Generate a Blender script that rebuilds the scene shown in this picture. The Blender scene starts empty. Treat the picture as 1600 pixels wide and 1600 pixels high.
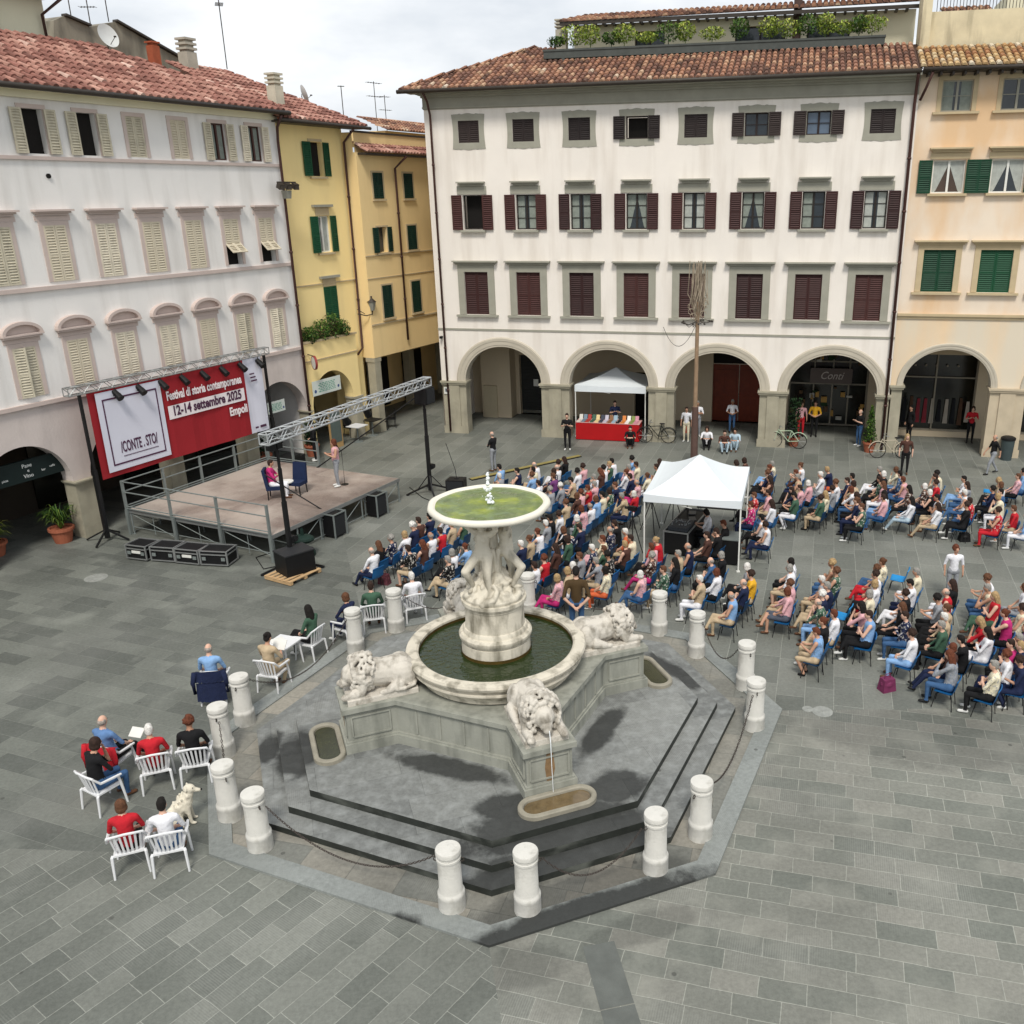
import bpy, bmesh, math, random
from mathutils import Vector, Matrix, Euler, Quaternion
random.seed(7)
S = bpy.context.scene
COL = S.collection
R = math.radians
sin, cos, pi = math.sin, math.cos, math.pi

# ---------------------------------------------------------------- camera
F_PX, CX, CY, CAM_H = 1418.2, 934.5, 800.0, 10.5
PITCH, ROLL = R(19.293), R(.619)
_c, _s = cos(ROLL), sin(ROLL)
_fw = Vector((0, cos(PITCH), -sin(PITCH)))
_r0 = Vector((1, 0, 0)); _d0 = Vector((0, -sin(PITCH), -cos(PITCH)))
CAM_R = _c*_r0 + _s*_d0
CAM_D = -_s*_r0 + _c*_d0
CAM_O = Vector((0, 0, CAM_H))
camd = bpy.data.cameras.new('camera'); cam = bpy.data.objects.new('camera', camd); COL.objects.link(cam)
m = Matrix((CAM_R, -CAM_D, -_fw)).transposed().to_4x4(); m.translation = CAM_O
cam.matrix_world = m
camd.sensor_width = 36; camd.lens = F_PX/1600*36
camd.shift_x = (800-CX)/1600; camd.clip_end = 2000; camd.clip_start = .1
S.camera = cam

# ---------------------------------------------------------------- sky + sun
SUN_AZ, SUN_EL = R(178), R(54)      # azimuth measured clockwise from +Y (sun behind the viewer, slightly left)
w = bpy.data.worlds.new('World'); S.world = w; w.use_nodes = True
nt = w.node_tree; nt.nodes.clear()
out = nt.nodes.new('ShaderNodeOutputWorld'); bg = nt.nodes.new('ShaderNodeBackground')
sky = nt.nodes.new('ShaderNodeTexSky'); sky.sky_type = 'NISHITA'; sky.sun_disc = False
sky.sun_elevation = SUN_EL; sky.sun_rotation = SUN_AZ; sky.air_density = 1.2; sky.dust_density = 2
tc = nt.nodes.new('ShaderNodeTexCoord'); mp = nt.nodes.new('ShaderNodeMapping'); mp.inputs['Scale'].default_value = (1, 1, 2.6)
no = nt.nodes.new('ShaderNodeTexNoise'); no.inputs['Scale'].default_value = 2.3; no.inputs['Detail'].default_value = 6; no.inputs['Roughness'].default_value = .55
ra = nt.nodes.new('ShaderNodeValToRGB')
ra.color_ramp.elements[0].position = .36; ra.color_ramp.elements[0].color = (5.9, 6.5, 7.3, 1)
ra.color_ramp.elements[1].position = .6; ra.color_ramp.elements[1].color = (10.6, 10.8, 11.0, 1)
mx = nt.nodes.new('ShaderNodeMixRGB'); mx.inputs[0].default_value = .93
L = nt.links.new
L(tc.outputs['Generated'], mp.inputs[0]); L(mp.outputs[0], no.inputs['Vector']); L(no.outputs[0], ra.inputs[0])
L(sky.outputs[0], mx.inputs[1]); L(ra.outputs[0], mx.inputs[2]); L(mx.outputs[0], bg.inputs[0])
bg.inputs[1].default_value = .078; L(bg.outputs[0], out.inputs[0])
sd = bpy.data.lights.new('sun', 'SUN'); sd.energy = 2.1; sd.angle = R(14); sd.color = (1, .95, .87)
sun = bpy.data.objects.new('sun', sd); COL.objects.link(sun)
_dir = Vector((sin(SUN_AZ)*cos(SUN_EL), cos(SUN_AZ)*cos(SUN_EL), sin(SUN_EL)))
sun.rotation_euler = _dir.to_track_quat('Z', 'Y').to_euler(); sun.location = _dir*60
S.render.engine = 'CYCLES'
S.view_settings.view_transform = 'Standard'; S.view_settings.look = 'None'
S.view_settings.exposure = .40; S.view_settings.gamma = 1
S.cycles.max_bounces = 6

# ---------------------------------------------------------------- measuring helpers (survey of the square)
def ray(x, y): return ((x-CX)/F_PX)*CAM_R + ((y-CY)/F_PX)*CAM_D + _fw
def G(x, y, z=0.):
    d = ray(x, y); t = (z-CAM_H)/d.z; return CAM_O + d*t
def onplane(x, y, p0, n):
    d = ray(x, y); t = (p0-CAM_O).dot(n)/d.dot(n); return CAM_O + d*t
YL, YC = R(65.09), R(-12.334)
DL = Vector((cos(YL), sin(YL), 0)); NL = Vector((sin(YL), -cos(YL), 0))
DC = Vector((cos(YC), sin(YC), 0)); NC = Vector((sin(YC), -cos(YC), 0))

# ---------------------------------------------------------------- materials
MATS = {}
def hexc(h): 
    h = h.lstrip('#'); v = [int(h[i:i+2], 16)/255 for i in (0, 2, 4)]
    return [c/12.92 if c <= .04045 else ((c+.055)/1.055)**2.4 for c in v]
def nodes_of(m):
    m.use_nodes = True; t = m.node_tree; return t, t.nodes['Principled BSDF']
def mat(name, col, rough=.8, var=.12, scale=3., bump=0., bscale=40., metal=0., streak=None, spec=.3, trans=0, alpha=None, sub=0):
    if name in MATS: return MATS[name]
    m = bpy.data.materials.new(name); t, b = nodes_of(m); n = t.nodes; l = t.links.new
    if isinstance(col, str): col = hexc(col)
    b.inputs['Roughness'].default_value = rough; b.inputs['Metallic'].default_value = metal
    b.inputs['Specular IOR Level'].default_value = spec
    tc = n.new('ShaderNodeTexCoord'); no = n.new('ShaderNodeTexNoise'); no.inputs['Scale'].default_value = scale
    no.inputs['Detail'].default_value = 5; no.inputs['Roughness'].default_value = .6
    l(tc.outputs['Object'], no.inputs['Vector'])
    mr = n.new('ShaderNodeMapRange'); mr.inputs[1].default_value = .3; mr.inputs[2].default_value = .7
    mr.inputs[3].default_value = 1-var; mr.inputs[4].default_value = 1+var; l(no.outputs[0], mr.inputs[0])
    mu = n.new('ShaderNodeVectorMath'); mu.operation = 'SCALE'; mu.inputs[0].default_value = col[:3]; l(mr.outputs[0], mu.inputs[3])
    last = mu.outputs[0]
    if streak:
        mp = n.new('ShaderNodeMapping'); mp.inputs['Scale'].default_value = (streak[1], streak[1], streak[2]); l(tc.outputs['Object'], mp.inputs[0])
        n2 = n.new('ShaderNodeTexNoise'); n2.inputs['Scale'].default_value = 1; n2.inputs['Detail'].default_value = 6; l(mp.outputs[0], n2.inputs['Vector'])
        r2 = n.new('ShaderNodeMapRange'); r2.inputs[1].default_value = streak[4]; r2.inputs[2].default_value = streak[5]; r2.inputs[4].default_value = streak[3]; l(n2.outputs[0], r2.inputs[0])
        mx = n.new('ShaderNodeMixRGB'); l(r2.outputs[0], mx.inputs[0]); l(last, mx.inputs[1]); mx.inputs[2].default_value = (*hexc(streak[0]), 1)
        last = mx.outputs[0]
    l(last, b.inputs['Base Color'])
    if bump:
        nb = n.new('ShaderNodeTexNoise'); nb.inputs['Scale'].default_value = bscale; nb.inputs['Detail'].default_value = 4; l(tc.outputs['Object'], nb.inputs['Vector'])
        bu = n.new('ShaderNodeBump'); bu.inputs['Strength'].default_value = bump; bu.inputs['Distance'].default_value = .02; l(nb.outputs[0], bu.inputs['Height']); l(bu.outputs[0], b.inputs['Normal'])
    if trans: b.inputs['Transmission Weight'].default_value = trans
    if alpha is not None: b.inputs['Alpha'].default_value = alpha
    MATS[name] = m; return m

def tint_mat(name, stops, rough=.85, dirt=.35):
    """colour looked up per face from the 'tint' attribute, plus lichen noise"""
    m = bpy.data.materials.new(name); t, b = nodes_of(m); n = t.nodes; l = t.links.new
    a = n.new('ShaderNodeAttribute'); a.attribute_name = 'tint'
    r = n.new('ShaderNodeValToRGB'); e = r.color_ramp.elements
    while len(e) < len(stops): e.new(.5)
    for i, (p, c) in enumerate(stops): e[i].position = p; e[i].color = (*hexc(c), 1)
    l(a.outputs['Fac'], r.inputs[0])
    tc = n.new('ShaderNodeTexCoord'); no = n.new('ShaderNodeTexNoise'); no.inputs['Scale'].default_value = 5; no.inputs['Detail'].default_value = 8
    l(tc.outputs['Object'], no.inputs['Vector'])
    mr = n.new('ShaderNodeMapRange'); mr.inputs[1].default_value = .35; mr.inputs[2].default_value = .75; mr.inputs[3].default_value = 1+dirt*.4; mr.inputs[4].default_value = 1-dirt; l(no.outputs[0], mr.inputs[0])
    mu = n.new('ShaderNodeVectorMath'); mu.operation = 'SCALE'; l(r.outputs[0], mu.inputs[0]); l(mr.outputs[0], mu.inputs[3]); l(mu.outputs[0], b.inputs['Base Color'])
    b.inputs['Roughness'].default_value = rough; b.inputs['Specular IOR Level'].default_value = .2
    return m

def paving_mat(name, ang, bw, bh, c1, c2, mortar, off=.5, msize=.012, loc=(0, 0), big=.25, wet=(), warp=.05, lime=None, wetk=.72, lime_sun_k=(.9, .56, .72, .55)):
    m = bpy.data.materials.new(name); t, b = nodes_of(m); n = t.nodes; l = t.links.new
    tc = n.new('ShaderNodeTexCoord'); mp = n.new('ShaderNodeMapping'); mp.vector_type = 'TEXTURE'
    mp.inputs['Rotation'].default_value = (0, 0, R(ang)); mp.inputs['Location'].default_value = (loc[0], loc[1], 0)
    l(tc.outputs['Object'], mp.inputs[0])
    # slight warp so the joints are not ruler-straight
    wn = n.new('ShaderNodeTexNoise'); wn.inputs['Scale'].default_value = .7; l(mp.outputs[0], wn.inputs['Vector'])
    ws = n.new('ShaderNodeVectorMath'); ws.operation = 'SCALE'; ws.inputs[3].default_value = warp; l(wn.outputs['Color'], ws.inputs[0])
    wa = n.new('ShaderNodeVectorMath'); wa.operation = 'ADD'; l(mp.outputs[0], wa.inputs[0]); l(ws.outputs[0], wa.inputs[1])
    br = n.new('ShaderNodeTexBrick'); br.offset = off; br.offset_frequency = 2; br.squash = 1.3; br.squash_frequency = 3
    br.inputs['Scale'].default_value = 1; br.inputs['Brick Width'].default_value = bw; br.inputs['Row Height'].default_value = bh
    br.inputs['Mortar Size'].default_value = msize; br.inputs['Mortar Smooth'].default_value = .8; br.inputs['Bias'].default_value = -.1
    br.inputs['Color1'].default_value = (*hexc(c1), 1); br.inputs['Color2'].default_value = (*hexc(c2), 1); br.inputs['Mortar'].default_value = (*hexc(mortar), 1)
    l(wa.outputs[0], br.inputs['Vector'])
    n1 = n.new('ShaderNodeTexNoise'); n1.inputs['Scale'].default_value = .22; n1.inputs['Detail'].default_value = 9; n1.inputs['Roughness'].default_value = .62; l(tc.outputs['Object'], n1.inputs['Vector'])
    r1 = n.new('ShaderNodeMapRange'); r1.inputs[1].default_value = .3; r1.inputs[2].default_value = .7; r1.inputs[3].default_value = 1-big; r1.inputs[4].default_value = 1+big; l(n1.outputs[0], r1.inputs[0])
    n2 = n.new('ShaderNodeTexNoise'); n2.inputs['Scale'].default_value = 14; n2.inputs['Detail'].default_value = 8; n2.inputs['Roughness'].default_value = .75; l(tc.outputs['Object'], n2.inputs['Vector'])
    r2 = n.new('ShaderNodeMapRange'); r2.inputs[1].default_value = .3; r2.inputs[2].default_value = .7; r2.inputs[3].default_value = .78; r2.inputs[4].default_value = 1.2; l(n2.outputs[0], r2.inputs[0])
    mm = n.new('ShaderNodeMath'); mm.operation = 'MULTIPLY'; l(r1.outputs[0], mm.inputs[0]); l(r2.outputs[0], mm.inputs[1])
    mu = n.new('ShaderNodeVectorMath'); mu.operation = 'SCALE'; l(br.outputs['Color'], mu.inputs[0]); l(mm.outputs[0], mu.inputs[3])
    # pale patches blurring the joints: lime on stone, painted sunlight on the stage deck
    n3 = n.new('ShaderNodeTexNoise'); n3.inputs['Scale'].default_value = lime_sun_k[0]; n3.inputs['Detail'].default_value = 10; l(tc.outputs['Object'], n3.inputs['Vector'])
    r3 = n.new('ShaderNodeMapRange'); r3.inputs[1].default_value = lime_sun_k[1]; r3.inputs[2].default_value = lime_sun_k[2]; r3.inputs[4].default_value = lime_sun_k[3]; l(n3.outputs[0], r3.inputs[0])
    mx = n.new('ShaderNodeMixRGB'); l(r3.outputs[0], mx.inputs[0]); l(mu.outputs[0], mx.inputs[1]); mx.inputs[2].default_value = (*hexc(lime or c2), 1)
    vo = n.new('ShaderNodeTexVoronoi'); vo.inputs['Scale'].default_value = 1.1; l(tc.outputs['Object'], vo.inputs['Vector'])   # trodden gum and specks
    rv = n.new('ShaderNodeMapRange'); rv.inputs[1].default_value = .035; rv.inputs[2].default_value = .05; rv.inputs[3].default_value = .62; rv.inputs[4].default_value = 0; l(vo.outputs['Distance'], rv.inputs[0])
    mg = n.new('ShaderNodeMixRGB'); l(rv.outputs[0], mg.inputs[0]); l(mx.outputs[0], mg.inputs[1]); mg.inputs[2].default_value = (.05, .05, .045, 1)
    # fine tooling lines on the slabs
    wv = n.new('ShaderNodeTexWave'); wv.inputs['Scale'].default_value = 9; wv.inputs['Distortion'].default_value = 1.2; wv.inputs['Detail'].default_value = 2; l(mp.outputs[0], wv.inputs['Vector'])
    n4 = n.new('ShaderNodeTexNoise'); n4.inputs['Scale'].default_value = .45; n4.inputs['Detail'].default_value = 3; l(mp.outputs[0], n4.inputs['Vector'])
    r4 = n.new('ShaderNodeMapRange'); r4.inputs[1].default_value = .5; r4.inputs[2].default_value = .62; r4.inputs[4].default_value = .16; l(n4.outputs[0], r4.inputs[0])
    mq = n.new('ShaderNodeMath'); mq.operation = 'MULTIPLY'; l(wv.outputs['Fac'], mq.inputs[0]); l(r4.outputs[0], mq.inputs[1])
    mt = n.new('ShaderNodeMixRGB'); l(mq.outputs[0], mt.inputs[0]); l(mg.outputs[0], mt.inputs[1]); mt.inputs[2].default_value = (.42, .42, .39, 1)
    last, wf = wet_nodes(t, tc, mt.outputs[0], wet, wetk)
    l(last, b.inputs['Base Color'])
    rr = n.new('ShaderNodeMapRange'); rr.inputs[3].default_value = .72; rr.inputs[4].default_value = .5; l(n2.outputs[0], rr.inputs[0]); l(rr.outputs[0], b.inputs['Roughness'])
    bu = n.new('ShaderNodeBump'); bu.inputs['Strength'].default_value = .45; bu.inputs['Distance'].default_value = .012
    mb = n.new('ShaderNodeMath'); mb.operation = 'SUBTRACT'; l(n2.outputs[0], mb.inputs[0]); l(br.outputs['Fac'], mb.inputs[1]); l(mb.outputs[0], bu.inputs['Height']); l(bu.outputs[0], b.inputs['Normal'])
    b.inputs['Specular IOR Level'].default_value = .3
    MATS[name] = m; return m

def wet_nodes(t, tc, colsock, wet, wetk=.72):
    """wet puddles: list of (x, y, radius_x, radius_y, angle) in object space; dark, water-soaked stone with ragged edges"""
    n = t.nodes; l = t.links.new; fac = None
    if not wet: return colsock, None
    no = n.new('ShaderNodeTexNoise'); no.inputs['Scale'].default_value = 2.6; no.inputs['Detail'].default_value = 9; no.inputs['Roughness'].default_value = .62; l(tc.outputs['Object'], no.inputs['Vector'])
    for (x, y, rx, ry, a) in wet:
        mp = n.new('ShaderNodeMapping'); mp.vector_type = 'TEXTURE'; mp.inputs['Location'].default_value = (x, y, 0); mp.inputs['Rotation'].default_value = (0, 0, R(a)); mp.inputs['Scale'].default_value = (rx, ry, 1000)
        l(tc.outputs['Object'], mp.inputs[0])
        le = n.new('ShaderNodeVectorMath'); le.operation = 'LENGTH'; l(mp.outputs[0], le.inputs[0])
        ad = n.new('ShaderNodeMath'); ad.operation = 'ADD'; l(le.outputs['Value'], ad.inputs[0]); l(no.outputs[0], ad.inputs[1])
        mr = n.new('ShaderNodeMapRange'); mr.inputs[1].default_value = 1.28; mr.inputs[2].default_value = 1.62; mr.inputs[3].default_value = 1; mr.inputs[4].default_value = 0; l(ad.outputs[0], mr.inputs[0])
        if fac is None: fac = mr.outputs[0]
        else:
            mxm = n.new('ShaderNodeMath'); mxm.operation = 'MAXIMUM'; l(fac, mxm.inputs[0]); l(mr.outputs[0], mxm.inputs[1]); fac = mxm.outputs[0]
    s = n.new('ShaderNodeMath'); s.operation = 'MULTIPLY'; s.inputs[1].default_value = wetk; l(fac, s.inputs[0])
    mx = n.new('ShaderNodeMixRGB'); l(s.outputs[0], mx.inputs[0]); l(colsock, mx.inputs[1]); mx.inputs[2].default_value = (.018, .019, .018, 1)
    return mx.outputs[0], fac

# ---------------------------------------------------------------- mesh builder
class MB:
    def __init__(s): s.v = []; s.f = []; s.m = []; s.t = []; s.tint = 0.; s.mi = 0; s.M = None
    def vert(s, p):
        p = Vector(p)
        if s.M is not None: p = s.M @ p
        s.v.append(p); return len(s.v)-1
    def face(s, ids, mi=None): s.f.append(tuple(ids)); s.m.append(s.mi if mi is None else mi); s.t.append(s.tint)
    def poly(s, pts, mi=None): s.face([s.vert(p) for p in pts], mi)
    def box(s, c, d, rot=None, mi=None, taper=1.):
        c = Vector(c); hx, hy, hz = d[0]/2, d[1]/2, d[2]/2
        P = [Vector((x*hx*(taper if z > 0 else 1), y*hy*(taper if z > 0 else 1), z*hz)) for z in (-1, 1) for y in (-1, 1) for x in (-1, 1)]
        if rot is not None:
            if isinstance(rot, (int, float)): rot = Matrix.Rotation(rot, 3, 'Z')
            P = [rot @ p for p in P]
        i = [s.vert(c+p) for p in P]
        for q in ((0, 2, 3, 1), (4, 5, 7, 6), (0, 1, 5, 4), (2, 6, 7, 3), (0, 4, 6, 2), (1, 3, 7, 5)): s.face([i[k] for k in q], mi)
    def bb(s, x0, x1, y0, y1, z0, z1, mi=None): s.box(((x0+x1)/2, (y0+y1)/2, (z0+z1)/2), (abs(x1-x0), abs(y1-y0), abs(z1-z0)), None, mi)
    def beam(s, a, b, w, h=None, mi=None):
        a, b = Vector(a), Vector(b); d = b-a; Ln = d.length
        if Ln < 1e-6: return
        q = d.to_track_quat('X', 'Z').to_matrix(); s.box((a+b)/2, (Ln, w, h or w), q, mi)
    def cyl(s, a, b, r0, r1=None, n=10, mi=None, caps=True):
        a, b = Vector(a), Vector(b); r1 = r0 if r1 is None else r1
        q = (b-a).to_track_quat('Z', 'X').to_matrix()
        A = []; B = []
        for k in range(n):
            u = q @ Vector((cos(2*pi*k/n), sin(2*pi*k/n), 0)); A.append(s.vert(a+u*r0)); B.append(s.vert(b+u*r1))
        for k in range(n): s.face((A[k], A[(k+1) % n], B[(k+1) % n], B[k]), mi)
        if caps: s.face(A[::-1], mi); s.face(B, mi)
    def tube(s, pts, r, n=6, mi=None, closed=False):
        pts = [Vector(p) for p in pts]; rings = []; N = len(pts)
        for i, p in enumerate(pts):
            a = pts[(i-1) % N] if (closed or i) else p; b = pts[(i+1) % N] if (closed or i < N-1) else p
            q = (b-a).to_track_quat('Z', 'X').to_matrix(); rr = r[i] if isinstance(r, (list, tuple)) else r
            rings.append([s.vert(p+q @ Vector((cos(2*pi*k/n)*rr, sin(2*pi*k/n)*rr, 0))) for k in range(n)])
        for i in range(N if closed else N-1):
            A, B = rings[i], rings[(i+1) % N]
            for k in range(n): s.face((A[k], A[(k+1) % n], B[(k+1) % n], B[k]), mi)
        if not closed: s.face(rings[0][::-1], mi); s.face(rings[-1], mi)
    def lathe(s, prof, c=(0, 0, 0), n=48, mi=None, cap_top=False, cap_bot=False):
        c = Vector(c); rings = []
        for r, z in prof: rings.append([s.vert(c+Vector((r*cos(2*pi*k/n), r*sin(2*pi*k/n), z))) for k in range(n)])
        for A, B in zip(rings, rings[1:]):
            for k in range(n): s.face((A[k], A[(k+1) % n], B[(k+1) % n], B[k]), mi)
        if cap_top: s.face(rings[-1], mi)
        if cap_bot: s.face(rings[0][::-1], mi)
    def prism(s, poly, z0, z1, mi=None, mi_side=None, bottom=False):
        a = [s.vert((p[0], p[1], z0)) for p in poly]; b = [s.vert((p[0], p[1], z1)) for p in poly]; n = len(poly)
        s.face(b, mi)
        if bottom: s.face(a[::-1], mi)
        for k in range(n): s.face((a[k], a[(k+1) % n], b[(k+1) % n], b[k]), mi if mi_side is None else mi_side)
    def ell(s, c, r, rot=None, nu=12, nv=8, mi=None):
        c = Vector(c); r = (r, r, r) if isinstance(r, (int, float)) else r
        if rot is None: rot = Matrix.Identity(3)
        elif not isinstance(rot, Matrix): rot = Euler(rot).to_matrix()
        top = s.vert(c+rot @ Vector((0, 0, r[2]))); bot = s.vert(c+rot @ Vector((0, 0, -r[2]))); rings = []
        for j in range(1, nv):
            th = pi*j/nv
            rings.append([s.vert(c+rot @ Vector((r[0]*sin(th)*cos(2*pi*k/nu), r[1]*sin(th)*sin(2*pi*k/nu), r[2]*cos(th)))) for k in range(nu)])
        for k in range(nu):
            s.face((top, rings[0][k], rings[0][(k+1) % nu]), mi); s.face((bot, rings[-1][(k+1) % nu], rings[-1][k]), mi)
        for A, B in zip(rings, rings[1:]):
            for k in range(nu): s.face((A[k], B[k], B[(k+1) % nu], A[(k+1) % nu]), mi)
    def caps(s, a, b, r0, r1, n=12, mi=None):
        s.cyl(a, b, r0, r1, n, mi); s.ell(a, r0, nu=n, nv=6, mi=mi); s.ell(b, r1, nu=n, nv=6, mi=mi)
    def mesh(s, name, mats, smooth=False):
        me = bpy.data.meshes.new(name); me.from_pydata([tuple(v) for v in s.v], [], s.f)
        if not isinstance(mats, (list, tuple)): mats = [mats]
        for k in mats: me.materials.append(k)
        me.polygons.foreach_set('material_index', s.m)
        if any(s.t):
            a = me.attributes.new('tint', 'FLOAT', 'FACE'); a.data.foreach_set('value', s.t)
        if smooth: me.polygons.foreach_set('use_smooth', [True]*len(s.f))
        me.update(); return me
    def build(s, name, mats, parent=None, smooth=False, loc=(0, 0, 0), rz=0.):
        me = s.mesh(name, mats, smooth); return link(name, me, parent, loc, rz)

def link(name, me, parent=None, loc=(0, 0, 0), rz=0.):
    o = bpy.data.objects.new(name, me); COL.objects.link(o); o.parent = parent
    o.location = loc; o.rotation_euler = (0, 0, rz); return o
def empty(name, loc=(0, 0, 0), rz=0., label=None, cat=None, group=None):
    o = bpy.data.objects.new(name, None); COL.objects.link(o); o.location = loc; o.rotation_euler = (0, 0, rz); o.empty_display_size = .3
    return tag(o, label, cat, group)
def tag(o, label=None, cat=None, group=None, kind=None):
    if label: o['label'] = label
    if cat: o['category'] = cat
    if group: o['group'] = group
    if kind: o['kind'] = kind
    return o
KIDS = {}
def copy_tree(o, label=None):
    """copy a thing with its parts and sub-parts"""
    c = o.copy(); COL.objects.link(c)
    if label: c['label'] = label
    for ch in list(o.children):
        d = ch.copy(); COL.objects.link(d); d.parent = c
        for g in list(ch.children):
            e = g.copy(); COL.objects.link(e); e.parent = d
    return c
def remesh(mb, vox, smooth=2):
    """fuse overlapping closed shapes into one continuous skin"""
    me = mb.mesh('tmp', MATS['skin']); o = bpy.data.objects.new('tmp', me); COL.objects.link(o)
    r = o.modifiers.new('r', 'REMESH'); r.mode = 'VOXEL'; r.voxel_size = vox; r.use_smooth_shade = True
    sm = o.modifiers.new('s', 'SMOOTH'); sm.factor = .5; sm.iterations = smooth
    dg = bpy.context.evaluated_depsgraph_get(); me2 = bpy.data.meshes.new_from_object(o.evaluated_get(dg), depsgraph=dg)
    bpy.data.objects.remove(o); me2.polygons.foreach_set('use_smooth', [True]*len(me2.polygons)); return me2
def text_mesh(txt, size=1., sx=1., mats=None, name='lettering', align='LEFT', ext=.002, shear=0., bold=0.):
    c = bpy.data.curves.new(name, 'FONT'); c.body = txt; c.size = size; c.extrude = ext; c.align_x = align; c.shear = shear; c.offset = bold; c.resolution_u = 3
    o = bpy.data.objects.new(name, c); COL.objects.link(o)
    dg = bpy.context.evaluated_depsgraph_get(); me = bpy.data.meshes.new_from_object(o.evaluated_get(dg), depsgraph=dg)
    bpy.data.objects.remove(o); me.transform(Matrix.Diagonal((sx, 1, 1, 1)))
    me.materials.clear(); me.materials.append(mats); return me

mat('skin', (.52, .30, .21), .6, .06, 8)
# ================================================================ THE SETTING
FC = Vector((-2.1, 16.55, 0))          # centre of the fountain
CORN = [R(a) for a in (-86, -49, 4, 41, 94, 131, 184, 221)]
ARMS = [R(-67.5+90*k) for k in range(4)]
# ground zones meet edge to edge
pl = paving_mat('paving_left', 55, .7, .37, '#62655f', '#777972', '#8d8f87', loc=(.3, .1), big=.24, msize=.011, warp=.09, lime_sun_k=(1.3, .55, .75, .45))
pr = paving_mat('paving_right', -14.5, .66, .37, '#686b64', '#807f77', '#94958c', loc=(.1, .25), big=.24, msize=.011, warp=.09, lime='#97978d', lime_sun_k=(.8, .52, .72, .5), wet=[(6.6, 15.9, 2.6, 1.1, -12), (-1.2, 10.2, .8, .4, 10), (.6, 10.9, 1.0, .3, 22)], wetk=.3)
pb = paving_mat('paving_back', 76, 1.3, .62, '#646761', '#7b7d76', '#90928a', loc=(.2, .3), big=.22, msize=.011, warp=.03)
pw = paving_mat('paving_west', -20, .9, .45, '#5a5d58', '#71746d', '#7f827a', loc=(.2, .3), big=.24, msize=.006, lime='#84877f')
g = MB()
K0 = FC+6.0*Vector((cos(CORN[0]), sin(CORN[0]), 0)); KL = FC+6.0*Vector((cos(CORN[7]), sin(CORN[7]), 0)); KR = FC+6.0*Vector((cos(CORN[2]), sin(CORN[2]), 0))
KB = FC+6.0*Vector((cos(CORN[5]), sin(CORN[5]), 0)); KA = FC+6.0*Vector((cos(CORN[4]), sin(CORN[4]), 0))
def gp(*pts, mi): g.poly([(p[0], p[1], 0) for p in pts], mi)
gp(K0, (-.6, 6), (0, -10), (-60, -10), (-60, 16), KL, mi=0)
gp(K0, KR, (60, 17.2), (60, -10), (0, -10), (-.6, 6), mi=1)
gp(KR, KA, KB, (-16, 50), (-16, 120), (60, 120), (60, 17.2), mi=2)
gp(KL, (-60, 16), (-60, 120), (-16, 120), (-16, 50), KB, mi=3)
gp(K0, KL, KB, KA, KR, mi=3)
tag(g.build('ground', [pl, pr, pb, pw]), kind='structure')
far = MB(); far.poly([(-900, -300, -.03), (900, -300, -.03), (900, 1500, -.03), (-900, 1500, -.03)])
tag(far.build('terrain', mat('far_ground', '#7d7f76', .95, .2, .01)), kind='structure')
# dark dressed-stone strip that divides the two paving patterns
st = MB(); a = K0; d = Vector((cos(R(-77)), sin(R(-77)), 0)); n_ = Vector((-d.y, d.x, 0)); o0 = G(935, 1475)
for k in range(7):
    p = o0+d*(k*1.15); q = p+d*1.13; st.poly([p-n_*.24+Vector((0, 0, .004)), q-n_*.24+Vector((0, 0, .004)), q+n_*.24+Vector((0, 0, .004)), p+n_*.24+Vector((0, 0, .004))])
tag(st.build('paving_strip', mat('strip_stone', '#5d605c', .7, .16, 2.5, .2, 60)), kind='structure')
# manhole covers
for (x, y, r) in ((150, 903, .32), (1285, 1112, .22), (1262, 1108, .12)):
    c = MB(); p = G(x, y); c.lathe([(r, 0), (r, .008), (r*.9, .012), (0.01, .012)], (0, 0, 0), 20)
    o = c.build('manhole_cover', mat('pale_iron', '#8b8d88', .6, .2, 8), loc=p)
    tag(o, {150: 'pale round manhole cover in paving left of the stage cases', 1285: 'grey round manhole cover in open paving right of fountain', 1262: 'tiny dark drain cover in paving right of fountain'}[x], 'manhole cover')

# kerb octagon and steps of the fountain
def octo(rad): return [(rad*cos(a), rad*sin(a)) for a in CORN]
def ring(mb, r0, r1, z, mi=None):
    A, B = octo(r0), octo(r1)
    for k in range(8):
        j = (k+1) % 8; mb.poly([(*A[k], z), (*A[j], z), (*B[j], z), (*B[k], z)], mi)
kb = MB()
ring(kb, 6.02, 5.62, .045)
P = octo(6.02)
for k in range(8): j = (k+1) % 8; kb.poly([(*P[k], 0), (*P[j], 0), (*P[j], .045), (*P[k], .045)])
P = octo(5.62)
for k in range(8): j = (k+1) % 8; kb.poly([(*P[j], .02), (*P[k], .02), (*P[k], .045), (*P[j], .045)])
kerbm = paving_mat('kerb_stone', 20, 3.0, 3.0, '#7c807d', '#878b88', '#828683', big=.18, msize=.004, lime_sun_k=(1.5, .5, .7, .5), wet=[(2.0, -5.35, 2.2, .42, 22.6), (-1.2, -5.7, .55, .3, 20)], wetk=.9)
tag(kb.build('kerb', kerbm, loc=FC), kind='structure')
gut = MB(); ring(gut, 5.62, 4.9, .018)
fl = paving_mat('gutter_stone', -14, .9, .72, '#6f706a', '#8d887d', '#6a6a63', big=.3, wet=[(1.9, -4.9, 2.1, .5, 22)], lime='#9c9689', wetk=.55)
tag(gut.build('path', fl, loc=FC), kind='structure')
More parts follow.
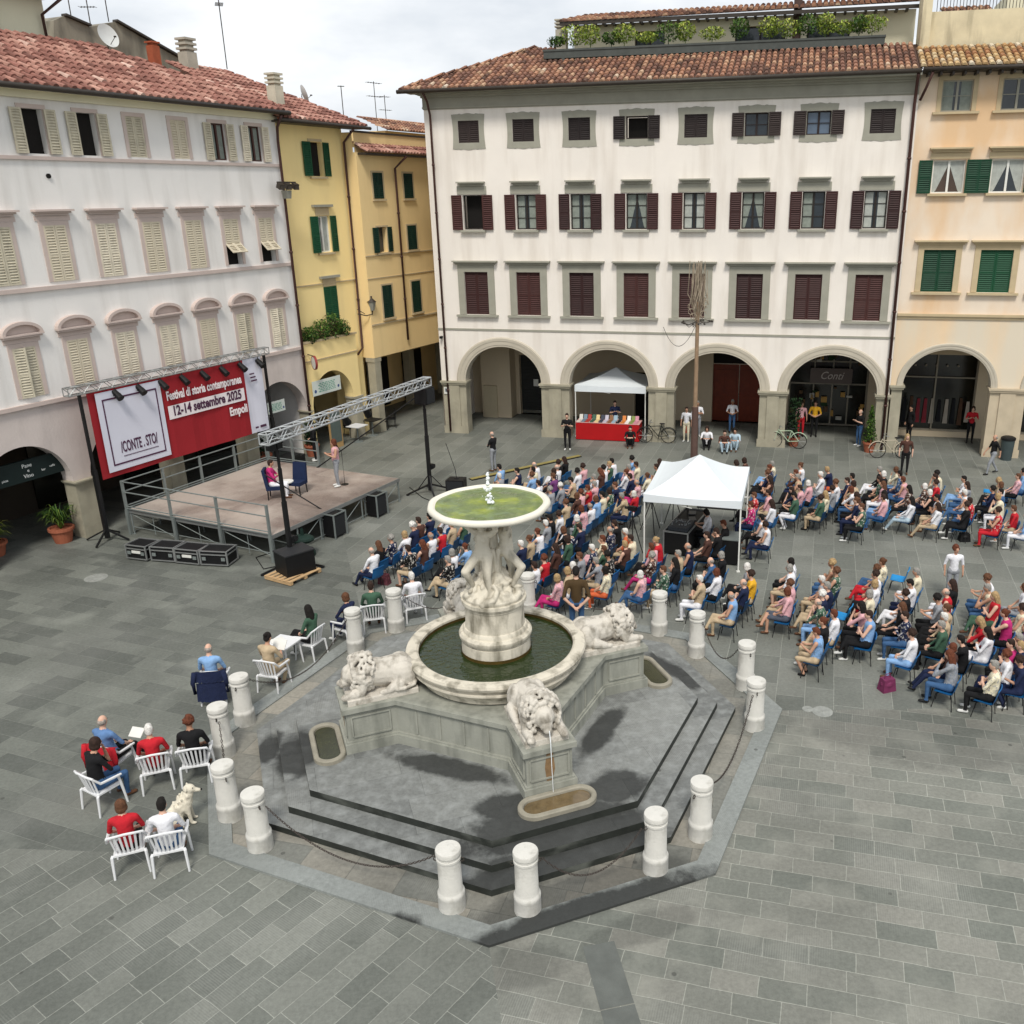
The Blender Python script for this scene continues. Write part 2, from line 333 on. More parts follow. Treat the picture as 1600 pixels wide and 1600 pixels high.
# ================================================================ BUILDINGS
M_white = mat('plaster_warm_white', '#e8e1d8', .9, .04, .5, .18, 30, streak=('#c3b8ab', 1.7, .22, .6, .48, .78))
M_lilac = mat('plaster_lilac_white', '#e6e3df', .9, .04, .5, .18, 30, streak=('#b8b3ac', 1.6, .2, .6, .48, .8))
M_cream = mat('plaster_cream', '#ddd7bd', .9, .05, .6, .1, 30)
M_yellow = mat('plaster_yellow', '#f9e0a0', .9, .04, .5, .12, 30, streak=('#e3cb94', 1.6, .2, .45, .5, .8))
M_ochre = mat('plaster_ochre', '#ebcf98', .9, .05, .5, .12, 30, streak=('#cbb080', 1.4, .2, .5, .5, .8))
M_peach = mat('plaster_peach', '#e0c6a4', .9, .05, .7, .15, 30, streak=('#d5cbb8', .7, .12, .9, .42, .62))
M_beige = mat('plaster_beige', '#c4b59c', .9, .05, .8, .1, 30)
M_greystone = mat('trim_grey_green', '#9a988b', .85, .08, 2, .15, 40)
M_stone = mat('pier_sandstone', '#a09a87', .88, .14, 1.6, .25, 25, streak=('#6d6a5f', 2.2, .5, .5, .5, .8))
M_archst = mat('arch_stone', '#b9b1a1', .85, .06, 2, .15, 40)
M_rose = mat('rose_trim', '#c3b3ab', .85, .05, 2, .1, 40)
M_gutter = mat('gutter_dark', '#3b352f', .5, .1, 5)
M_pipe = mat('pipe_brown', '#4a302b', .5, .1, 5)
M_glass = mat('window_glass', '#2a3136', .12, .3, 1.5, spec=.6)
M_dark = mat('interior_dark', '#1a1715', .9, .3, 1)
M_brown = mat('shutter_brown', '#3c211f', .6, .1, 6)
M_darkbr = mat('shutter_dark', '#2a2120', .6, .1, 6)
M_creamsh = mat('shutter_cream', '#ccc2ac', .6, .06, 6)
M_green = mat('shutter_green', '#14492f', .6, .1, 6)
M_dgreen = mat('shutter_darkgreen', '#153228', .6, .1, 6)
M_curt = mat('curtain', '#858c84', .9, .15, 6); M_curt2 = mat('curtain_pale', '#a8aca6', .9, .12, 6)
M_whitefr = mat('white_frame', '#d8d8d2', .6, .04, 6)
M_ceil = mat('arcade_ceiling', '#8d7f62', .9, .1, 1)
T_red = tint_mat('roof_tiles_red', [(0, '#6d4a41'), (.35, '#906459'), (.7, '#b18778'), (1, '#d6bdae')])
T_old = tint_mat('roof_tiles_old', [(0, '#54423a'), (.3, '#836052'), (.55, '#a57a62'), (.8, '#b99a7e'), (1, '#d4c8b6')])
T_och = tint_mat('roof_tiles_lichen', [(0, '#64503f'), (.3, '#97694c'), (.6, '#b08b60'), (.85, '#c4ab80'), (1, '#d3c6ae')])

def arcade_wall(mb, x0, x1, ztop, arches, depth, mi=0, mi_sof=0, y=0.):
    """arches: (xc, half, zspring, rise); wall starts at zspring between arches (stone piers stand below)"""
    cur = x0
    for (xc, h, zs, rise) in arches:
        mb.poly([(cur, y, zs), (xc-h, y, zs), (xc-h, y, ztop), (cur, y, ztop)], mi)
        mb.poly([(cur, y+depth, zs), (xc-h, y+depth, zs), (xc-h, y+depth, ztop), (cur, y+depth, ztop)], mi)
        N = 28; pts = [(xc-h*cos(pi*k/N), zs+rise*sin(pi*k/N)) for k in range(N+1)]
        for a, b in zip(pts, pts[1:]):
            mb.poly([(a[0], y, a[1]), (b[0], y, b[1]), (b[0], y, ztop), (a[0], y, ztop)], mi)
            mb.poly([(a[0], y+depth, a[1]), (b[0], y+depth, b[1]), (b[0], y+depth, ztop), (a[0], y+depth, ztop)], mi)
            mb.poly([(a[0], y, a[1]), (b[0], y, b[1]), (b[0], y+depth, b[1]), (a[0], y+depth, a[1])], mi_sof)
        cur = xc+h
    zs = arches[-1][2]
    mb.poly([(cur, y, zs), (x1, y, zs), (x1, y, ztop), (cur, y, ztop)], mi)
    mb.poly([(cur, y+depth, zs), (x1, y+depth, zs), (x1, y+depth, ztop), (cur, y+depth, ztop)], mi)

def holed_wall(mb, x0, x1, z0, z1, holes, y=0., mi=0, reveal=.25):
    """holes: (xa, xb, za, zb)"""
    X = sorted({x0, x1, *[h[0] for h in holes], *[h[1] for h in holes]}); Z = sorted({z0, z1, *[h[2] for h in holes], *[h[3] for h in holes]})
    for xa, xb in zip(X, X[1:]):
        for za, zb in zip(Z, Z[1:]):
            cx, cz = (xa+xb)/2, (za+zb)/2
            if any(h[0] < cx < h[1] and h[2] < cz < h[3] for h in holes): continue
            mb.poly([(xa, y, za), (xb, y, za), (xb, y, zb), (xa, y, zb)], mi)
    for (xa, xb, za, zb) in holes:
        for q in (((xa, za), (xb, za)), ((xb, za), (xb, zb)), ((xb, zb), (xa, zb)), ((xa, zb), (xa, za))):
            mb.poly([(q[0][0], y, q[0][1]), (q[1][0], y, q[1][1]), (q[1][0], y+reveal, q[1][1]), (q[0][0], y+reveal, q[0][1])], mi)

SH = {}; CURT_R = random.Random(77)
def shutter_mesh(w, h, m, n=None):
    k = (round(w, 2), round(h, 2), m.name)
    if k in SH: return SH[k]
    b = MB(); t = .055; n = n or max(5, int(h/.085))
    b.bb(0, t, -.02, .02, 0, h); b.bb(w-t, w, -.02, .02, 0, h); b.bb(t, w-t, -.02, .02, 0, t); b.bb(t, w-t, -.02, .02, h-t, h); b.bb(t, w-t, -.018, .018, h*.45, h*.45+t*.8)
    b.bb(t, w-t, .008, .012, t, h-t)
    for i in range(n):
        z = t+(h-2*t)*(i+.5)/n; b.box((w/2, -.004, z), (w-2*t, .012, (h-2*t)/n*.78), Matrix.Rotation(R(-32), 3, 'X'))
    SH[k] = b.mesh('shutter', m); return SH[k]

VARI = {}
def faded(m):
    """neighbouring shutters have weathered differently"""
    if m.name not in VARI:
        base = {'shutter_brown': ('#452724', '#331c1b'), 'shutter_dark': ('#352b29', '#231b1b'), 'shutter_cream': ('#d3cab6', '#bfb7a2'), 'shutter_green': ('#1b5538', '#103d28')}.get(m.name)
        VARI[m.name] = [m]+([mat(m.name+'_pale', base[0], .65, .2, 4), mat(m.name+'_deep', base[1], .6, .2, 4)] if base else [])
    return CURT_R.choice(VARI[m.name])
def add_shutters(win, s, w, z0, z1, m, state='closed', y=-.03, sw=None, jit=0.):
    """children of the window part"""
    hw = w/2; h = z1-z0; m = faded(m)
    if state == 'closed':
        me = shutter_mesh(hw-.005, h, m)
        link('shutter', me, win, (s-hw, y, z0)); link('shutter', me, win, (s+.005, y, z0))
    elif state == 'open':
        me = shutter_mesh(sw or hw, h, m); a = random.uniform(-.05, .10); ww = sw or hw
        link('shutter', me, win, (s-hw-ww-.02, -.07, z0), a*.5); link('shutter', me, win, (s+hw+.02, -.07, z0), -abs(a))
    elif state == 'ajar':
        me = shutter_mesh(hw-.005, h, m)
        o = link('shutter', me, win, (s-hw, y, z0)); o.rotation_euler = (0, 0, R(-14)); o = link('shutter', me, win, (s+.005, y, z0)); o.rotation_euler = (0, 0, R(3))
    elif state == 'awning':
        me = shutter_mesh(hw-.005, h*.52, m); lo = shutter_mesh(hw-.005, h*.46, m)
        for dx in (-hw, .005):
            link('shutter', me, win, (s+dx, y, z0+h*.48)); o = link('shutter', lo, win, (s+dx, y-.42, z0+.08)); o.rotation_euler = (R(-58+0) + R(90) - R(0), 0, 0); o.rotation_euler = (R(-62)+R(15), 0, 0); o.location = (s+dx, y-.34, z0+h*.48-.33)

def casement(parent, s, w, z0, z1, frm, y=.2, curt=None, cols=2, rows=3, open_=False, glass=None):
    """window part: glazing bars in the wall opening; panes and curtain are its sub-parts"""
    b = MB(); t = .05
    b.bb(s-w/2, s-w/2+t, y-.04, y+.03, z0, z1); b.bb(s+w/2-t, s+w/2, y-.04, y+.03, z0, z1)
    b.bb(s-w/2+t, s+w/2-t, y-.04, y+.03, z0, z0+t); b.bb(s-w/2+t, s+w/2-t, y-.04, y+.03, z1-t, z1)
    if not open_:
        b.bb(s-.04, s+.04, y-.045, y+.035, z0+t, z1-t)
        for r in range(1, rows): z = z0+(z1-z0)*r/rows; b.bb(s-w/2+t, s-.04, y-.03, y+.02, z-.012, z+.012); b.bb(s+.04, s+w/2-t, y-.03, y+.02, z-.012, z+.012)
    o = b.build('window', frm, parent)
    p = MB(); yy = y+.01 if not open_ else y+.2
    p.poly([(s-w/2+t, yy+.001, z0+t), (s+w/2-t, yy+.001, z0+t), (s+w/2-t, yy+.001, z1-t), (s-w/2+t, yy+.001, z1-t)])
    p.build('pane', glass or (M_dark if open_ else M_glass), o)
    if curt:
        c = MB(); N = 10
        for sd in ((-1, 1) if curt != 'half' else (CURT_R.choice((-1, 1)),)):
            for k in range(N if curt != 'straight' else 8):
                u0, u1 = k/N, (k+1)/N; xa = s+sd*(w/2-t)*(1-u0*.93); xb = s+sd*(w/2-t)*(1-u1*.93)
                if curt == 'tied':  # gathered towards the jamb half way down
                    zt = z1-t; zb0 = z0+t+(z1-z0)*.95*max(0, u0-.25)*1.1; zb1 = z0+t+(z1-z0)*.95*max(0, u1-.25)*1.1
                else: zt = z1-t; zb0 = zb1 = z0+t
                yk = y+.002-.004*(k % 2)
                c.poly([(xa, yk, zb0), (xb, yk, zb1), (xb, yk, zt), (xa, yk, zt)])
        c.build('curtain', CURT_R.choice([M_curt, M_curt, M_curt2]), o)
    return o

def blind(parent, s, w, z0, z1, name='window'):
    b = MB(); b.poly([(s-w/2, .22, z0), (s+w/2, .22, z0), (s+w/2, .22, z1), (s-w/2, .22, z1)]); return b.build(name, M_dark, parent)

def surround(win, s, w, z0, z1, m, bw=.2, proud=.05, cornice=None, sill=True, frieze=0., lowbw=None, cw=.18):
    """stone frame, cornice and sill as sub-parts of the window"""
    b = MB(); y0 = -proud
    if bw:
        b.bb(s-w/2-bw, s-w/2, y0, .0, z0, z1+bw); b.bb(s+w/2, s+w/2+bw, y0, .0, z0, z1+bw); b.bb(s-w/2, s+w/2, y0, .0, z1, z1+bw)
        if lowbw: b.bb(s-w/2-bw-.03, s+w/2+bw+.03, y0-.02, -.001, z0-lowbw, z0-.002)
        b.build('frame', m, win)
    if frieze:
        b = MB(); b.bb(s-w/2-.22, s+w/2+.22, y0+.01, 0, z1+bw+.005, z1+bw+frieze); b.build('lintel', m, win)
    if cornice:
        b = MB(); z = cornice; cwid = w/2+bw+cw
        b.bb(s-cwid+.12, s+cwid-.12, y0-.06, 0, z-.06, z-.002); b.bb(s-cwid+.06, s+cwid-.06, y0-.12, 0, z, z+.05); b.bb(s-cwid, s+cwid, y0-.2, 0, z+.052, z+.11); b.build('cornice', m, win)
    if sill:
        b = MB(); b.bb(s-w/2-bw-.12, s+w/2+bw+.12, -.17, .0, z0-.1-(lowbw or 0), z0-.012-(lowbw or 0)); b.build('sill', m, win)

def stucco_frame(win, s, w, z0, z1, m, px=.27, pz=.24):
    """flat painted surround with curly outline"""
    b = MB(); pts = []
    X, Z0, Z1 = w/2+px, z0-pz, z1+pz
    def wob(n, a, bb, fn):
        for k in range(n): pts.append(fn(k/n))
    wob(16, 0, 0, lambda u: (s-X+2*X*u, Z0-.045*abs(sin(u*pi*3))*(1 if .2 < u < .8 else .3)))
    wob(8, 0, 0, lambda u: (s+X-.05*sin(u*pi), Z0+(Z1-Z0)*u))
    wob(16, 0, 0, lambda u: (s+X-2*X*u, Z1+.05*abs(sin(u*pi*3))*(1 if .2 < u < .8 else .3)))
    wob(8, 0, 0, lambda u: (s-X+.05*sin(u*pi), Z1-(Z1-Z0)*u))
    hole = [(s-w/2, z0), (s+w/2, z0), (s+w/2, z1), (s-w/2, z1)]
    # ring faces between outline and opening
    import mathutils
    n = len(pts); 
    def near(p):
        # project outline point to the opening rectangle
        x = min(max(p[0], s-w/2), s+w/2); z = min(max(p[1], z0), z1)
        return (x, z)
    for k in range(n):
        a, c = pts[k], pts[(k+1) % n]; na, nc = near(a), near(c)
        q = [(a[0], -.02, a[1]), (c[0], -.02, c[1])]
        if (nc != na): q += [(nc[0], -.02, nc[1]), (na[0], -.02, na[1])]
        else: q += [(na[0], -.02, na[1])]
        b.poly(q)
        b.poly([(a[0], 0, a[1]), (c[0], 0, c[1]), (c[0], -.02, c[1]), (a[0], -.02, a[1])])
    b.build('frame', m, win)

def tile_roof(mb, e0, e1, r0, r1, pitch=.235, row=.42, bias=0.):
    """rows of barrel tiles; e0,e1 eave ends; r0,r1 ridge ends (3D)"""
    e0, e1, r0, r1 = map(Vector, (e0, e1, r0, r1))
    W = (e1-e0).length; H = max((r0-e0).length, (r1-e1).length, ((r0+r1)/2-(e0+e1)/2).length)
    nr = max(2, int(H/row)); nrm = (e1-e0).cross(r0-e0); 
    if nrm.length < 1e-6: nrm = (e1-e0).cross(r1-e0)
    nrm.normalize()
    if nrm.z < 0: nrm = -nrm
    mb.tint = .02; mb.poly([e0-nrm*.01, e1-nrm*.01, r1-nrm*.01, r0-nrm*.01])
    ex = (e1-e0).normalized(); up = nrm.cross(ex).normalized()
    if up.z < 0: up = -up
    nc = int(W/pitch); colt = [random.random() for _ in range(nc+1)]
    def inside(p, eps=.12):
        # position along slope: limits of the trapezoid
        t = (p-e0).dot(up)/max(1e-6, (r0-e0).dot(up)); 
        if t > 1.001: return False
        a = e0.lerp(r0, t); b = e1.lerp(r1, (p-e1).dot(up)/max(1e-6, (r1-e1).dot(up)))
        x = (p-e0).dot(ex); return (a-e0).dot(ex)-eps <= x <= (b-e0).dot(ex)+eps
    for c in range(nc):
        for k in range(nr):
            x = (c+.5)*pitch; d0 = k*row-.06; p0 = e0+ex*x+up*d0
            if not inside(p0+up*.06): continue
            p1 = p0+up*(row+.06)
            j = random.uniform(-.012, .012); ra, rb = .098, .078
            t = min(1, max(.03, .15+bias+.55*random.random()+.3*(random.random()-.5)+.25*math.sin(x*.7+k)*.5)); mb.tint = t
            A = []; B = []
            for q in range(5):
                a = pi*q/4
                A.append(mb.vert(p0+ex*(cos(a)*ra+j)+nrm*(sin(a)*ra*.95+.035))); B.append(mb.vert(p1+ex*(cos(a)*rb+j)+nrm*(sin(a)*rb*.95)))
            for q in range(4): mb.face((A[q], A[q+1], B[q+1], B[q]))
            mb.face(A[::-1])
    mb.tint = 0.

def roof_part(parent, slopes, m, name='roof', bias=0., **kw):
    b = MB()
    for q in slopes: tile_roof(b, *q, bias=bias, **kw)
    b.tint = 0; return b.build(name, m, parent)

def gutter(parent, pts, r=.075, m=None):
    b = MB(); b.tube(pts, r, 8); return b.build('gutter', m or M_gutter, parent, smooth=True)
def downpipe(parent, pts, r=.05, m=None, name='drainpipe'):
    b = MB(); b.tube(pts, r, 8)
    for p, q in zip(pts, pts[1:]):
        L_ = (Vector(q)-Vector(p)).length; n = int(L_/2.2)
        for k in range(1, n+1):
            c = Vector(p).lerp(Vector(q), k/(n+1)); b.cyl(c-Vector((0, 0, .04)), c+Vector((0, 0, .04)), r*1.35, n=8)
    return b.build(name, m or M_pipe, parent, smooth=True)

def arch_mould(parent, xc, h, zs, rise, m, w=.42, proud=.07):
    b = MB(); N = 36
    prof = [(0, .3), (0, -proud*.5), (w*.18, -proud*.5), (w*.2, -proud*.75), (w*.6, -proud*.75), (w*.62, -proud), (w*.88, -proud), (w, -proud*.35), (w, 0)]
    rings = []
    for k in range(N+1):
        a = pi*k/N; rings.append([b.vert((xc-(h-.004+d)*cos(a), y, zs+(rise-.004+d)*sin(a))) for d, y in prof])
    for A, B in zip(rings, rings[1:]):
        for q in range(len(prof)-1): b.face((A[q], A[q+1], B[q+1], B[q]))
    return b.build('arch_moulding', m, parent)

def pier(parent, x0, x1, zs, depth, m, cap=.16):
    b = MB(); y = -.04
    b.bb(x0, x1, y, depth, .0, zs-cap); w = x1-x0
    if w > 1.0: b.bb(x0+w*.28, x1-w*.28, y-.06, y-.003, 0, zs-cap-.003)
    b.bb(x0-.05, x1+.05, y-.10, depth, zs-cap, zs-cap*.5); b.bb(x0-.09, x1+.09, y-.14, depth, zs-cap*.5+.001, zs-.001)
    b.bb(x0-.04, x1+.04, y-.07, y-.064, .0, .35)
    return b.build('pier', m, parent)

def chimney(parent, p, h=1.1, w=.5, m=None, flues=3, name='chimney'):
    m = m or mat('chimney_render', '#a9a496', .9, .12, 3)
    b = MB(); x, y, z = p; b.bb(x-w/2, x+w/2, y-w/2, y+w/2, z-.4, z+h*.6)
    for k in range(flues): zz = z+h*.6+.03+k*h*.13; b.bb(x-w/2-.03, x+w/2+.03, y-w/2-.03, y+w/2+.03, zz+.05, zz+.05+h*.06); b.bb(x-w*.38, x+w*.38, y-w*.38, y+w*.38, zz-.03, zz+.05)
    return b.build(name, m, parent)

# ---------------------------------------------------------------- building in the centre (arcade of four arches)
O_C = Vector((-7.45, 41.70, 0))
bc = empty('building', O_C, YC, 'wide white four-storey building over four arches with dark brown shutters', 'building')
X0, X1 = .3, 20.15
ARC = [(3.27, 1.80, 2.46, 1.62), (8.17, 1.80, 2.46, 1.60), (12.96, 1.85, 2.46, 1.58), (17.8, 1.85, 2.46, 1.62)]
wall = MB(); arcade_wall(wall, X0, X1, 4.8, ARC, .55, 0, 1)
COLS = [2.24+2.385*k for k in range(8)]
winT = [(c-.46, c+.46, 12.6, 13.46) for c in COLS]; winM = [(c-.44, c+.44, 9.1, 10.52) for c in COLS]; winB = [(c-.54, c+.54, 5.49, 7.33) for c in COLS]
holed_wall(wall, X0, X1, 4.8, 13.92, winT+winM+winB)
DEP = 11
wall.poly([(X0, 0, 0), (X0, DEP, 0), (X0, DEP, 14.7), (X0, 0, 14.7)]); wall.poly([(X1, 0, 13.9), (X1, DEP, 13.9), (X1, DEP, 14.8), (X1, 0, 14.8)])
wall.poly([(X0, DEP, 0), (X1, DEP, 0), (X1, DEP, 14.7), (X0, DEP, 14.7)]); wall.poly([(X0, 0, 4.8), (X0, .55, 4.8), (X0, .55, 0), (X0, 0, 0)])
wall.build('wall', [M_white, M_archst], bc)
b = MB(); b.bb(X0-.02, X1, -.05, 0, 13.92, 14.5); b.bb(X0-.03, X1, -.09, 0, 13.95, 14.02, ); b.bb(X0-.05, X1, -.16, 0, 14.36, 14.5); b.bb(X0-.55, X1, -.72, .05, 14.52, 14.6)
b.bb(X0-.1, X1, -.34, -.01, 14.44, 14.517); b.build('cornice', M_greystone, bc)
b = MB(); b.bb(X0-.01, X1, -.035, 0, 4.78, 4.86); b.build('string_course', M_greystone, bc)
for a in ARC: arch_mould(bc, *a, M_archst)
pier(bc, .36, 1.47, 2.46, .55, M_stone)
for a, c in zip(ARC, ARC[1:]): pier(bc, a[0]+a[1], c[0]-c[1], 2.46, .55, M_stone)
pier(bc, ARC[3][0]+ARC[3][1], 20.14, 2.46, .55, M_stone)
# arcade behind the arches
b = MB(); YB = 4.2
b.poly([(X0, .55, 4.55), (X1, .55, 4.55), (X1, YB, 4.55), (X0, YB, 4.55)]); b.build('ceiling', M_ceil, bc)
b = MB()
holed_wall(b, X0, X1, 0, 4.55, [(2.75, 3.95, .0, 3.0), (8.6, 10.6, 0, 2.3), (12.4, 14.9, .0, 3.35), (16.0, 19.6, .0, 4.0)], y=YB, reveal=.35)
b.bb(X1-.01, X1, .55, YB, 0, 4.5); b.bb(1.05, 2.55, YB-.9, YB-.001, 0, 4.5); b.build('arcade_back_wall', M_beige, bc)
b = MB(); b.bb(2.75, 3.95, YB+.3, YB+.34, .15, 3.0)
for k in range(15): b.bb(2.85, 3.85, YB+.26, YB+.298, .3+k*.17, .36+k*.17)
b.build('door', mat('rolling_grille', '#262624', .6, .1, 5), bc)
b = MB(); b.bb(3.4, 3.65, YB+.24, YB+.256, 1.4, 1.75); b.build('notice', mat('paper', '#d9d8d2', .9, .03, 5), bc)
b = MB(); b.bb(1.15, 1.85, YB-.98, YB-.903, 0, 1.6); b.build('cabinet_door', mat('cabinet_cream', '#b5a98f', .7, .05, 5), bc)
b = MB(); b.bb(8.6, 10.6, YB+.3, YB+.34, 0, 2.3); b.build('door', M_dark, bc)
b = MB(); M_door = mat('wood_door_red', '#6d2c16', .5, .2, 3)
b.bb(12.4, 13.62, YB+.3, YB+.35, 0, 2.75); b.bb(13.66, 14.9, YB+.3, YB+.35, 0, 2.75)
for x in (12.5, 13.05, 13.75, 14.3):
    for z in (.2, 1.45): b.bb(x, x+.45, YB+.27, YB+.298, z, z+1.05)
b.build('door', M_door, bc)
b = MB(); b.bb(12.4, 14.9, YB+.3, YB+.35, 2.8, 3.35); b.build('fanlight', M_dark, bc)
# shop front under the fourth arch
b = MB(); b.bb(16.0, 19.6, YB+.3, YB+.34, 0, 4.0); b.build('shop_glass', mat('shop_dark_glass', '#14150f', .15, .4, 1.2, spec=.6), bc)
b = MB(); fr = mat('shop_frame', '#8c8577', .5, .1, 4)
for x in (16.0, 17.1, 17.95, 18.7, 19.52): b.bb(x, x+.07, YB+.2, YB+.296, 0, 4.0)
for z in (0, 1.95, 3.0, 3.93): b.bb(16.07, 19.5, YB+.21, YB+.29, z, z+.07)
b.build('shop_frame', fr, bc)
sg = MB(); sg.bb(16.95, 18.85, YB-.02, YB+.05, 2.05, 2.75); sgo = sg.build('shop_sign', mat('sign_taupe', '#6a605c', .7, .05, 3), bc)
tx = link('lettering', text_mesh('Conti', .5, .9, mat('sign_pale', '#cdc4be', .6, .02, 3), shear=.35, align='CENTER'), sgo, (17.9, YB-.025, 2.25)); tx.rotation_euler = (R(90), 0, 0)
rnd = random.Random(5)
DSP = [mat('disp_white', '#b9b7ad', .8, .1, 3), mat('disp_green', '#223a20', .8, .2, 3), mat('disp_brown', '#5c4630', .8, .2, 3), mat('disp_warm', '#b08a4a', .7, .1, 3)]
for k in range(46):   # framed goods, garlands and lamps in the shop window
    x = rnd.uniform(16.1, 19.4); z = rnd.choice([rnd.uniform(2.8, 3.85), rnd.uniform(.1, 1.8)]); ww = rnd.uniform(.08, .3); b = MB()
    b.bb(x, x+ww, YB+.12, YB+.19, z, z+rnd.uniform(.08, .3)); b.build('displayed_item', DSP[rnd.randrange(4)], bc)
# windows
openT = {3: 'ajar2', 5: 'glass', 6: 'glass'}
for k, c in enumerate(COLS):
    z0, z1 = 12.6, 13.46
    if k in (3, 5, 6):
        wi = casement(bc, c, .92, z0, z1, M_darkbr, rows=2, glass=None if k != 6 else mat('pane_bluish', '#5b6a7c', .1, .2, 1, spec=.6), open_=(k == 3)); add_shutters(wi, c, .92, z0, z1, M_darkbr, 'open', sw=.47)
    else:
        wi = blind(bc, c, .92, z0, z1); add_shutters(wi, c, .92, z0, z1, M_darkbr, 'closed', y=.04)
    stucco_frame(wi, c, .92, z0, z1, M_greystone)
    z0, z1 = 9.1, 10.52
    wi = casement(bc, c, .88, z0, z1, mat('frame_dark_wood', '#2b2521', .5, .1, 5), curt=CURT_R.choice(['tied', 'straight', 'tied', 'half']) if k else None, open_=(k == 0))
    add_shutters(wi, c, .88, z0, z1, M_brown, 'open', sw=.46)
    surround(wi, c, .88, z0, z1, M_greystone, bw=.0, cornice=10.95, sill=True, frieze=0)
    b = MB(); b.bb(c-.66, c+.66, -.03, 0, 10.55, 10.88); b.build('lintel', M_greystone, wi)
    z0, z1 = 5.49, 7.33
    wi = blind(bc, c, 1.08, z0, z1); add_shutters(wi, c, 1.08, z0, z1, M_brown, 'closed', y=.06)
    surround(wi, c, 1.08, z0, z1, M_stone if False else M_greystone, bw=.3, cornice=7.7, lowbw=0)
# roof: front slope, hip on the left, terrace with planters and penthouse
E0, E1 = (X0-.75, -.72, 14.62), (X1, -.72, 14.72)
roof_part(bc, [(E0, E1, (4.2, 2.35, 15.88), (X1, 2.35, 15.95)), (E0[:2]+(14.62,), E0[:2]+(14.62,), (4.2, 2.35, 15.88), (4.2, 2.35, 15.88))] if False else
          [(E0, E1, (2.3, 2.35, 15.88), (X1, 2.35, 15.95)), ((X0-.75, 10, 14.62), E0, (3.9, 7, 16.6), (3.9, 4.2, 16.6)), ((2.3, 2.35, 15.88), (5.6, 2.35, 15.88), (3.9, 4.2, 16.6), (5.6, 4.2, 16.6))], T_old)
gutter(bc, [(X0-.8, -.8, 14.56), (X1-.05, -.8, 14.66)], .08)
b = MB(); b.poly([(3.5, 2.4, 15.85), (X1, 2.4, 15.85), (X1, 8, 15.85), (3.5, 8, 15.85)]); b.build('terrace', mat('terrace_floor', '#8f8678', .9, .1, 2), bc)
downpipe(bc, [(.62, -.75, 14.5), (.62, -.35, 14.2), (.62, -.12, 13.7), (.62, -.12, .1)], .05)
downpipe(bc, [(20.0, -.75, 14.55), (20.02, -.4, 14.3), (20.02, -.14, 13.6), (20.02, -.14, .1)], .06)
chimney(bc, (5.35, 4.0, 16.7), 1.0, .45)
b = MB(); b.cyl((15.45, 4, 15.8), (15.45, 4, 19.5), .17, n=12); b.bb(15.2, 15.7, 3.75, 4.25, 15.8, 16.2); b.build('flue', mat('flue_brown', '#4b3a34', .5, .1, 4), bc, smooth=False)
# penthouse
ph = MB(); holed_wall(ph, 5.9, X1, 15.85, 17.45, [(8.6, 9.9, 16.2, 17.1), (12.9, 15.0, 16.0, 17.1), (15.9, 17.6, 16.0, 17.1)], y=4.0); ph.poly([(5.9, 4, 15.85), (5.9, 8, 15.85), (5.9, 8, 17.45), (5.9, 4, 17.45)])
ph.build('penthouse_wall', M_cream, bc)
for (a, c_) in ((8.6, 9.9), (12.9, 15.0), (15.9, 17.6)): casement(bc, (a+c_)/2, c_-a, 16.0 if a > 9 else 16.2, 17.1, M_darkbr, y=4.2, rows=1)
roof_part(bc, [((5.4, 3.3, 17.48), (X1+.1, 3.3, 17.6), (6.6, 5.4, 18.05), (X1+.1, 5.4, 18.12))], T_old, name='penthouse_roof')
b = MB(); b.bb(5.45, X1+.1, 3.28, 3.34, 17.36, 17.5); 
for k in range(36): b.bb(5.7+k*.4, 5.8+k*.4, 3.32, 3.98, 17.33, 17.42)
b.build('penthouse_eaves', M_gutter, bc)
# planter boxes with shrubs on the terrace edge
def leafy(mb, c, r, n, size=.07, rnd=random, sq=.8):
    for _ in range(n):
        while True:
            p = Vector((rnd.uniform(-1, 1), rnd.uniform(-1, 1), rnd.uniform(-1, 1)))
            if p.length < 1 and rnd.random() < .35+p.length*.65: break
        q = Vector(c)+Vector((p.x*r[0], p.y*r[1], p.z*r[2])); rot = Euler((rnd.uniform(-1.2, 1.2), rnd.uniform(-1.2, 1.2), rnd.uniform(0, 6.28))).to_matrix()
        s_ = size*rnd.uniform(.5, 1.3); mb.tint = rnd.random()*.7+.3*(p.z*.5+.5)
        mb.poly([q+rot @ Vector(v) for v in ((-s_, 0, 0), (0, -s_*.5, s_*.1), (s_, 0, 0), (0, s_*.5, s_*.1))])
LEAF = tint_mat('leaf_green', [(0, '#16240f'), (.4, '#2e4a1c'), (.75, '#4f6e2a'), (1, '#7f9440')], .6, .2)
LEAFY = tint_mat('leaf_yellowgreen', [(0, '#3b4f1e'), (.4, '#6b8230'), (.75, '#9aa848'), (1, '#c4c06a')], .6, .2)
LEAFD = tint_mat('leaf_dark', [(0, '#0a150b'), (.5, '#182c17'), (1, '#31502a')], .6, .2)
M_planter = mat('planter_grey', '#4c504d', .8, .15, 3)
def W_(T, p): return T @ Vector(p)
TC = Matrix.Translation(O_C) @ Matrix.Rotation(YC, 4, 'Z')
p_ = empty('planter_box', W_(TC, (5.0, 2.15, 15.95)), YC, 'long grey planter trough on the roof terrace edge of the white building', 'planter')
b = MB(); b.bb(0, 13.9, 0, .4, 0, .34); b.bb(-.03, 13.93, -.03, .43, .27, .345)
for k in range(7): b.bb(.8+k*2, .92+k*2, -.03, .05, -.15, -.001)
b.build('trough', M_planter, p_)
rs = random.Random(3); shr = [.5, 1.25, 2.0, 2.9, 3.45, 4.4, 5.3, 6.0, 7.1, 8.2, 9.4, 10.1, 10.9, 11.6, 12.3, 12.9, 13.4]
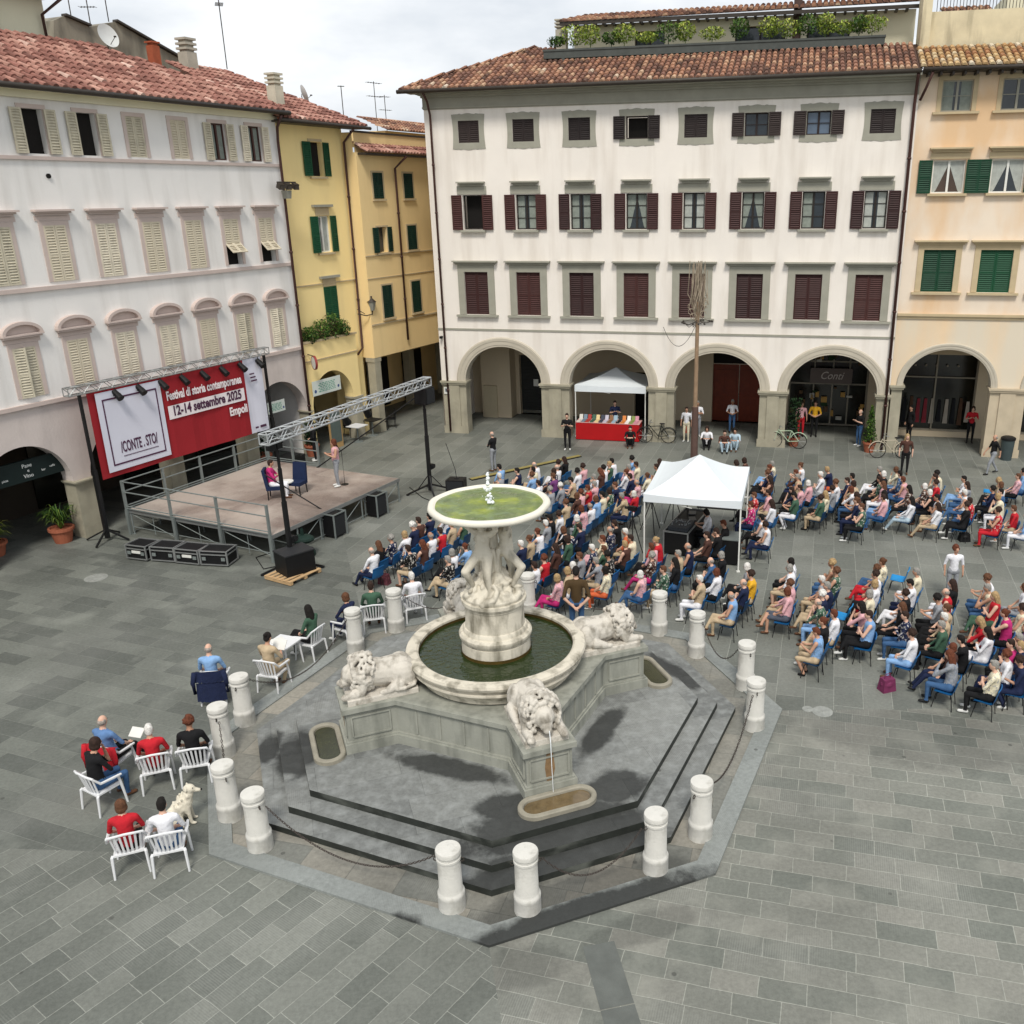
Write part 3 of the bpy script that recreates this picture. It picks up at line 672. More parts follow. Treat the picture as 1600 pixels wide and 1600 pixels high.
names = ['small reddish', 'broad yellow-green', 'thin upright', 'sparse', 'low dark', 'tall pale', 'wispy', 'small rounded', 'wide airy', 'lollipop-shaped', 'small olive', 'pinkish', 'drooping', 'dense', 'bright lime', 'leaning', 'rightmost bushy']
where = ['by the left chimney', 'at the left end', 'left of the first window', 'left of the first window', 'under the first window', 'before the first window', 'right of the first window', 'near the trough middle', 'at the trough middle', 'left of the wide window', 'under the wide window', 'before the wide window', 'left of the brown flue', 'right of the brown flue', 'toward the right end', 'near the right end', 'at the right end']
for i, x in enumerate(shr):
    b = MB(); h = rs.choice([.26, .34, .4, .42]) if i not in (0, 5) else .22
    leafy(b, (0, 0, h+.1), (rs.uniform(.38, .62), .28, h), int(260+h*500), .06, rs)
    b.tint = .1; b.cyl((0, 0, 0), (0, 0, h), .02, .01, 5)
    pl_ = empty('shrub', W_(TC, (5.0+x, 2.35, 16.29)), YC, f'{names[i]} shrub in the roof terrace trough, {where[i]}', 'shrub', 'shrubs in the roof terrace trough')
    b.build('foliage', LEAFY if i % 3 else LEAF, pl_)

# ---------------------------------------------------------------- peach building on the right
br_ = empty('building', W_(TC, (20.153, 0, 0)), YC, 'peach and ochre building with green shutters at the right edge', 'building')
x1 = 9.3
wall = MB(); RA = [(2.2, 1.72, 2.88, 1.52), (7.0, 1.72, 2.88, 1.52)]
arcade_wall(wall, 0, x1, 5.68, RA, .55, 1, 2)
cols = [1.38, 3.5, 5.62, 7.74]
hol = [(c-.6, c+.6, 6.68, 8.3) for c in cols]+[(c-.6, c+.6, 10.4, 11.6) for c in cols]+[(c-.55, c+.55, 13.3, 14.38) for c in cols]
holed_wall(wall, 0, x1, 5.68, 14.75, hol); wall.poly([(x1, 0, 0), (x1, 8, 0), (x1, 8, 14.7), (x1, 0, 14.7)])
M_peachtop = mat('plaster_peach_pale', '#e2d3c0', .9, .05, .7, .15, 30, streak=('#d9b58b', .5, .2, .9, .42, .62))
wall.build('wall', [M_peachtop, M_peach, M_archst], br_)
M_sandtrim = mat('trim_sand', '#bba988', .85, .08, 2, .15, 40)
b = MB(); b.bb(0, x1, -.06, 0, 5.62, 5.72); b.bb(0, x1, -.12, 0, 5.724, 5.82); b.build('string_course', M_sandtrim, br_)
for a in RA: arch_mould(br_, *a, M_archst, w=.26)
pier(br_, .06, RA[0][0]-RA[0][1], 2.88, .55, M_stone); pier(br_, RA[0][0]+RA[0][1], RA[1][0]-RA[1][1], 2.88, .55, mat('pier_pale', '#bcae96', .88, .1, 1.6, .2, 25))
b = MB(); b.poly([(0, .55, 5.0), (x1, .55, 5.0), (x1, 4.5, 5.0), (0, 4.5, 5.0)]); b.build('ceiling', M_ochre, br_)
b = MB(); holed_wall(b, 0, x1, 0, 5.0, [(.45, 3.95, .25, 3.7), (5.1, 8.9, .25, 3.7)], y=3.0, reveal=.3); b.build('arcade_back_wall', M_beige, br_)
for xa, xb in ((.45, 3.95), (5.1, 8.9)):
    b = MB(); b.bb(xa, xb, 3.25, 3.29, .25, 3.7); b.build('shop_glass', MATS['shop_dark_glass'], br_)
    b = MB()
    for x in (xa, xa+(xb-xa)*.5, xb-.06): b.bb(x, x+.06, 3.1, 3.24, .25, 3.7)
    b.bb(xa+.06, xb-.06, 3.12, 3.23, 2.65, 2.7); b.bb(xa+.06, xb-.06, 3.1, 3.24, .25, .33); b.build('shop_frame', MATS['shop_frame'], br_)
rnd = random.Random(11); DRS = [mat('cloth_dark', '#17181c', .9), mat('cloth_wine', '#7c2b35', .9), mat('cloth_tobacco', '#4a3527', .9), mat('cloth_pale', '#9c9489', .9)]
for k in range(11):     # dresses and coats on a rail behind the glass
    x = .7+k*.3; b = MB(); b.box((x, 3.16, 1.15), (.2, .06, rnd.uniform(.9, 1.3)), None, None, .6); b.build('displayed_garment', DRS[[0, 0, 2, 1, 1, 3, 0, 3, 0, 2, 3][k]], br_)
for k in range(5): b = MB(); b.ell((1.3+k*.45, 3.1, 3.2), .05, nu=6, nv=4); b.build('shop_lamp', DRS[3], br_)
for k, c in enumerate(cols):
    z0, z1 = 6.68, 8.3; wi = blind(br_, c, 1.2, z0, z1); add_shutters(wi, c, 1.2, z0, z1, M_green, 'closed', y=.06); surround(wi, c, 1.2, z0, z1, M_sandtrim, bw=.22, cornice=8.55, proud=.04)
    z0, z1 = 10.4, 11.6; wi = casement(br_, c, 1.2, z0, z1, M_whitefr, y=.15, rows=1, curt='tied', glass=mat('pane_brown', '#4d4038', .2, .2, 1) if k == 0 else None); add_shutters(wi, c, 1.2, z0, z1, M_green, 'open', sw=.5)
    surround(wi, c, 1.2, z0, z1, M_sandtrim, bw=.0, cornice=11.93)
    b = MB(); b.bb(c-.72, c+.72, -.03, 0, 11.64, 11.86); b.build('lintel', M_sandtrim, wi)
    z0, z1 = 13.3, 14.38; wi = casement(br_, c, 1.1, z0, z1, M_greystone, y=.12, rows=2, curt='straight' if k == 0 else None); surround(wi, c, 1.1, z0, z1, M_sandtrim, bw=.16, proud=.03)
roof_part(br_, [((-.1, -.72, 14.78), (x1, -.72, 14.74), (-.1, 1.7, 15.75), (x1, 1.7, 15.75))], T_och, bias=.25)
b = MB(); b.bb(0, x1, -.7, 0, 14.62, 14.7); 
for k in range(22): b.bb(.2+k*.42, .28+k*.42, -.68, -.01, 14.5, 14.617)
b.build('eaves', M_gutter, br_); gutter(br_, [(.0, -.78, 14.7), (x1, -.78, 14.66)], .07)
downpipe(br_, [(.35, -.75, 14.6), (.2, -.4, 14.1), (.05, -.2, 13.7)], .05)
b = MB(); b.bb(0, x1, 1.75, 1.95, 15.5, 16.95); b.bb(0, .35, 1.5, 3, 15.5, 18.2); b.build('parapet', mat('old_render', '#cfc3a4', .9, .12, 1.5, .2, 20, streak=('#5f5847', 2.5, .35, .8, .55, .8)), br_)
b = MB(); b.bb(.5, 5, 1.8, 1.84, 17.55, 17.6)
for k in range(38): b.cyl((.55+k*.118, 1.82, 16.95), (.55+k*.118, 1.82, 17.56), .012, n=4)
b.build('railing', M_gutter, br_)
b = MB(); b.bb(1.2, 2.6, 4, 6, 15, 17.2); b.bb(3.6, 9, 5, 8, 15, 18.0); b.build('rooftop_room', M_cream, br_)
roof_part(br_, [((1.0, 3.6, 17.15), (2.9, 3.6, 17.15), (1.0, 5, 17.6), (2.9, 5, 17.6))], T_old, name='rooftop_room_roof')
# ---------------------------------------------------------------- left side of the square
O_L = Vector((-16.79, 28.11, 0)); TL = Matrix.Translation(O_L) @ Matrix.Rotation(YL, 4, 'Z')
def LP(x, y, back=0.):
    w = onplane(x, y, O_L - NL*back, NL) - O_L; return w.dot(DL), w.z
bl = empty('building', O_L, YL, 'long pale lilac building on the left with cream shutters and curved window pediments', 'building')
xa, xb = -14., 10.78
wall = MB(); LA = [(c, 1.5, 1.95, 1.5) for c in (-12.56, -8.93, -5.3, -1.67, 1.96, 5.59, 9.22)]
arcade_wall(wall, xa, xb, 4.68, LA, .5, 1, 1)
lc = [-7.85+1.745*k for k in range(11)]
hol = [(c-.33, c+.33, 11.8, 13.03) for c in lc if c < 11]+[(c-.36, c+.36, 8.15, 9.78) for c in lc]+[(c-.36, c+.36, 4.86, 6.35) for c in lc]
lc = [c for c in lc if c < 10.2]; hol = [h for h in hol if h[1] < 10.6]
holed_wall(wall, xa, xb, 4.68, 13.62, hol)
wall.poly([(xb, 0, 0), (xb, 9, 0), (xb, 9, 13.6), (xb, 0, 13.6)]); wall.poly([(xb, 0, 1.95), (xb, .5, 1.95), (xb, .5, 0), (xb, 0, 0)])
wall.build('wall', [M_lilac, mat('plaster_lower_lilac', '#cbc0ba', .9, .06, 1.2, .3, 12, streak=('#a79d98', 1.2, .4, .6, .5, .75))], bl)
for z, h, pr in ((11.68, .1, .07), (7.98, .12, .09), (4.62, .12, .1)):
    b = MB(); b.bb(xa, xb+.02, -pr, 0, z-h/2, z+h/2); b.build('string_course', M_rose, bl)
for a, c in zip(LA, LA[1:]): pier(bl, a[0]+a[1], c[0]-c[1], 1.95, .5, M_stone, cap=.1)
pier(bl, 10.72, 10.79, 1.95, .5, M_stone, cap=.1)
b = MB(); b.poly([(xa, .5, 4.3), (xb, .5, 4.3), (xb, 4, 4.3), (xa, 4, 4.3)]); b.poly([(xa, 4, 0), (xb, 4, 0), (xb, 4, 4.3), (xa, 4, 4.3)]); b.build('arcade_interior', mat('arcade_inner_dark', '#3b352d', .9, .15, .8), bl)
for c in (-5.3, -1.9, 2.1, 5.7, 9.2): b = MB(); b.bb(c-1.1, c+1.1, 3.9, 3.97, .1, 2.7); b.build('shop_glass', MATS['shop_dark_glass'], bl)
for k, c in enumerate(lc):
    n = k-5      # n=0 is the first whole column in view
    # top row
    z0, z1 = 11.8, 13.03
    if n in (0, 1): wi = blind(bl, c, .66, z0, z1); add_shutters(wi, c, .66, z0, z1, M_creamsh, 'open', sw=.36)
    elif n in (4, 5): wi = casement(bl, c, .66, z0, z1, M_pipe, y=.12, rows=1, curt='straight'); add_shutters(wi, c, .66, z0, z1, M_creamsh, 'open', sw=.34)
    else: wi = blind(bl, c, .66, z0, z1); add_shutters(wi, c, .66, z0, z1, M_creamsh, 'closed', y=.03)
    surround(wi, c, .66, z0, z1, M_rose, bw=.12, sill=False, proud=.03)
    z0, z1 = 8.15, 9.78
    wi = blind(bl, c, .72, z0, z1); add_shutters(wi, c, .72, z0, z1, M_creamsh, 'awning' if n >= 4 else 'closed', y=.0 if n >= 4 else -.02)
    surround(wi, c, .72, z0, z1, M_rose, bw=.13, cornice=10.13, frieze=.15, sill=False, proud=.03, cw=.14)
    z0, z1 = 4.86, 6.35
    wi = blind(bl, c, .72, z0, z1); add_shutters(wi, c, .72, z0, z1, M_creamsh, 'ajar' if n in (-1, 4, 5) else 'closed', y=-.02)
    surround(wi, c, .72, z0, z1, M_rose, bw=.13, frieze=.14, sill=False, proud=.03)
    b = MB(); b.bb(c-.6, c+.6, -.14, 0, 6.64, 6.70); b.bb(c-.64, c+.64, -.19, 0, 6.702, 6.75)
    N = 14; P1 = [(c-.64*cos(pi*q/N)*1, 6.752+.36*sin(pi*q/N)) for q in range(N+1)]; P2 = [(c-.54*cos(pi*q/N), 6.752+.27*sin(pi*q/N)) for q in range(N+1)]
    for q in range(N):
        a1, a2, b1, b2 = P1[q], P1[q+1], P2[q], P2[q+1]
        b.poly([(a1[0], -.17, a1[1]), (a2[0], -.17, a2[1]), (b2[0], -.17, b2[1]), (b1[0], -.17, b1[1])]); b.poly([(a1[0], 0, a1[1]), (a2[0], 0, a2[1]), (a2[0], -.17, a2[1]), (a1[0], -.17, a1[1])])
        b.poly([(b1[0], -.03, b1[1]), (b2[0], -.03, b2[1]), (b2[0], -.17, b2[1]), (b1[0], -.17, b1[1])])
        b.poly([(b1[0], -.03, b1[1]), (b2[0], -.03, b2[1]), (b2[0], -.03, 6.752), (b1[0], -.03, 6.752)])
    b.build('pediment', M_rose, wi)
b = MB(); b.bb(xa, xb+.3, -.42, 0, 13.5, 13.6); b.bb(xa, xb+.02, -.12, 0, 13.3, 13.5); b.build('eaves', M_cream, bl)
gutter(bl, [(xa, -.52, 13.56), (xb+.3, -.52, 13.56)], .085)
roof_part(bl, [((xa, -.45, 13.62), (xb+.35, -.45, 13.62), (xa, 4.2, 15.6), (7.2, 4.2, 15.55))], T_red, pitch=.3, row=.5)
b = MB(); b.poly([(xb+.35, -.45, 13.6), (xb+.35, 8, 13.6), (7.2, 8, 15.5), (7.2, 4.2, 15.5)]); b.build('roof_side', mat('roof_plain_red', '#9a6355', .9, .2, 6), bl)
downpipe(bl, [(10.6, -.52, 13.45), (10.66, -.2, 13.05), (10.7, -.12, 12.6), (10.7, -.12, .1)], .055)
chimney(bl, (8.6, 3.4, 15.3), .9, .32, mat('chimney_brick', '#9a5238', .9, .15, 6), flues=1)
chimney(bl, (11.3, 4.6, 15.2), 1.35, .5, flues=3); chimney(bl, (12.4, 1.3, 14.0), 1.2, .45, mat('chimney_pale', '#c2bca9', .9, .12, 3), flues=3)
b = MB(); s0, z0 = LP(75, 275); b.cyl((s0, -.05, z0), (s0, 0, z0), .07, n=10); b.build('vent', M_dark, bl)
# satellite dish helper
def dish(p, r, az, label):
    t = empty('satellite_dish', p, az, label, 'satellite dish'); b = MB(); prof = [(r*k/6, .22*r*(k/6)**2) for k in range(1, 7)]
    b.lathe(prof, n=24, cap_bot=True); b.build('dish', mat('dish_white', '#c9cbc8', .5, .04, 3), t, smooth=True).rotation_euler = (R(72), 0, 0)
    b = MB(); b.tube([(0, 0, -r*1.3), (0, .06, -r*.2), (0, .05, 0)], .02, 6); b.tube([(0, -.05, -r*.8), (0, -r*1.0, -r*.1)], .012, 5); b.box((0, -r*1.0, -r*.08), (.05, .09, .05)); b.build('bracket', M_gutter, t)
dish(W_(TL, (LP(167, 57, 5)[0], 5.0, LP(167, 57, 5)[1])), .42, YL, 'white satellite dish on the roof in front of the grey gable wall')
dish(W_(TL, (LP(473, 147, 4)[0], 4.0, LP(473, 147, 4)[1])), .38, YL+1.0, 'white satellite dish above the yellow building roof')
# lamp bracket with floodlights at the corner
s0, z0 = LP(435, 285)
fl_ = empty('floodlight_bracket', W_(TL, (s0, -.15, z0)), YL, 'black floodlight bracket high on the corner of the lilac building', 'floodlight')
b = MB(); b.beam((-.5, -.25, 0), (.5, -.25, 0), .05); b.beam((0, 0, 0), (0, -.3, 0), .05); b.build('bracket', M_gutter, fl_)
for dx in (-.4, 0, .4): b = MB(); b.box((dx, -.3, -.14), (.24, .18, .2), Matrix.Rotation(R(25), 3, 'X')); b.box((dx, -.36, -.2), (.2, .1, .16)); b.build('floodlight', M_gutter, fl_)
b = MB(); b.box((0, -.2, -.45), (.22, .22, .3), None, None, 1.3); b.cyl((0, -.2, -.3), (0, -.2, -.05), .02, n=5); b.build('lantern', mat('lantern_glass', '#8b8a80', .3, .1, 3), fl_)
# dark green sign board in the first arch with white lettering
a_ = empty('awning_sign', W_(TL, (-3.1, .25, 2.3)), YL, 'dark green shop sign board under the leftmost arch with small white lettering', 'shop sign')
b = MB(); b.bb(0, 2.9, 0, .08, 0, .62); b.bb(0, 2.9, -.02, .1, .62, .66); b.build('board', mat('sign_darkgreen', '#12201f', .6, .1, 3), a_)
wh = mat('lettering_white', '#d9dcda', .7, .03, 3)
for txt, x, z, sz in (('Pane', 1.7, .43, .17), ('e', 1.72, .28, .15), ('Vino', 1.7, .11, .17), ('bar', 2.2, .2, .1), ('caffè', 2.5, .25, .1), ('pizza', .95, .16, .1)):
    t = link('lettering', text_mesh(txt, sz, 1, wh, align='CENTER'), a_, (x, -.006, z)); t.rotation_euler = (R(90), 0, 0)

# cream block behind, at the top left
bk = empty('building', W_(TL, (-12, 6, 0)), YL, 'cream rooftop block with green shutter at the top left corner', 'building')
b = MB(); holed_wall(b, 0, 18.4, 13, 17.35, [(15.1, 16.0, 16.0, 17.2)]); b.poly([(18.4, 0, 13), (18.4, 6, 13), (18.4, 6, 17.35), (18.4, 0, 17.35)]); b.build('wall', M_cream, bk)
wi = blind(bk, 15.55, .9, 16.0, 17.2); add_shutters(wi, 15.55, .9, 16.0, 17.2, M_green, 'open', sw=.55); surround(wi, 15.55, .9, 16, 17.2, M_rose, bw=.06, sill=False)
roof_part(bk, [((-.5, -.8, 17.4), (18.9, -.8, 17.4), (-.5, 3, 18.6), (16, 3, 18.6)), ((18.9, -.8, 17.4), (18.9, 6, 17.4), (16, 3, 18.6), (16, 6, 18.6))], T_old)
b = MB(); b.bb(-.4, 18.8, -.75, 6, 17.3, 17.38); b.build('eaves', M_gutter, bk); downpipe(bk, [(18.7, -.8, 17.3), (18.2, -.15, 16.7), (18.3, -.1, 14)], .055)
# grey gabled rendered wall
gb = empty('building', W_(TL, (0, 8.5, 0)), YL, 'weathered grey rendered gable rising behind the red roof', 'building')
pts = [LP(x, y, 8.5) for x, y in ((84, 60), (84, 32), (100, 25), (140, 42), (180, 34), (245, 72), (300, 102), (300, 150), (84, 150))]
b = MB(); b.poly([(s, 0, z) for s, z in pts]); b.poly([(s, 3, z) for s, z in pts][::-1])
for p, q in zip(pts, pts[1:]+pts[:1]): b.poly([(p[0], 0, p[1]), (q[0], 0, q[1]), (q[0], 3, q[1]), (p[0], 3, p[1])])
b.build('wall', mat('old_grey_render', '#8b8577', .9, .15, 1.2, .2, 20, streak=('#4d4a42', 1.5, .4, .8, .45, .7)), gb)
for p, q in ((pts[4], pts[6]), (pts[2], pts[3])): b = MB(); b.beam((p[0], 0, p[1]+.05), (q[0], 0, q[1]+.05), .3, .08); b.build('coping', M_gutter, gb)

# ---------------------------------------------------------------- yellow building
by = empty('building', W_(TL, (10.8, 0, 0)), YL, 'bright yellow building with green shutters and a planted terrace over an arch', 'building')
yb = .4; x1 = 15.1-10.8
wall = MB(); yA = [(1.62, 1.33, 1.95, 1.42)]
arcade_wall(wall, 0, 3.45, 4.72, yA, .5, 0, 0)
wall.poly([(0, 0, 0), (.29, 0, 0), (.29, 0, 1.95), (0, 0, 1.95)]); wall.poly([(3.45, 0, 0), (3.45, yb+1, 0), (3.45, yb+1, 4.72), (3.45, 0, 4.72)])
zr = [(11.33, 12.65), (8.28, 9.75), (5.35, 6.85)]; cs = 13.35-10.8
holed_wall(wall, 0, x1, 3.95, 13.3, [(cs-.4, cs+.4, a, c_) for a, c_ in zr], y=yb)
wall.poly([(3.45, yb, 0), (x1, yb, 0), (x1, yb, 3.95), (3.45, yb, 3.95)]); wall.poly([(x1, yb, 0), (x1, 8, 0), (x1, 8, 13.3), (x1, yb, 13.3)])
wall.poly([(0, .5, 0), (0, 4, 0), (0, 4, 4), (0, .5, 4)])
wall.build('wall', M_yellow, by)
b = MB(); b.bb(-.0, 3.5, -.05, .1, 4.72, 4.8); b.bb(0, x1, yb-.05, yb, 6.98, 7.03); b.bb(0, 3.47, -.04, 0, 3.95, 4.0); b.build('string_course', M_sandtrim, by)
b = MB(); b.bb(0, 3.4, .1, yb-.005, 4.0, 4.2); b.build('terrace', M_gutter, by)
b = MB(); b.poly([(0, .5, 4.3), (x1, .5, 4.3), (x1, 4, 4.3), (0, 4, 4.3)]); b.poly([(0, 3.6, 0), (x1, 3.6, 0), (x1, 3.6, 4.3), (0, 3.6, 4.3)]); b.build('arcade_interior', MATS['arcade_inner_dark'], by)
b = MB(); b.bb(2.98, 3.46, -.03, .5, 0, 1.86); b.bb(2.92, 3.52, -.09, .5, 1.86, 1.95); b.build('pier', M_stone, by)
for i, (z0, z1) in enumerate(zr):
    if i == 0: wi = blind(by, cs, .8, z0, z1)
    else: wi = casement(by, cs, .8, z0, z1, M_whitefr, y=yb+.12, rows=1, curt='straight')
    if i == 0:
        for v in wi.data.vertices: v.co.y = yb+.22
    st_ = 'open' if i < 2 else 'closed'
    me = shutter_mesh(.4, z1-z0, M_green)
    if st_ == 'open': link('shutter', me, wi, (cs-.82, yb-.07, z0), R(-8)); link('shutter', me, wi, (cs+.42, yb-.07, z0), R(6))
    else: link('shutter', me, wi, (cs-.4, yb-.02, z0)); link('shutter', me, wi, (cs+.005, yb-.02, z0))
    b = MB(); b.bb(cs-.5, cs+.5, yb-.12, yb, z0-.1, z0-.02); b.build('sill', M_sandtrim, wi)
    b = MB(); b.bb(cs-.42, cs+.42, yb-.03, yb, z1+.02, z1+(.12 if i == 0 else .34)); b.build('lintel', M_sandtrim, wi)
    if i: b = MB(); b.bb(cs-.6, cs+.6, yb-.14, yb, z1+.36, z1+.46); b.build('cornice', M_greystone, wi)
roof_part(by, [((-.3, -.35, 13.4), (x1+.9, -.35, 13.35), (-.3, 5, 15.6), (x1-1.6, 5, 15.6))], T_red, pitch=.27)
b = MB(); b.poly([(x1+.9, -.35, 13.33), (x1+.9, 6, 13.33), (x1-1.6, 6, 15.55), (x1-1.6, 5, 15.55)]); b.build('roof_side', MATS['roof_plain_red'], by)
b = MB(); b.bb(-.2, x1+.8, -.3, yb, 13.24, 13.33); b.build('eaves', M_gutter, by); gutter(by, [(-.2, -.42, 13.32), (x1+.95, -.42, 13.28)], .07)
downpipe(by, [(x1-.1, -.4, 13.25), (x1-.08, yb-.15, 12.7), (x1-.08, yb-.1, 3.95), (x1-.45, yb-.1, 3.7)], .05)
pt = empty('planter_box', W_(TL, (11.0, .05, 4.2)), YL, 'dark planter trough on the yellow building terrace', 'planter')
b = MB(); b.bb(0, 2.9, .05, .3, 0, .45); b.bb(0, 2.9, .0, .33, .45, .5); b.build('trough', mat('planter_dark', '#2f2723', .8, .1, 3), pt)
rs = random.Random(9)
for i, (x, h, r) in enumerate(((.45, .45, .4), (1.15, .6, .5), (1.95, .75, .6), (2.55, .5, .4))):
    t = empty('shrub', W_(TL, (11.0+x, .1, 4.68)), YL, ['small reddish-green shrub, leftmost on the yellow terrace', 'medium bushy shrub, second from the left on the yellow terrace', 'tallest leafy shrub on the yellow terrace', 'low shrub at the right end of the yellow terrace'][i], 'shrub', 'shrubs on the yellow terrace')
    b = MB(); leafy(b, (0, 0, h*.75), (r, .35, h*.8), 500, .06, rs); b.build('foliage', LEAF, t)
    b = MB()
    for k in range(6): a = k; b.tube([(0, 0, 0), (.1*cos(a), .1*sin(a), h*.5), (.3*r*cos(a), .3*sin(a)*r, h*1.2)], .012, 4)
    b.build('stem', mat('bark', '#4a3a2a', .9, .15, 8), t)
# white/green banner hung in the yellow arch, another inside the last lilac arch
def banner(px, back, label, name='hanging_banner', stripes=2):
    c = [LP(x, y, back) for x, y in px]; s0 = min(p[0] for p in c); z0 = min(p[1] for p in c); w_ = max(p[0] for p in c)-s0; h_ = max(p[1] for p in c)-z0
    t = empty(name, W_(TL, (s0, back, z0)), YL, label, 'banner'); b = MB(); b.bb(0, w_, 0, .02, 0, h_); b.build('cloth', mat('banner_white', '#cfd6cf', .8, .04, 3), t)
    b = MB(); 
    for k in range(stripes*3):
        zz = h_*(.2+.65*k/(stripes*3)); x = w_*(.2+.05*(k % 2)); 
        while x < w_*.78: l_ = random.uniform(.05, .16); b.bb(x, min(x+l_, w_*.8), -.006, -.001, zz, zz+h_*.05); x += l_+.05
    b.build('printed_lines', mat('print_green', '#5c9c84', .8, .05, 3), t)
    b = MB(); b.cyl((w_*.09, -.004, h_*.3), (w_*.09, -.001, h_*.3), h_*.12, n=12); b.cyl((w_*.91, -.004, h_*.3), (w_*.91, -.001, h_*.3), h_*.1, n=12); b.build('emblem', mat('print_blue', '#475a86', .8, .05, 3), t)
banner([(488, 597), (531, 586), (490, 620), (532, 603)], -.1, 'white and green banner hanging in the yellow arch')
banner([(418, 630), (444, 623), (420, 648), (445, 640)], .2, 'small white and green banner in the last arch of the lilac building')
# round club sign projecting at the corner
s0, z0 = LP(473, 567)
t = empty('projecting_sign', W_(TL, (10.95, -.45, z0)), YL+R(60), 'round white projecting sign between lilac and yellow buildings', 'sign'); b = MB(); b.cyl((0, -.04, 0), (0, .04, 0), .26, n=24); b.build('disc', M_whitefr, t)
b = MB(); b.lathe([(.26, -.045), (.29, -.045), (.29, .045), (.26, .045)], n=24); o = b.build('rim', mat('rim_red', '#8c3a36', .6), t); o.rotation_euler = (R(90), 0, 0)
b = MB(); b.beam((0, 0, .28), (.45, .1, .3), .03); b.build('bracket', M_gutter, t)
# wall lantern between yellow and ochre
t = empty('wall_lantern', W_(TL, (LP(572, 470, 0)[0], -.3, LP(572, 485, 0)[1])), YL, 'black wrought-iron wall lantern on the corner between yellow and ochre buildings', 'lantern')
b = MB(); b.tube([(-.6, .35, -.1), (-.3, .1, -.2), (0, 0, -.15), (0, 0, 0)], .025, 6); b.tube([(-.6, .35, .1), (-.35, .15, -.12)], .018, 5); b.build('bracket', M_gutter, t)
b = MB(); b.cyl((0, 0, 0), (0, 0, .38), .1, .19, n=6); b.build('glass', MATS['lantern_glass'], t); b = MB(); b.cyl((0, 0, .38), (0, 0, .55), .22, .04, n=6); b.ell((0, 0, .6), .05, nu=6, nv=4); b.build('cap', M_gutter, t)

# ---------------------------------------------------------------- ochre building down the side street
bo = empty('building', W_(TL, (15.1, 0, 0)), YL, 'ochre building along the side street with dark green shutters and overhanging lower floor', 'building')
yo = -.28; x1 = 12
wall = MB(); c1, c2, c3 = 1.3, 3.55, 6.2; hh = []
for c in (c1, c2, c3): hh += [(c-.32, c+.32, 10.42, 11.5), (c-.34, c+.34, 8.12, 9.2), (c-.34, c+.34, 5.2, 6.65)]
holed_wall(wall, 0, x1, 3.5, 12.3, hh, y=yo); holed_wall(wall, .1, x1, 12.3, 13.1, [], y=yo+.15)
wall.poly([(0, yo, 3.5), (0, 5, 3.5), (0, 5, 13.1), (0, yo+.15, 13.1), (0, yo+.15, 12.3), (0, yo, 12.3)])
wall.poly([(0, yo, 3.5), (x1, yo, 3.5), (x1, 3, 3.5), (0, 3, 3.5)]); wall.poly([(0, 3, 0), (x1, 3, 0), (x1, 3, 3.5), (0, 3, 3.5)])
wall.build('wall', M_ochre, bo)
for x, dy in ((.0, 0), (2.6, 2.2), (5.6, 2.2), (8.6, 2.2)): b = MB(); b.bb(x, x+.42, yo+.02+dy, yo+.44+dy, 0, 3.3); b.bb(x-.03, x+.48, yo+.01+dy, yo+.5+dy, 3.3, 3.497); b.build('pillar', M_stone, bo)
b = MB()
for x in (.7, 3.3, 6.3): b.bb(x, x+1.7, 2.9, 2.97, .1, 2.6)
b.build('door', M_dark, bo)
for c in (c1, c2, c3):
    for i, (z0, z1) in enumerate(((10.42, 11.5), (8.12, 9.2), (5.2, 6.65))):
        wi = MB(); wi.poly([(c-.34, yo+.22, z0), (c+.34, yo+.22, z0), (c+.34, yo+.22, z1), (c-.34, yo+.22, z1)]); wi = wi.build('window', M_glass if (i == 1 and c == c1) else M_dark, bo)
        me = shutter_mesh(.33, z1-z0, M_dgreen)
        if i == 1 and c == c1: link('shutter', me, wi, (c-.7, yo-.07, z0), R(-6)); link('shutter', me, wi, (c+.37, yo-.07, z0), R(6))
        else: link('shutter', me, wi, (c-.335, yo-.02, z0)); link('shutter', me, wi, (c+.005, yo-.02, z0))
        b = MB(); b.bb(c-.46, c+.46, yo-.1, yo, z0-.1, z0-.02); b.bb(c-.44, c-.35, yo-.03, yo, z0, z1+.08); b.bb(c+.35, c+.44, yo-.03, yo, z0, z1+.08); b.bb(c-.35, c+.35, yo-.03, yo, z1+.01, z1+.08); b.build('frame', M_sandtrim, wi)
b = MB(); b.bb(0, x1, yo-.05, yo, 7.98, 8.03); b.bb(0, x1, yo-.03, yo, 7.0, 7.04); b.bb(0, x1, yo-.05, yo, 4.95, 5.02); b.build('string_course', M_sandtrim, bo)
roof_part(bo, [((.1, yo-.45, 12.32), (x1, yo-.45, 12.32), (.1, yo+.14, 12.62), (x1, yo+.14, 12.62))], T_red)
b = MB(); b.bb(.1, x1, yo-.42, yo, 12.2, 12.29); b.bb(.08, x1, yo+.1, yo+.3, 13.1, 13.18); b.build('eaves', M_gutter, bo)
downpipe(bo, [(2.9, yo-.5, 12.2), (2.5, yo-.12, 11.7), (2.5, yo-.1, 4.0)], .05)
b = MB(); b.bb(5.2, 12, 2, 8, 13.1, 13.5); b.build('rooftop_room', M_ochre, bo); roof_part(bo, [((4.9, 1.6, 13.5), (12, 1.6, 13.5), (6.0, 4, 14.2), (12, 4, 14.2))], T_old, name='rooftop_room_roof')
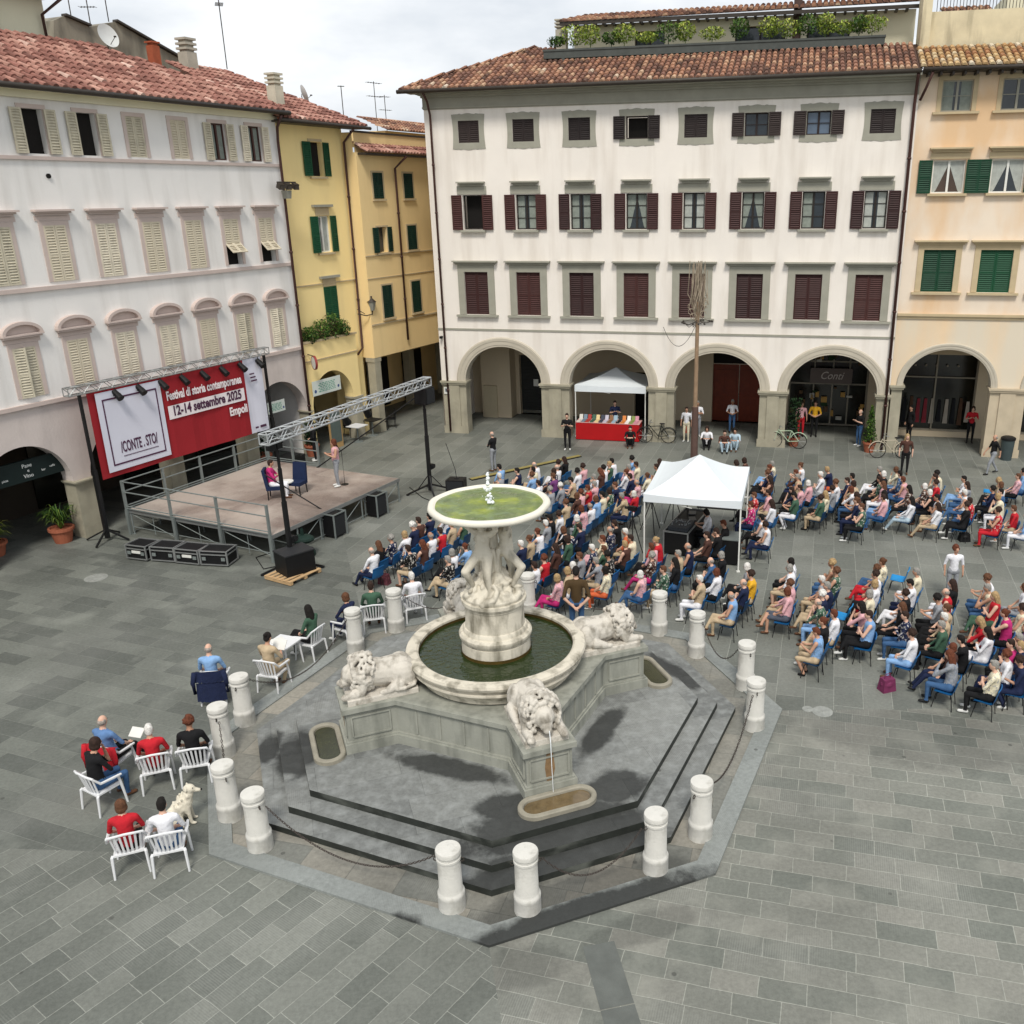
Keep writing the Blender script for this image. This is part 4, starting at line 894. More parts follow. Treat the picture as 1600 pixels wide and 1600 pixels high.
# blue shop front at the far end of the street + closing house
b = MB()
be = empty('building', W_(TL, (27, -6, 0)), YL, 'shaded beige house closing the far end of the side street', 'building')
b.bb(0, 3, -1, 9, 0, 11.5); b.build('wall', M_ochre, be); b = MB(); b.bb(-.05, -.001, 1.5, 4.5, 0, 3); b.build('shop_front', mat('shop_blue', '#24406b', .5, .1, 2), be)
b = MB()
for z in (4.6, 7.6):
    for y in (1, 4.2): b.bb(-.06, -.001, y, y+.9, z, z+1.5)
b.build('window', M_dgreen, be)
# aerials on the roofs
def aerial(p, h, label, arms=((.95, .5), (.8, .35)), tilt=0.):
    t = empty('tv_aerial', p, random.uniform(0, 3), label, 'aerial'); b = MB(); b.tube([(0, 0, 0), (tilt, 0, h)], .022, 5)
    b.build('mast', M_gutter, t); b = MB()
    for f, l_ in arms:
        z = h*f; b.tube([(-l_+tilt*f, 0, z), (l_+tilt*f, 0, z)], .014, 4)
        for k in range(6): x = -l_+tilt*f+2*l_*k/5; b.tube([(x, -.16, z), (x, .16, z)], .009, 4)
    b.build('antenna', M_gutter, t)
def AP(px, py, back): s, z = LP(px, py, back); return W_(TL, (s, back, z))
aerial(AP(355, 108, 5), 3.0, 'tall thin aerial beside the tall grey chimney', tilt=-.3); aerial(AP(142, 42, 9), 2.4, 'lattice aerial rising from the grey gable', ((.9, .35), (.6, .35), (.3, .3)))
aerial(AP(112, 30, 9.5), 1.8, 'short aerial at the left end of the grey gable'); aerial(AP(590, 205, 8), 2.6, 'double-armed aerial over the ochre building, left one', ((.97, .5), (.7, .5)))
aerial(AP(605, 207, 8), 2.0, 'slender aerial over the ochre building, right one', ((.95, .3), (.6, .35))); aerial(AP(537, 182, 5), 1.4, 'plain bent pipe mast at the yellow roof corner', ((.98, .1),)); aerial(AP(170, 34, 9.2), 1.9, 'thin aerial above the right side of the grey gable')
# ================================================================ FOUNTAIN
wetF = [(1.3, -3.75, 1.75, .62, 14), (1.6, -4.35, 2.1, .6, 22), (-.72, -2.12, 1.25, .3, -21), (2.12, -.95, 1.1, .28, 65), (.5, -3.3, .6, .42, 0), (2.35, -2.75, .65, .5, 30), (-3.75, -1.5, .5, .75, 20), (-4.5, -1.0, .25, .5, 10), (3.75, 1.6, 1.0, .3, -55)]
M_step = paving_mat('step_stone', 20, 1.5, .8, '#6a6c6a', '#7c7e7b', '#5f615f', big=.22, msize=.006, wet=wetF, lime='#999c9a', wetk=.84, lime_sun_k=(4.5, .46, .74, .55))
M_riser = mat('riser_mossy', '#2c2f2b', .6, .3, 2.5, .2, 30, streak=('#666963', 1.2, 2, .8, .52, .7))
M_marble = mat('marble', '#cbc4b4', .7, .08, 2.5, .4, 18, streak=('#6a6556', 4.5, 1.4, .85, .47, .70))
M_marb2 = mat('marble_panel', '#95968c', .75, .1, 1.6, .3, 20, streak=('#686a62', 4.0, .7, .8, .42, .72))
M_lion = mat('marble_lion', '#c6c0b5', .8, .08, 3, .6, 30, streak=('#6f685b', 6, 4, .8, .48, .7))
M_bowlm = mat('bowl_marble', '#ddd8ca', .6, .04, 3, .1, 30)
ft = empty('fountain', FC, 0, 'white marble fountain with four lions, three nymphs and green-water bowl on an octagonal stepped base', 'fountain')
b = MB()
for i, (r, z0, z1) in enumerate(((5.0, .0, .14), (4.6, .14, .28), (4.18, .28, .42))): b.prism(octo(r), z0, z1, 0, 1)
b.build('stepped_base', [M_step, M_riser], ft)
def rotp(a, x, y): return (x*cos(a)-y*sin(a), x*sin(a)+y*cos(a))
AW, AR = .43, 3.12
def cross(off=0., z=0):
    P = []
    for a in ARMS:
        P += [rotp(a, AR+off, -AW-off), rotp(a, AR+off, AW+off), rotp(a, 2.17+off*.4, AW+off)]
        P += [rotp(a+pi/2, 2.17+off*.4, -AW-off)]
    return P
b = MB()
b.prism(cross(.07), .42, .62); b.prism(cross(.035), .62, .66); b.prism(cross(0), .66, 1.25); b.prism(cross(.03), 1.25, 1.28, bottom=True); b.prism(cross(.07), 1.28, 1.38, bottom=True)
for a in ARMS:   # sunk panels read as thin raised frames
    for (u0, v0, u1, v1) in ((AR+.012, -AW+.07, AR+.012, AW-.07), (2.3, -AW-.012, AR-.1, -AW-.012), (2.3, AW+.012, AR-.1, AW+.012)):
        p, q = rotp(a, u0, v0), rotp(a, u1, v1)
        b.beam((*p, .74), (*q, .74), .03); b.beam((*p, 1.17), (*q, 1.17), .03); b.beam((*p, .755), (*p, 1.155), .03); b.beam((*q, .755), (*q, 1.155), .03)
    for v in (-.78, -.26, .26, .78):
        p = rotp(a+pi/4, 1.845, v); b.beam((*p, .70), (*p, 1.2), .03, .03)
b.build('plinth', M_marb2, ft)
b = MB()
b.lathe([(1.2, 1.3), (1.5, 1.38), (1.56, 1.42), (1.58, 1.5), (1.62, 1.52), (1.64, 1.56), (1.70, 1.62), (1.74, 1.66), (1.74, 1.70), (1.70, 1.72), (1.72, 1.76), (1.8, 1.82), (1.82, 1.87), (1.80, 1.92), (1.74, 1.94), (1.60, 1.93), (1.56, 1.9), (1.55, 1.5), (.3, 1.5)], n=96)
o = b.build('basin', M_marble, ft, smooth=True); o.data.set_sharp_from_angle(angle=R(28))
mw = bpy.data.materials.new('pond_water'); t, bs = nodes_of(mw); bs.inputs['Base Color'].default_value = (.012, .022, .007, 1); bs.inputs['Roughness'].default_value = .12; bs.inputs['Specular IOR Level'].default_value = .5
n1 = t.nodes.new('ShaderNodeTexNoise'); n1.inputs['Scale'].default_value = 3; n1.inputs['Detail'].default_value = 4; tcn = t.nodes.new('ShaderNodeTexCoord'); t.links.new(tcn.outputs['Object'], n1.inputs['Vector'])
cr = t.nodes.new('ShaderNodeValToRGB'); cr.color_ramp.elements[0].color = (.010, .020, .008, 1); cr.color_ramp.elements[1].color = (.030, .045, .012, 1); t.links.new(n1.outputs[0], cr.inputs[0]); t.links.new(cr.outputs[0], bs.inputs['Base Color'])
n2 = t.nodes.new('ShaderNodeTexNoise'); n2.inputs['Scale'].default_value = 9; t.links.new(tcn.outputs['Object'], n2.inputs['Vector']); bu = t.nodes.new('ShaderNodeBump'); bu.inputs['Strength'].default_value = .5; bu.inputs['Distance'].default_value = .04; t.links.new(n2.outputs[0], bu.inputs['Height']); t.links.new(bu.outputs[0], bs.inputs['Normal'])
b = MB(); b.lathe([(1.555, 1.80), (.02, 1.80)], n=64); b.build('basin_water', mw, ft)
b = MB()
b.lathe([(.69, 1.5), (.70, 1.86), (.69, 2.06), (.66, 2.07), (.66, 2.10), (.71, 2.12), (.735, 2.17), (.735, 2.22), (.70, 2.27), (.655, 2.28), (.65, 2.32), (.625, 2.36), (.60, 2.37), (.595, 2.42), (.59, 2.46), (.59, 2.80), (.605, 2.81), (.605, 2.84), (.625, 2.86), (.625, 2.88), (.65, 2.90), (.65, 2.97), (.62, 2.98), (.02, 3.02)], n=64)
o = b.build('pedestal', M_marble, ft, smooth=True); o.data.set_sharp_from_angle(angle=R(28))
b = MB(); b.lathe([(.712, 1.79), (.714, 1.87)], n=64); b.lathe([(1.552, 1.80), (1.550, 1.86)], n=64); b.build('waterline', mat('algae_brown', '#4a3a12', .7, .3, 4), ft)
# rocky mound with dolphins, carved leaves
rk = MB(); rs = random.Random(4)
rk.lathe([(.60, 2.95), (.62, 3.04), (.46, 3.16), (.30, 3.38), (.17, 3.6), (.13, 4.3), (.16, 4.6), (.01, 4.7)], n=20, cap_bot=True)
for k in range(70):
    a = rs.uniform(0, 2*pi); z = rs.uniform(3.0, 3.5); r = .60-.44*(z-3.0)/.5*.9; rk.ell((r*cos(a), r*sin(a), z), (rs.uniform(.04, .09), rs.uniform(.04, .09), rs.uniform(.03, .08)), (rs.random(), rs.random(), 0), nu=8, nv=6)
for k in range(6):
    a = ARMS[0]+k*pi/3+.5; P = [(r*cos(a+w_), r*sin(a+w_), z) for r, w_, z in ((.56, 0, 3.04), (.58, .25, 3.12), (.46, .45, 3.24), (.4, .3, 3.36))]
    for p, q, r0, r1 in zip(P, P[1:], (.08, .07, .045), (.07, .045, .035)): rk.caps(p, q, r0, r1, 8)
me = remesh(rk, .02, 1); me.materials.clear(); me.materials.append(M_marble); link('rock_mound', me, ft)

def limb(mb, pts, rs_):
    for (p, q, r0, r1) in zip(pts, pts[1:], rs_, rs_[1:]): mb.caps(p, q, r0, r1, 12)
def nymph():
    """standing sea nymph, facing +X, arms raised behind the head holding the bowl; origin on the axis at z=0"""
    m = MB(); s = 1.0
    hipz, shz = .98, 1.40
    fw = .26        # offset from the axis
    m.caps((fw, 0, hipz-.02), (fw+.02, 0, hipz+.18), .155, .115, 16); m.caps((fw+.02, 0, hipz+.18), (fw, 0, shz-.06), .115, .14, 16)
    m.ell((fw+.07, .07, shz-.1), .065); m.ell((fw+.07, -.07, shz-.1), .065); m.ell((fw+.02, 0, hipz+.03), (.13, .17, .13))
    m.caps((fw, .13, shz), (fw, -.13, shz), .065, .065); m.caps((fw, 0, shz), (fw+.03, 0, shz+.13), .05, .045)
    m.ell((fw+.06, .01, shz+.21), (.09, .075, .115)); m.ell((fw+.02, .01, shz+.23), (.1, .09, .11)); m.ell((fw-.06, 0, shz+.17), (.07, .08, .12))
    m.ell((fw+.15, .01, shz+.2), (.018, .014, .025))
    for sd in (1, -1):
        limb(m, [(fw, sd*.16, shz), (fw+.06, sd*.33, shz+.15), (fw-.04, sd*.16, shz+.38)], [.06, .05, .038]); m.ell((fw-.05, sd*.13, shz+.42), (.05, .04, .06))
    limb(m, [(fw+.01, .09, hipz-.02), (fw+.1, .12, .52), (fw+.02, .14, .10)], [.105, .075, .045]); m.ell((fw+.09, .14, .05), (.11, .045, .045))
    limb(m, [(fw+.01, -.09, hipz-.02), (fw+.30, -.2, .66), (fw+.12, -.16, .26)], [.105, .078, .048]); m.ell((fw+.2, -.16, .22), (.11, .045, .045))
    # drapery falling from the hip behind the leg
    for k in range(5):
        y = .14-.07*k; limb(m, [(fw-.13, y*.8, hipz+.02), (fw-.16+.03*(k % 2), y*1.1, .55), (fw-.16, y*1.3, .08)], [.05, .035+.012*(k % 2), .035])
    return m
nm = remesh(nymph(), .015, 1); nm.materials.clear(); nm.materials.append(M_marble)
for k, a in enumerate((R(-118), R(2), R(122))):
    o = link('statue', nm, ft, (0, 0, 3.02), a); o.scale = (1.06, 1.1, .97)
# upper bowl
b = MB()
b.lathe([(.12, 4.4), (.2, 4.62), (.42, 4.70), (.8, 4.76), (1.08, 4.80), (1.16, 4.83), (1.18, 4.87), (1.17, 4.92), (1.12, 4.945), (1.06, 4.935), (1.03, 4.90), (.9, 4.86), (.02, 4.82)], n=80)
for v in b.v:   # worn, slightly scalloped rim
    r_ = math.hypot(v.x, v.y)
    if r_ > 1.0: a = math.atan2(v.y, v.x); f = 1+.008*sin(a*5)+.006*sin(a*11+1); v.x *= f; v.y *= f
b.build('upper_bowl', M_bowlm, ft, smooth=True)
ma = bpy.data.materials.new('algae_water'); t, bs = nodes_of(ma); n = t.nodes; l = t.links.new
tcn = n.new('ShaderNodeTexCoord'); no = n.new('ShaderNodeTexNoise'); no.inputs['Scale'].default_value = 2.2; no.inputs['Detail'].default_value = 8; l(tcn.outputs['Object'], no.inputs['Vector'])
cr = n.new('ShaderNodeValToRGB'); e = cr.color_ramp.elements; e[0].position = .3; e[0].color = (*hexc('#56643f'), 1); e[1].position = .68; e[1].color = (*hexc('#8f9a2e'), 1); x = e.new(.5); x.color = (*hexc('#6c7c42'), 1); l(no.outputs[0], cr.inputs[0]); l(cr.outputs[0], bs.inputs['Base Color']); bs.inputs['Roughness'].default_value = .16
wv = n.new('ShaderNodeTexWave'); wv.wave_type = 'RINGS'; wv.rings_direction = 'SPHERICAL'; wv.inputs['Scale'].default_value = 5; wv.inputs['Distortion'].default_value = 3; l(tcn.outputs['Object'], wv.inputs['Vector']); bu = n.new('ShaderNodeBump'); bu.inputs['Strength'].default_value = .35; bu.inputs['Distance'].default_value = .02; l(wv.outputs['Fac'], bu.inputs['Height']); l(bu.outputs[0], bs.inputs['Normal'])
b = MB(); b.lathe([(1.045, 4.905), (.02, 4.905)], n=64); b.build('bowl_water', ma, ft)
# the water jet: lumpy foam column with splashing drops
jm = bpy.data.materials.new('foam'); t, bs = nodes_of(jm); bs.inputs['Base Color'].default_value = (.82, .85, .86, 1); bs.inputs['Roughness'].default_value = .3
j = MB(); rs = random.Random(2)
for k in range(34): z = rs.random()**1.5; r_ = .13*(1-z)**1.5+.015; a = rs.uniform(0, 6.28); j.ell((r_*rs.random()*cos(a), r_*rs.random()*sin(a), 4.9+.62*z), rs.uniform(.018, .04), nu=7, nv=5)
for k in range(8): a = rs.uniform(0, 6.28); r_ = rs.uniform(.05, .12); j.ell((r_*cos(a), r_*sin(a), 4.9+rs.uniform(0, .35)*(1.2-r_*4)), rs.uniform(.006, .016), nu=5, nv=4)
j.build('water_jet', jm, ft, smooth=True)

# lions
def lion():
    """lying lion, head towards +X over the edge of its plinth; origin at basin end of plinth top, z=0"""
    m = MB(); rs = random.Random(8)
    m.prism([(-.02, -.36), (1.36, -.38), (1.36, .38), (-.02, .36)], -.02, .1, bottom=True)
    m.caps((.24, 0, .34), (.62, 0, .36), .29, .25, 16); m.caps((.62, 0, .36), (.98, 0, .42), .25, .27, 16)
    for sd in (1, -1):
        m.ell((.22, sd*.2, .31), (.26, .15, .27)); limb(m, [(.32, sd*.3, .22), (.55, sd*.33, .15)], [.11, .07]); m.ell((.62, sd*.33, .13), (.12, .06, .05))
        limb(m, [(1.0, sd*.22, .36), (1.08, sd*.28, .17), (1.32, sd*.29, .15)], [.13, .09, .07]); m.ell((1.38, sd*.29, .14), (.1, .075, .06))
    limb(m, [(.02, .0, .3), (-.04, .16, .2), (.05, .34, .17), (.25, .40, .15), (.4, .38, .16)], [.05, .035, .03, .03, .045])
    m.ell((1.2, 0, .42), (.2, .18, .19)); m.ell((1.32, 0, .31), (.12, .11, .1)); m.ell((1.40, 0, .26), (.06, .08, .06))
    for sd in (1, -1): m.ell((1.16, sd*.14, .62), (.045, .03, .05)); m.ell((1.33, sd*.07, .40), .03)
    for k in range(230):   # curls of the mane
        a = rs.uniform(-2.5, 2.5); x = rs.uniform(.80, 1.22); r_ = .335-.05*abs(x-.98)/.25
        m.ell((x-.03*cos(a), r_*sin(a)*.98, .42+r_*cos(a)*.98+.04*(x-.8)), (rs.uniform(.032, .05),)*3, nu=7, nv=5)
    for k in range(26): a = rs.uniform(0, 6.28); m.ell((1.17+rs.uniform(-.02, .04), .2*sin(a), .45+.2*cos(a)), .045, nu=7, nv=5)
    return m
lm = remesh(lion(), .014, 0); lm.materials.clear(); lm.materials.append(M_lion)
for k, a in enumerate(ARMS):
    p = rotp(a, 1.72, 0); o = link('lion', lm, ft, (*p, 1.38), a); o.scale = (.98, 1.06, 1.12)
    # trough at the foot of the plinth
    tr = MB(); hl, rr_ = .42, .24; N = 16
    def stad(r, z): return [(r*cos(-pi/2+pi*q/N)*1.0, hl+0*q+r*sin(-pi/2+pi*q/N)*0, z) for q in range(0)]
    def ringpts(r): 
        P = [(r*cos(th), hl+r*sin(th)) for th in [pi*q/N for q in range(N+1)]]+[(-r*cos(th), -hl-r*sin(th)) for th in [pi*q/N for q in range(N+1)]]
        return P
    prof = [(.30, .42), (.30, .49), (.285, .51), (.22, .51), (.20, .49), (.18, .36)]
    rings = [[tr.vert((x, y, z)) for x, y in ringpts(r)] for r, z in prof]
    for A, B in zip(rings, rings[1:]):
        n_ = len(A)
        for q in range(n_): tr.face((A[q], A[(q+1) % n_], B[(q+1) % n_], B[q]))
    tr.face(rings[-1][::-1])
    q_ = rotp(a, AR+.37, 0); to = tr.build('trough', mat('trough_marble', '#8f8a7c', .6, .15, 5, .2, 30), ft, loc=(*q_, 0), rz=a)
    wt = MB(); wt.poly([(x, y, .46) for x, y in ringpts(.185)]); wt.build('trough_water', mat('trough_water_tan' if k == 0 else 'trough_water_green', '#6a5a40' if k == 0 else '#33341c', .15, .3, 5, spec=.5), to)
    dr = MB(); e_ = AR-1.72; dr.tube([(e_+.08, 0, .30), (e_+.13, 0, .12), (e_+.15, 0, -.3), (e_+.16, .01, -.8)], [.008, .009, .006, .005], 6); w_ = dr.build('spout_water', jm, o) if k == 0 else None
    sn = MB()
    sn.poly([(AR+.006, -.05, 1.24), (AR+.006, .07, 1.24), (AR+.006, .10, .9), (AR+.006, .04, .67), (AR+.006, -.06, .67), (AR+.006, -.09, .95)]); so = sn.build('rust_stain', mat('rust_stain', '#82684a', .8, .25, 8), ft, rz=a)
# ---------------------------------------------------------------- bollards and chains
bp = [(707, 1418), (825, 1422), (1024, 1360), (1094, 1307), (1178, 1138), (1164, 1075), (1088, 1024), (1030, 990), (408, 1325), (361, 1278), (352, 1180), (384, 1130), (557, 1018), (620, 985)]
W = [G(*p) for p in bp]
def polar(r, a): return FC+Vector((r*cos(R(a)), r*sin(R(a)), 0))
W += [polar(5.35, 87.5), polar(5.35, 100)]
BL = ['left one of the front pair below the fountain', 'right one of the front pair below the fountain', 'front one of the right front pair', 'back one of the right front pair', 'front one of the pair by the right steps', 'back one of the pair by the right steps', 'with chain ring, right of the right lion', 'just behind the right lion', 'right one of the pair by the dog', 'beside the dog, behind the chairs', 'behind the woman with orange hair', 'right of the bald man in light blue', 'between the white chairs left of the fountain', 'beside the white-haired person behind the fountain', 'half hidden behind the pedestal', 'hidden behind the rear lion']
M_bol = mat('bollard_marble', '#c9c7c0', .75, .06, 3, .4, 30, streak=('#8a877c', 4, 2.5, .7, .5, .72))
bm = MB(); bm.lathe([(.212, 0), (.21, .27), (.212, .275), (.212, .33), (.195, .355), (.183, .38), (.178, .94), (.192, .95), (.192, .985), (.18, .995), (.18, 1.03), (.197, 1.05), (.198, 1.11), (.19, 1.13), (.0, 1.137)], n=28)
bmesh_ = bm.mesh('shaft', M_bol, True)
try: bmesh_.set_sharp_from_angle(angle=R(35))
except Exception: pass
rg = MB(); rg.tube([(.205+.03*cos(t_), .0, .93+.035*sin(t_)) for t_ in [2*pi*k/8 for k in range(8)]], .009, 5, closed=True); rgm = rg.mesh('chain_ring', M_gutter)
for p, s_ in zip(W, BL):
    t = empty('bollard', p, 0, 'white stone bollard '+s_, 'bollard', 'white bollards around the fountain'); link('shaft', bmesh_, t); a = math.atan2(p.y-FC.y, p.x-FC.x)
    for sd in (1, -1): link('chain_ring', rgm, t, rz=a+sd*pi/2)
def chain(p, q, sag, label):
    d = (q-p).normalized(); a = p+d*.25+Vector((0, 0, .92)); c = q-d*.25+Vector((0, 0, .92)); n = int((c-a).length*1.12/.05); b = MB()
    P = [a.lerp(c, k/n)-Vector((0, 0, sag*4*(k/n)*(1-k/n))) for k in range(n+1)]
    for k in range(n):
        u, v = P[k], P[k+1]; m_ = (u+v)/2; dd = (v-u).normalized(); sidev = dd.cross(Vector((0, 0, 1))).normalized(); up = dd.cross(sidev); ax = sidev if k % 2 else up
        pts = [m_+dd*.034*cos(t_)+ax*.016*sin(t_) for t_ in (0, pi/3, 2*pi/3, pi, 4*pi/3, 5*pi/3)]; b.tube(pts, .007, 4, closed=True)
    o = b.build('chain', mat('chain_iron', '#3a332e', .6, .2, 10)); tag(o, label, 'chain', 'chains between the bollards')
for i, j_, sg_, lb in ((8, 0, .62, 'long iron chain sagging over the front left steps'), (1, 2, .6, 'thin iron chain sagging over the dark front right steps'), (3, 4, .6, 'iron chain hanging along the right steps'), (5, 6, .55, 'iron chain drooping beside the right trough'), (9, 10, .45, 'short iron chain between the two left bollards'), (11, 12, .6, 'iron chain passing the reading person left of the fountain'), (13, 15, .5, 'iron chain beside the white-haired person'), (14, 7, .5, 'iron chain behind the man in the brown shirt')):
    chain(W[i], W[j_], sg_, lb)
# ================================================================ STAGE AND EQUIPMENT
def PX(w):
    v = Vector(w)-CAM_O; z = v.dot(_fw); return CX+F_PX*v.dot(CAM_R)/z, CY+F_PX*v.dot(CAM_D)/z
def height_at(base, ypx):
    lo, hi = -5, 40
    for _ in range(50):
        m_ = (lo+hi)/2
        if PX((base[0], base[1], m_))[1] > ypx: lo = m_
        else: hi = m_
    return lo
M_alu = mat('aluminium', '#9a9c9b', .4, .08, 5, metal=.6)
M_steel = mat('galvanised', '#7e8583', .5, .12, 5, metal=.3)
M_black = mat('black_plastic', '#121213', .55, .15, 5)
M_blackm = mat('black_metal', '#1b1b1c', .45, .15, 5)
M_ply = paving_mat('stage_plywood', 0, 2.07, 1.04, '#7a6b63', '#94877d', '#5b4f48', off=0, msize=.006, big=.16, lime='#b9aca1', lime_sun_k=(.5, .5, .62, .6))  # pale deck patches are sunlight painted into the plywood colour, not lime
SX0, SX1, SY0, SY1, SH_ = .72, 7.07, -7.32, -1.1, .87
stg = empty('stage', O_L, YL, 'low open-air stage with plywood deck, steel legs and grey railings', 'stage')
b = MB(); b.bb(SX0+.03, SX1-.03, SY0+.03, SY1-.03, SH_-.03, SH_); b.build('deck', M_ply, stg)
b = MB()
for x0, x1, y0, y1 in ((SX0, SX1, SY0, SY0+.03), (SX0, SX1, SY1-.03, SY1), (SX0, SX0+.03, SY0+.03, SY1-.03), (SX1-.03, SX1, SY0+.03, SY1-.03)): b.bb(x0, x1, y0, y1, SH_-.12, SH_+.003)
b.build('deck_edge', M_alu, stg)
nx = 6
for i in range(nx+1):
    for j in range(4):
        x = SX0+.05+(SX1-SX0-.1)*i/nx; y = SY0+.05+(SY1-SY0-.1)*j/3
        b = MB(); b.cyl((x, y, 0), (x, y, SH_-.12), .028, n=6); b.cyl((x, y, 0), (x, y, .02), .06, n=8)
        if i < nx and j in (0, 3):
            x2 = x+(SX1-SX0-.1)/nx; b.tube([(x, y, .12), (x2, y, SH_-.16)] if i % 2 else [(x, y, SH_-.16), (x2, y, .12)], .014, 4); b.tube([(x, y, .1), (x2, y, .1)], .014, 4)
        if j < 3 and i == 0:
            y2 = y+(SY1-SY0-.1)/3; b.tube([(x, y, .12), (x, y2, SH_-.16)], .014, 4); b.tube([(x, y, .25), (x, y2, .25)], .014, 4); b.tube([(x, y+.69*1.5, .1), (x, y+.69*1.5, SH_-.12)], .014, 4)
        b.build('leg', M_steel, stg)
def rail(parent, a, c, n, top=.98, name='railing'):
    a, c = Vector(a), Vector(c); b = MB()
    for k in range(n+1): p = a.lerp(c, k/n); b.box(p+Vector((0, 0, top/2)), (.07, .07, top), YL*0)
    for z in (top-.02, top*.62, .12, .04): b.tube([a+Vector((0, 0, z)), c+Vector((0, 0, z))], .022, 6)
    return b.build(name, M_steel, parent)
rail(stg, (SX0, SY1+.04, SH_), (SX1, SY1+.04, SH_), 4); rail(stg, (SX0-.04, SY0+.05, SH_), (SX0-.04, SY1, SH_), 3); rail(stg, (SX1+.04, SY1, SH_), (SX1+.04, -3.6, SH_), 2)
for y in (SY0+.05, SY0+2.1, SY0+4.1, SY1): b = MB(); b.bb(SX0-.085, SX0-.01, y-.05, y+.05, 0, SH_); b.build('rail_post', M_steel, stg)
# access steps on the far side
b = MB(); 
for k in range(4): b.bb(SX1+.1+.0, SX1+.9, -4.9+.0-k*.0, -4.7, .0, .01); b.bb(SX1+.12+k*.24, SX1+.34+k*.24, -2.4, -1.5, SH_-.2-k*.2, SH_-.17-k*.2)
b.beam((SX1+.1, -2.42, SH_-.05), (SX1+1.15, -2.42, .05), .05, .08); b.beam((SX1+.1, -1.48, SH_-.05), (SX1+1.15, -1.48, .05), .05, .08); b.build('access_steps', M_alu, stg)

def truss(parent, a, c, w=.26, n=None, m=None, up=Vector((0, 0, 1)), r=.022):
    a, c = Vector(a), Vector(c); d = (c-a).normalized(); sd = d.cross(up).normalized(); u = sd.cross(d); L_ = (c-a).length; n = n or int(L_/w)
    b = MB(); off = [sd*w/2+u*w/2, -sd*w/2+u*w/2, -sd*w/2-u*w/2, sd*w/2-u*w/2]
    for o_ in off: b.cyl(a+o_, c+o_, r, n=6)
    for k in range(n):
        p, q = a.lerp(c, k/n), a.lerp(c, (k+1)/n)
        for f in range(4):
            o1, o2 = off[f], off[(f+1) % 4]
            if k % 2: o1, o2 = o2, o1
            b.cyl(p+o1, q+o2, r*.55, n=4, caps=False)
    for e_ in (a, c):
        for f in range(4): b.cyl(e_+off[f], e_+off[(f+1) % 4], r*.8, n=5)
    return b.build('truss', m or M_alu, parent)
def wloc(p): return TL.inverted() @ p
# front lighting beam on its two lifting towers
T1 = G(458, 893); T2 = G(673, 770); z1 = height_at(T1, 684)-.0; z2 = height_at(T2, 600)
def tower(base, h, label, legs=.85, cat='lighting tower', lean=None):
    t = empty('lifting_tower', base, YL, label, cat); b = MB()
    b.bb(-.055, .055, -.055, .055, .1, h*.55); b.bb(-.042, .042, -.042, .042, h*.55, h*.8); b.bb(-.03, .03, -.03, .03, h*.8, h-.1); b.build('mast', M_blackm, t)
    for k in range(4):
        a = k*pi/2+pi/4; b = MB(); b.beam((0, 0, .35), (legs*cos(a), legs*sin(a), .04), .05, .06); b.beam((0, 0, .75), (legs*.55*cos(a), legs*.55*sin(a), .18), .03); b.cyl((legs*cos(a), legs*sin(a), 0), (legs*cos(a), legs*sin(a), .05), .06, n=8); b.build('leg', M_blackm, t)
    b = MB(); b.box((.12, 0, 1.0), (.14, .16, .2)); b.cyl((.2, -.1, 1.0), (.2, .12, 1.0), .09, n=10); b.build('winch', M_blackm, t); b = MB(); b.bb(-.2, .2, -.05, .05, h-.1, h-.05); b.build('head', M_blackm, t); return t
tower(T1, z1-.1, 'black lifting tower at the near stage corner rising from a black ballast box'); tower(T2, z2-.1, 'tall black lifting tower at the far stage corner carrying loudspeakers')
bm_ = empty('lighting_beam', (0, 0, 0), 0, 'long silver truss beam spanning in front of the stage between two towers', 'truss beam')
A_, B_ = Vector((T1.x, T1.y, z1+.06)), Vector((T2.x, T2.y, z2+.04)); dd = (B_-A_).normalized(); A_ -= dd*.5; B_ += dd*.35
bm_.location = A_; truss(bm_, (0, 0, 0), B_-A_, .29, r=.028, m=mat('aluminium_bright', '#b0b3b4', .4, .05, 5, metal=.35))
for f in (.03, .06): 
    b = MB(); p = (B_-A_)*f; b.box(p+Vector((0, 0, -.25)), (.2, .2, .24), YL); b.build('spotlight', M_black, bm_)
for f in (.42, .55): b = MB(); p = (B_-A_)*f; b.cyl(p+Vector((0, 0, -.18)), p+Vector((.05, .2, -.42)), .09, .13, n=10); b.cyl(p+Vector((0, 0, -.1)), p+Vector((0, 0, -.22)), .02, n=5); b.build('spotlight', M_black, bm_)
s_ = empty('loudspeaker', (T2.x, T2.y, z2-.42), YL, 'black loudspeaker cluster hung under the far end of the silver beam', 'loudspeaker')
b = MB(); b.bb(-.26, .26, -.3, .22, -.28, .3); b.build('cabinet', M_black, s_); b = MB(); b.bb(-.23, .23, -.33, -.302, -.25, .27); b.build('grille', mat('grille', '#222426', .7, .3, 30), s_)
b = MB(); b.cyl((-.2, 0, .3), (-.2, 0, .45), .015, n=5); b.cyl((.2, 0, .3), (.2, 0, .45), .015, n=5); b.build('bracket', M_blackm, s_)
# thin stay poles
for (p, q, lb) in ((Vector((T2.x, T2.y, z2*.93)), TL @ Vector((7.0, -3.6, SH_)), 'long black diagonal stay from the far tower down to the stage'), (TL @ Vector((2.9, -5.1, SH_+1.05)), TL @ Vector((3.3, -7.2, .75)), 'thin black pole leaning against the near stage edge')):
    b = MB(); b.tube([(0, 0, 0), p-q], .024, 6); b.ell((0, 0, 0), .04, nu=6, nv=4); o = b.build('stay_pole', M_blackm, loc=q); tag(o, lb, 'pole')
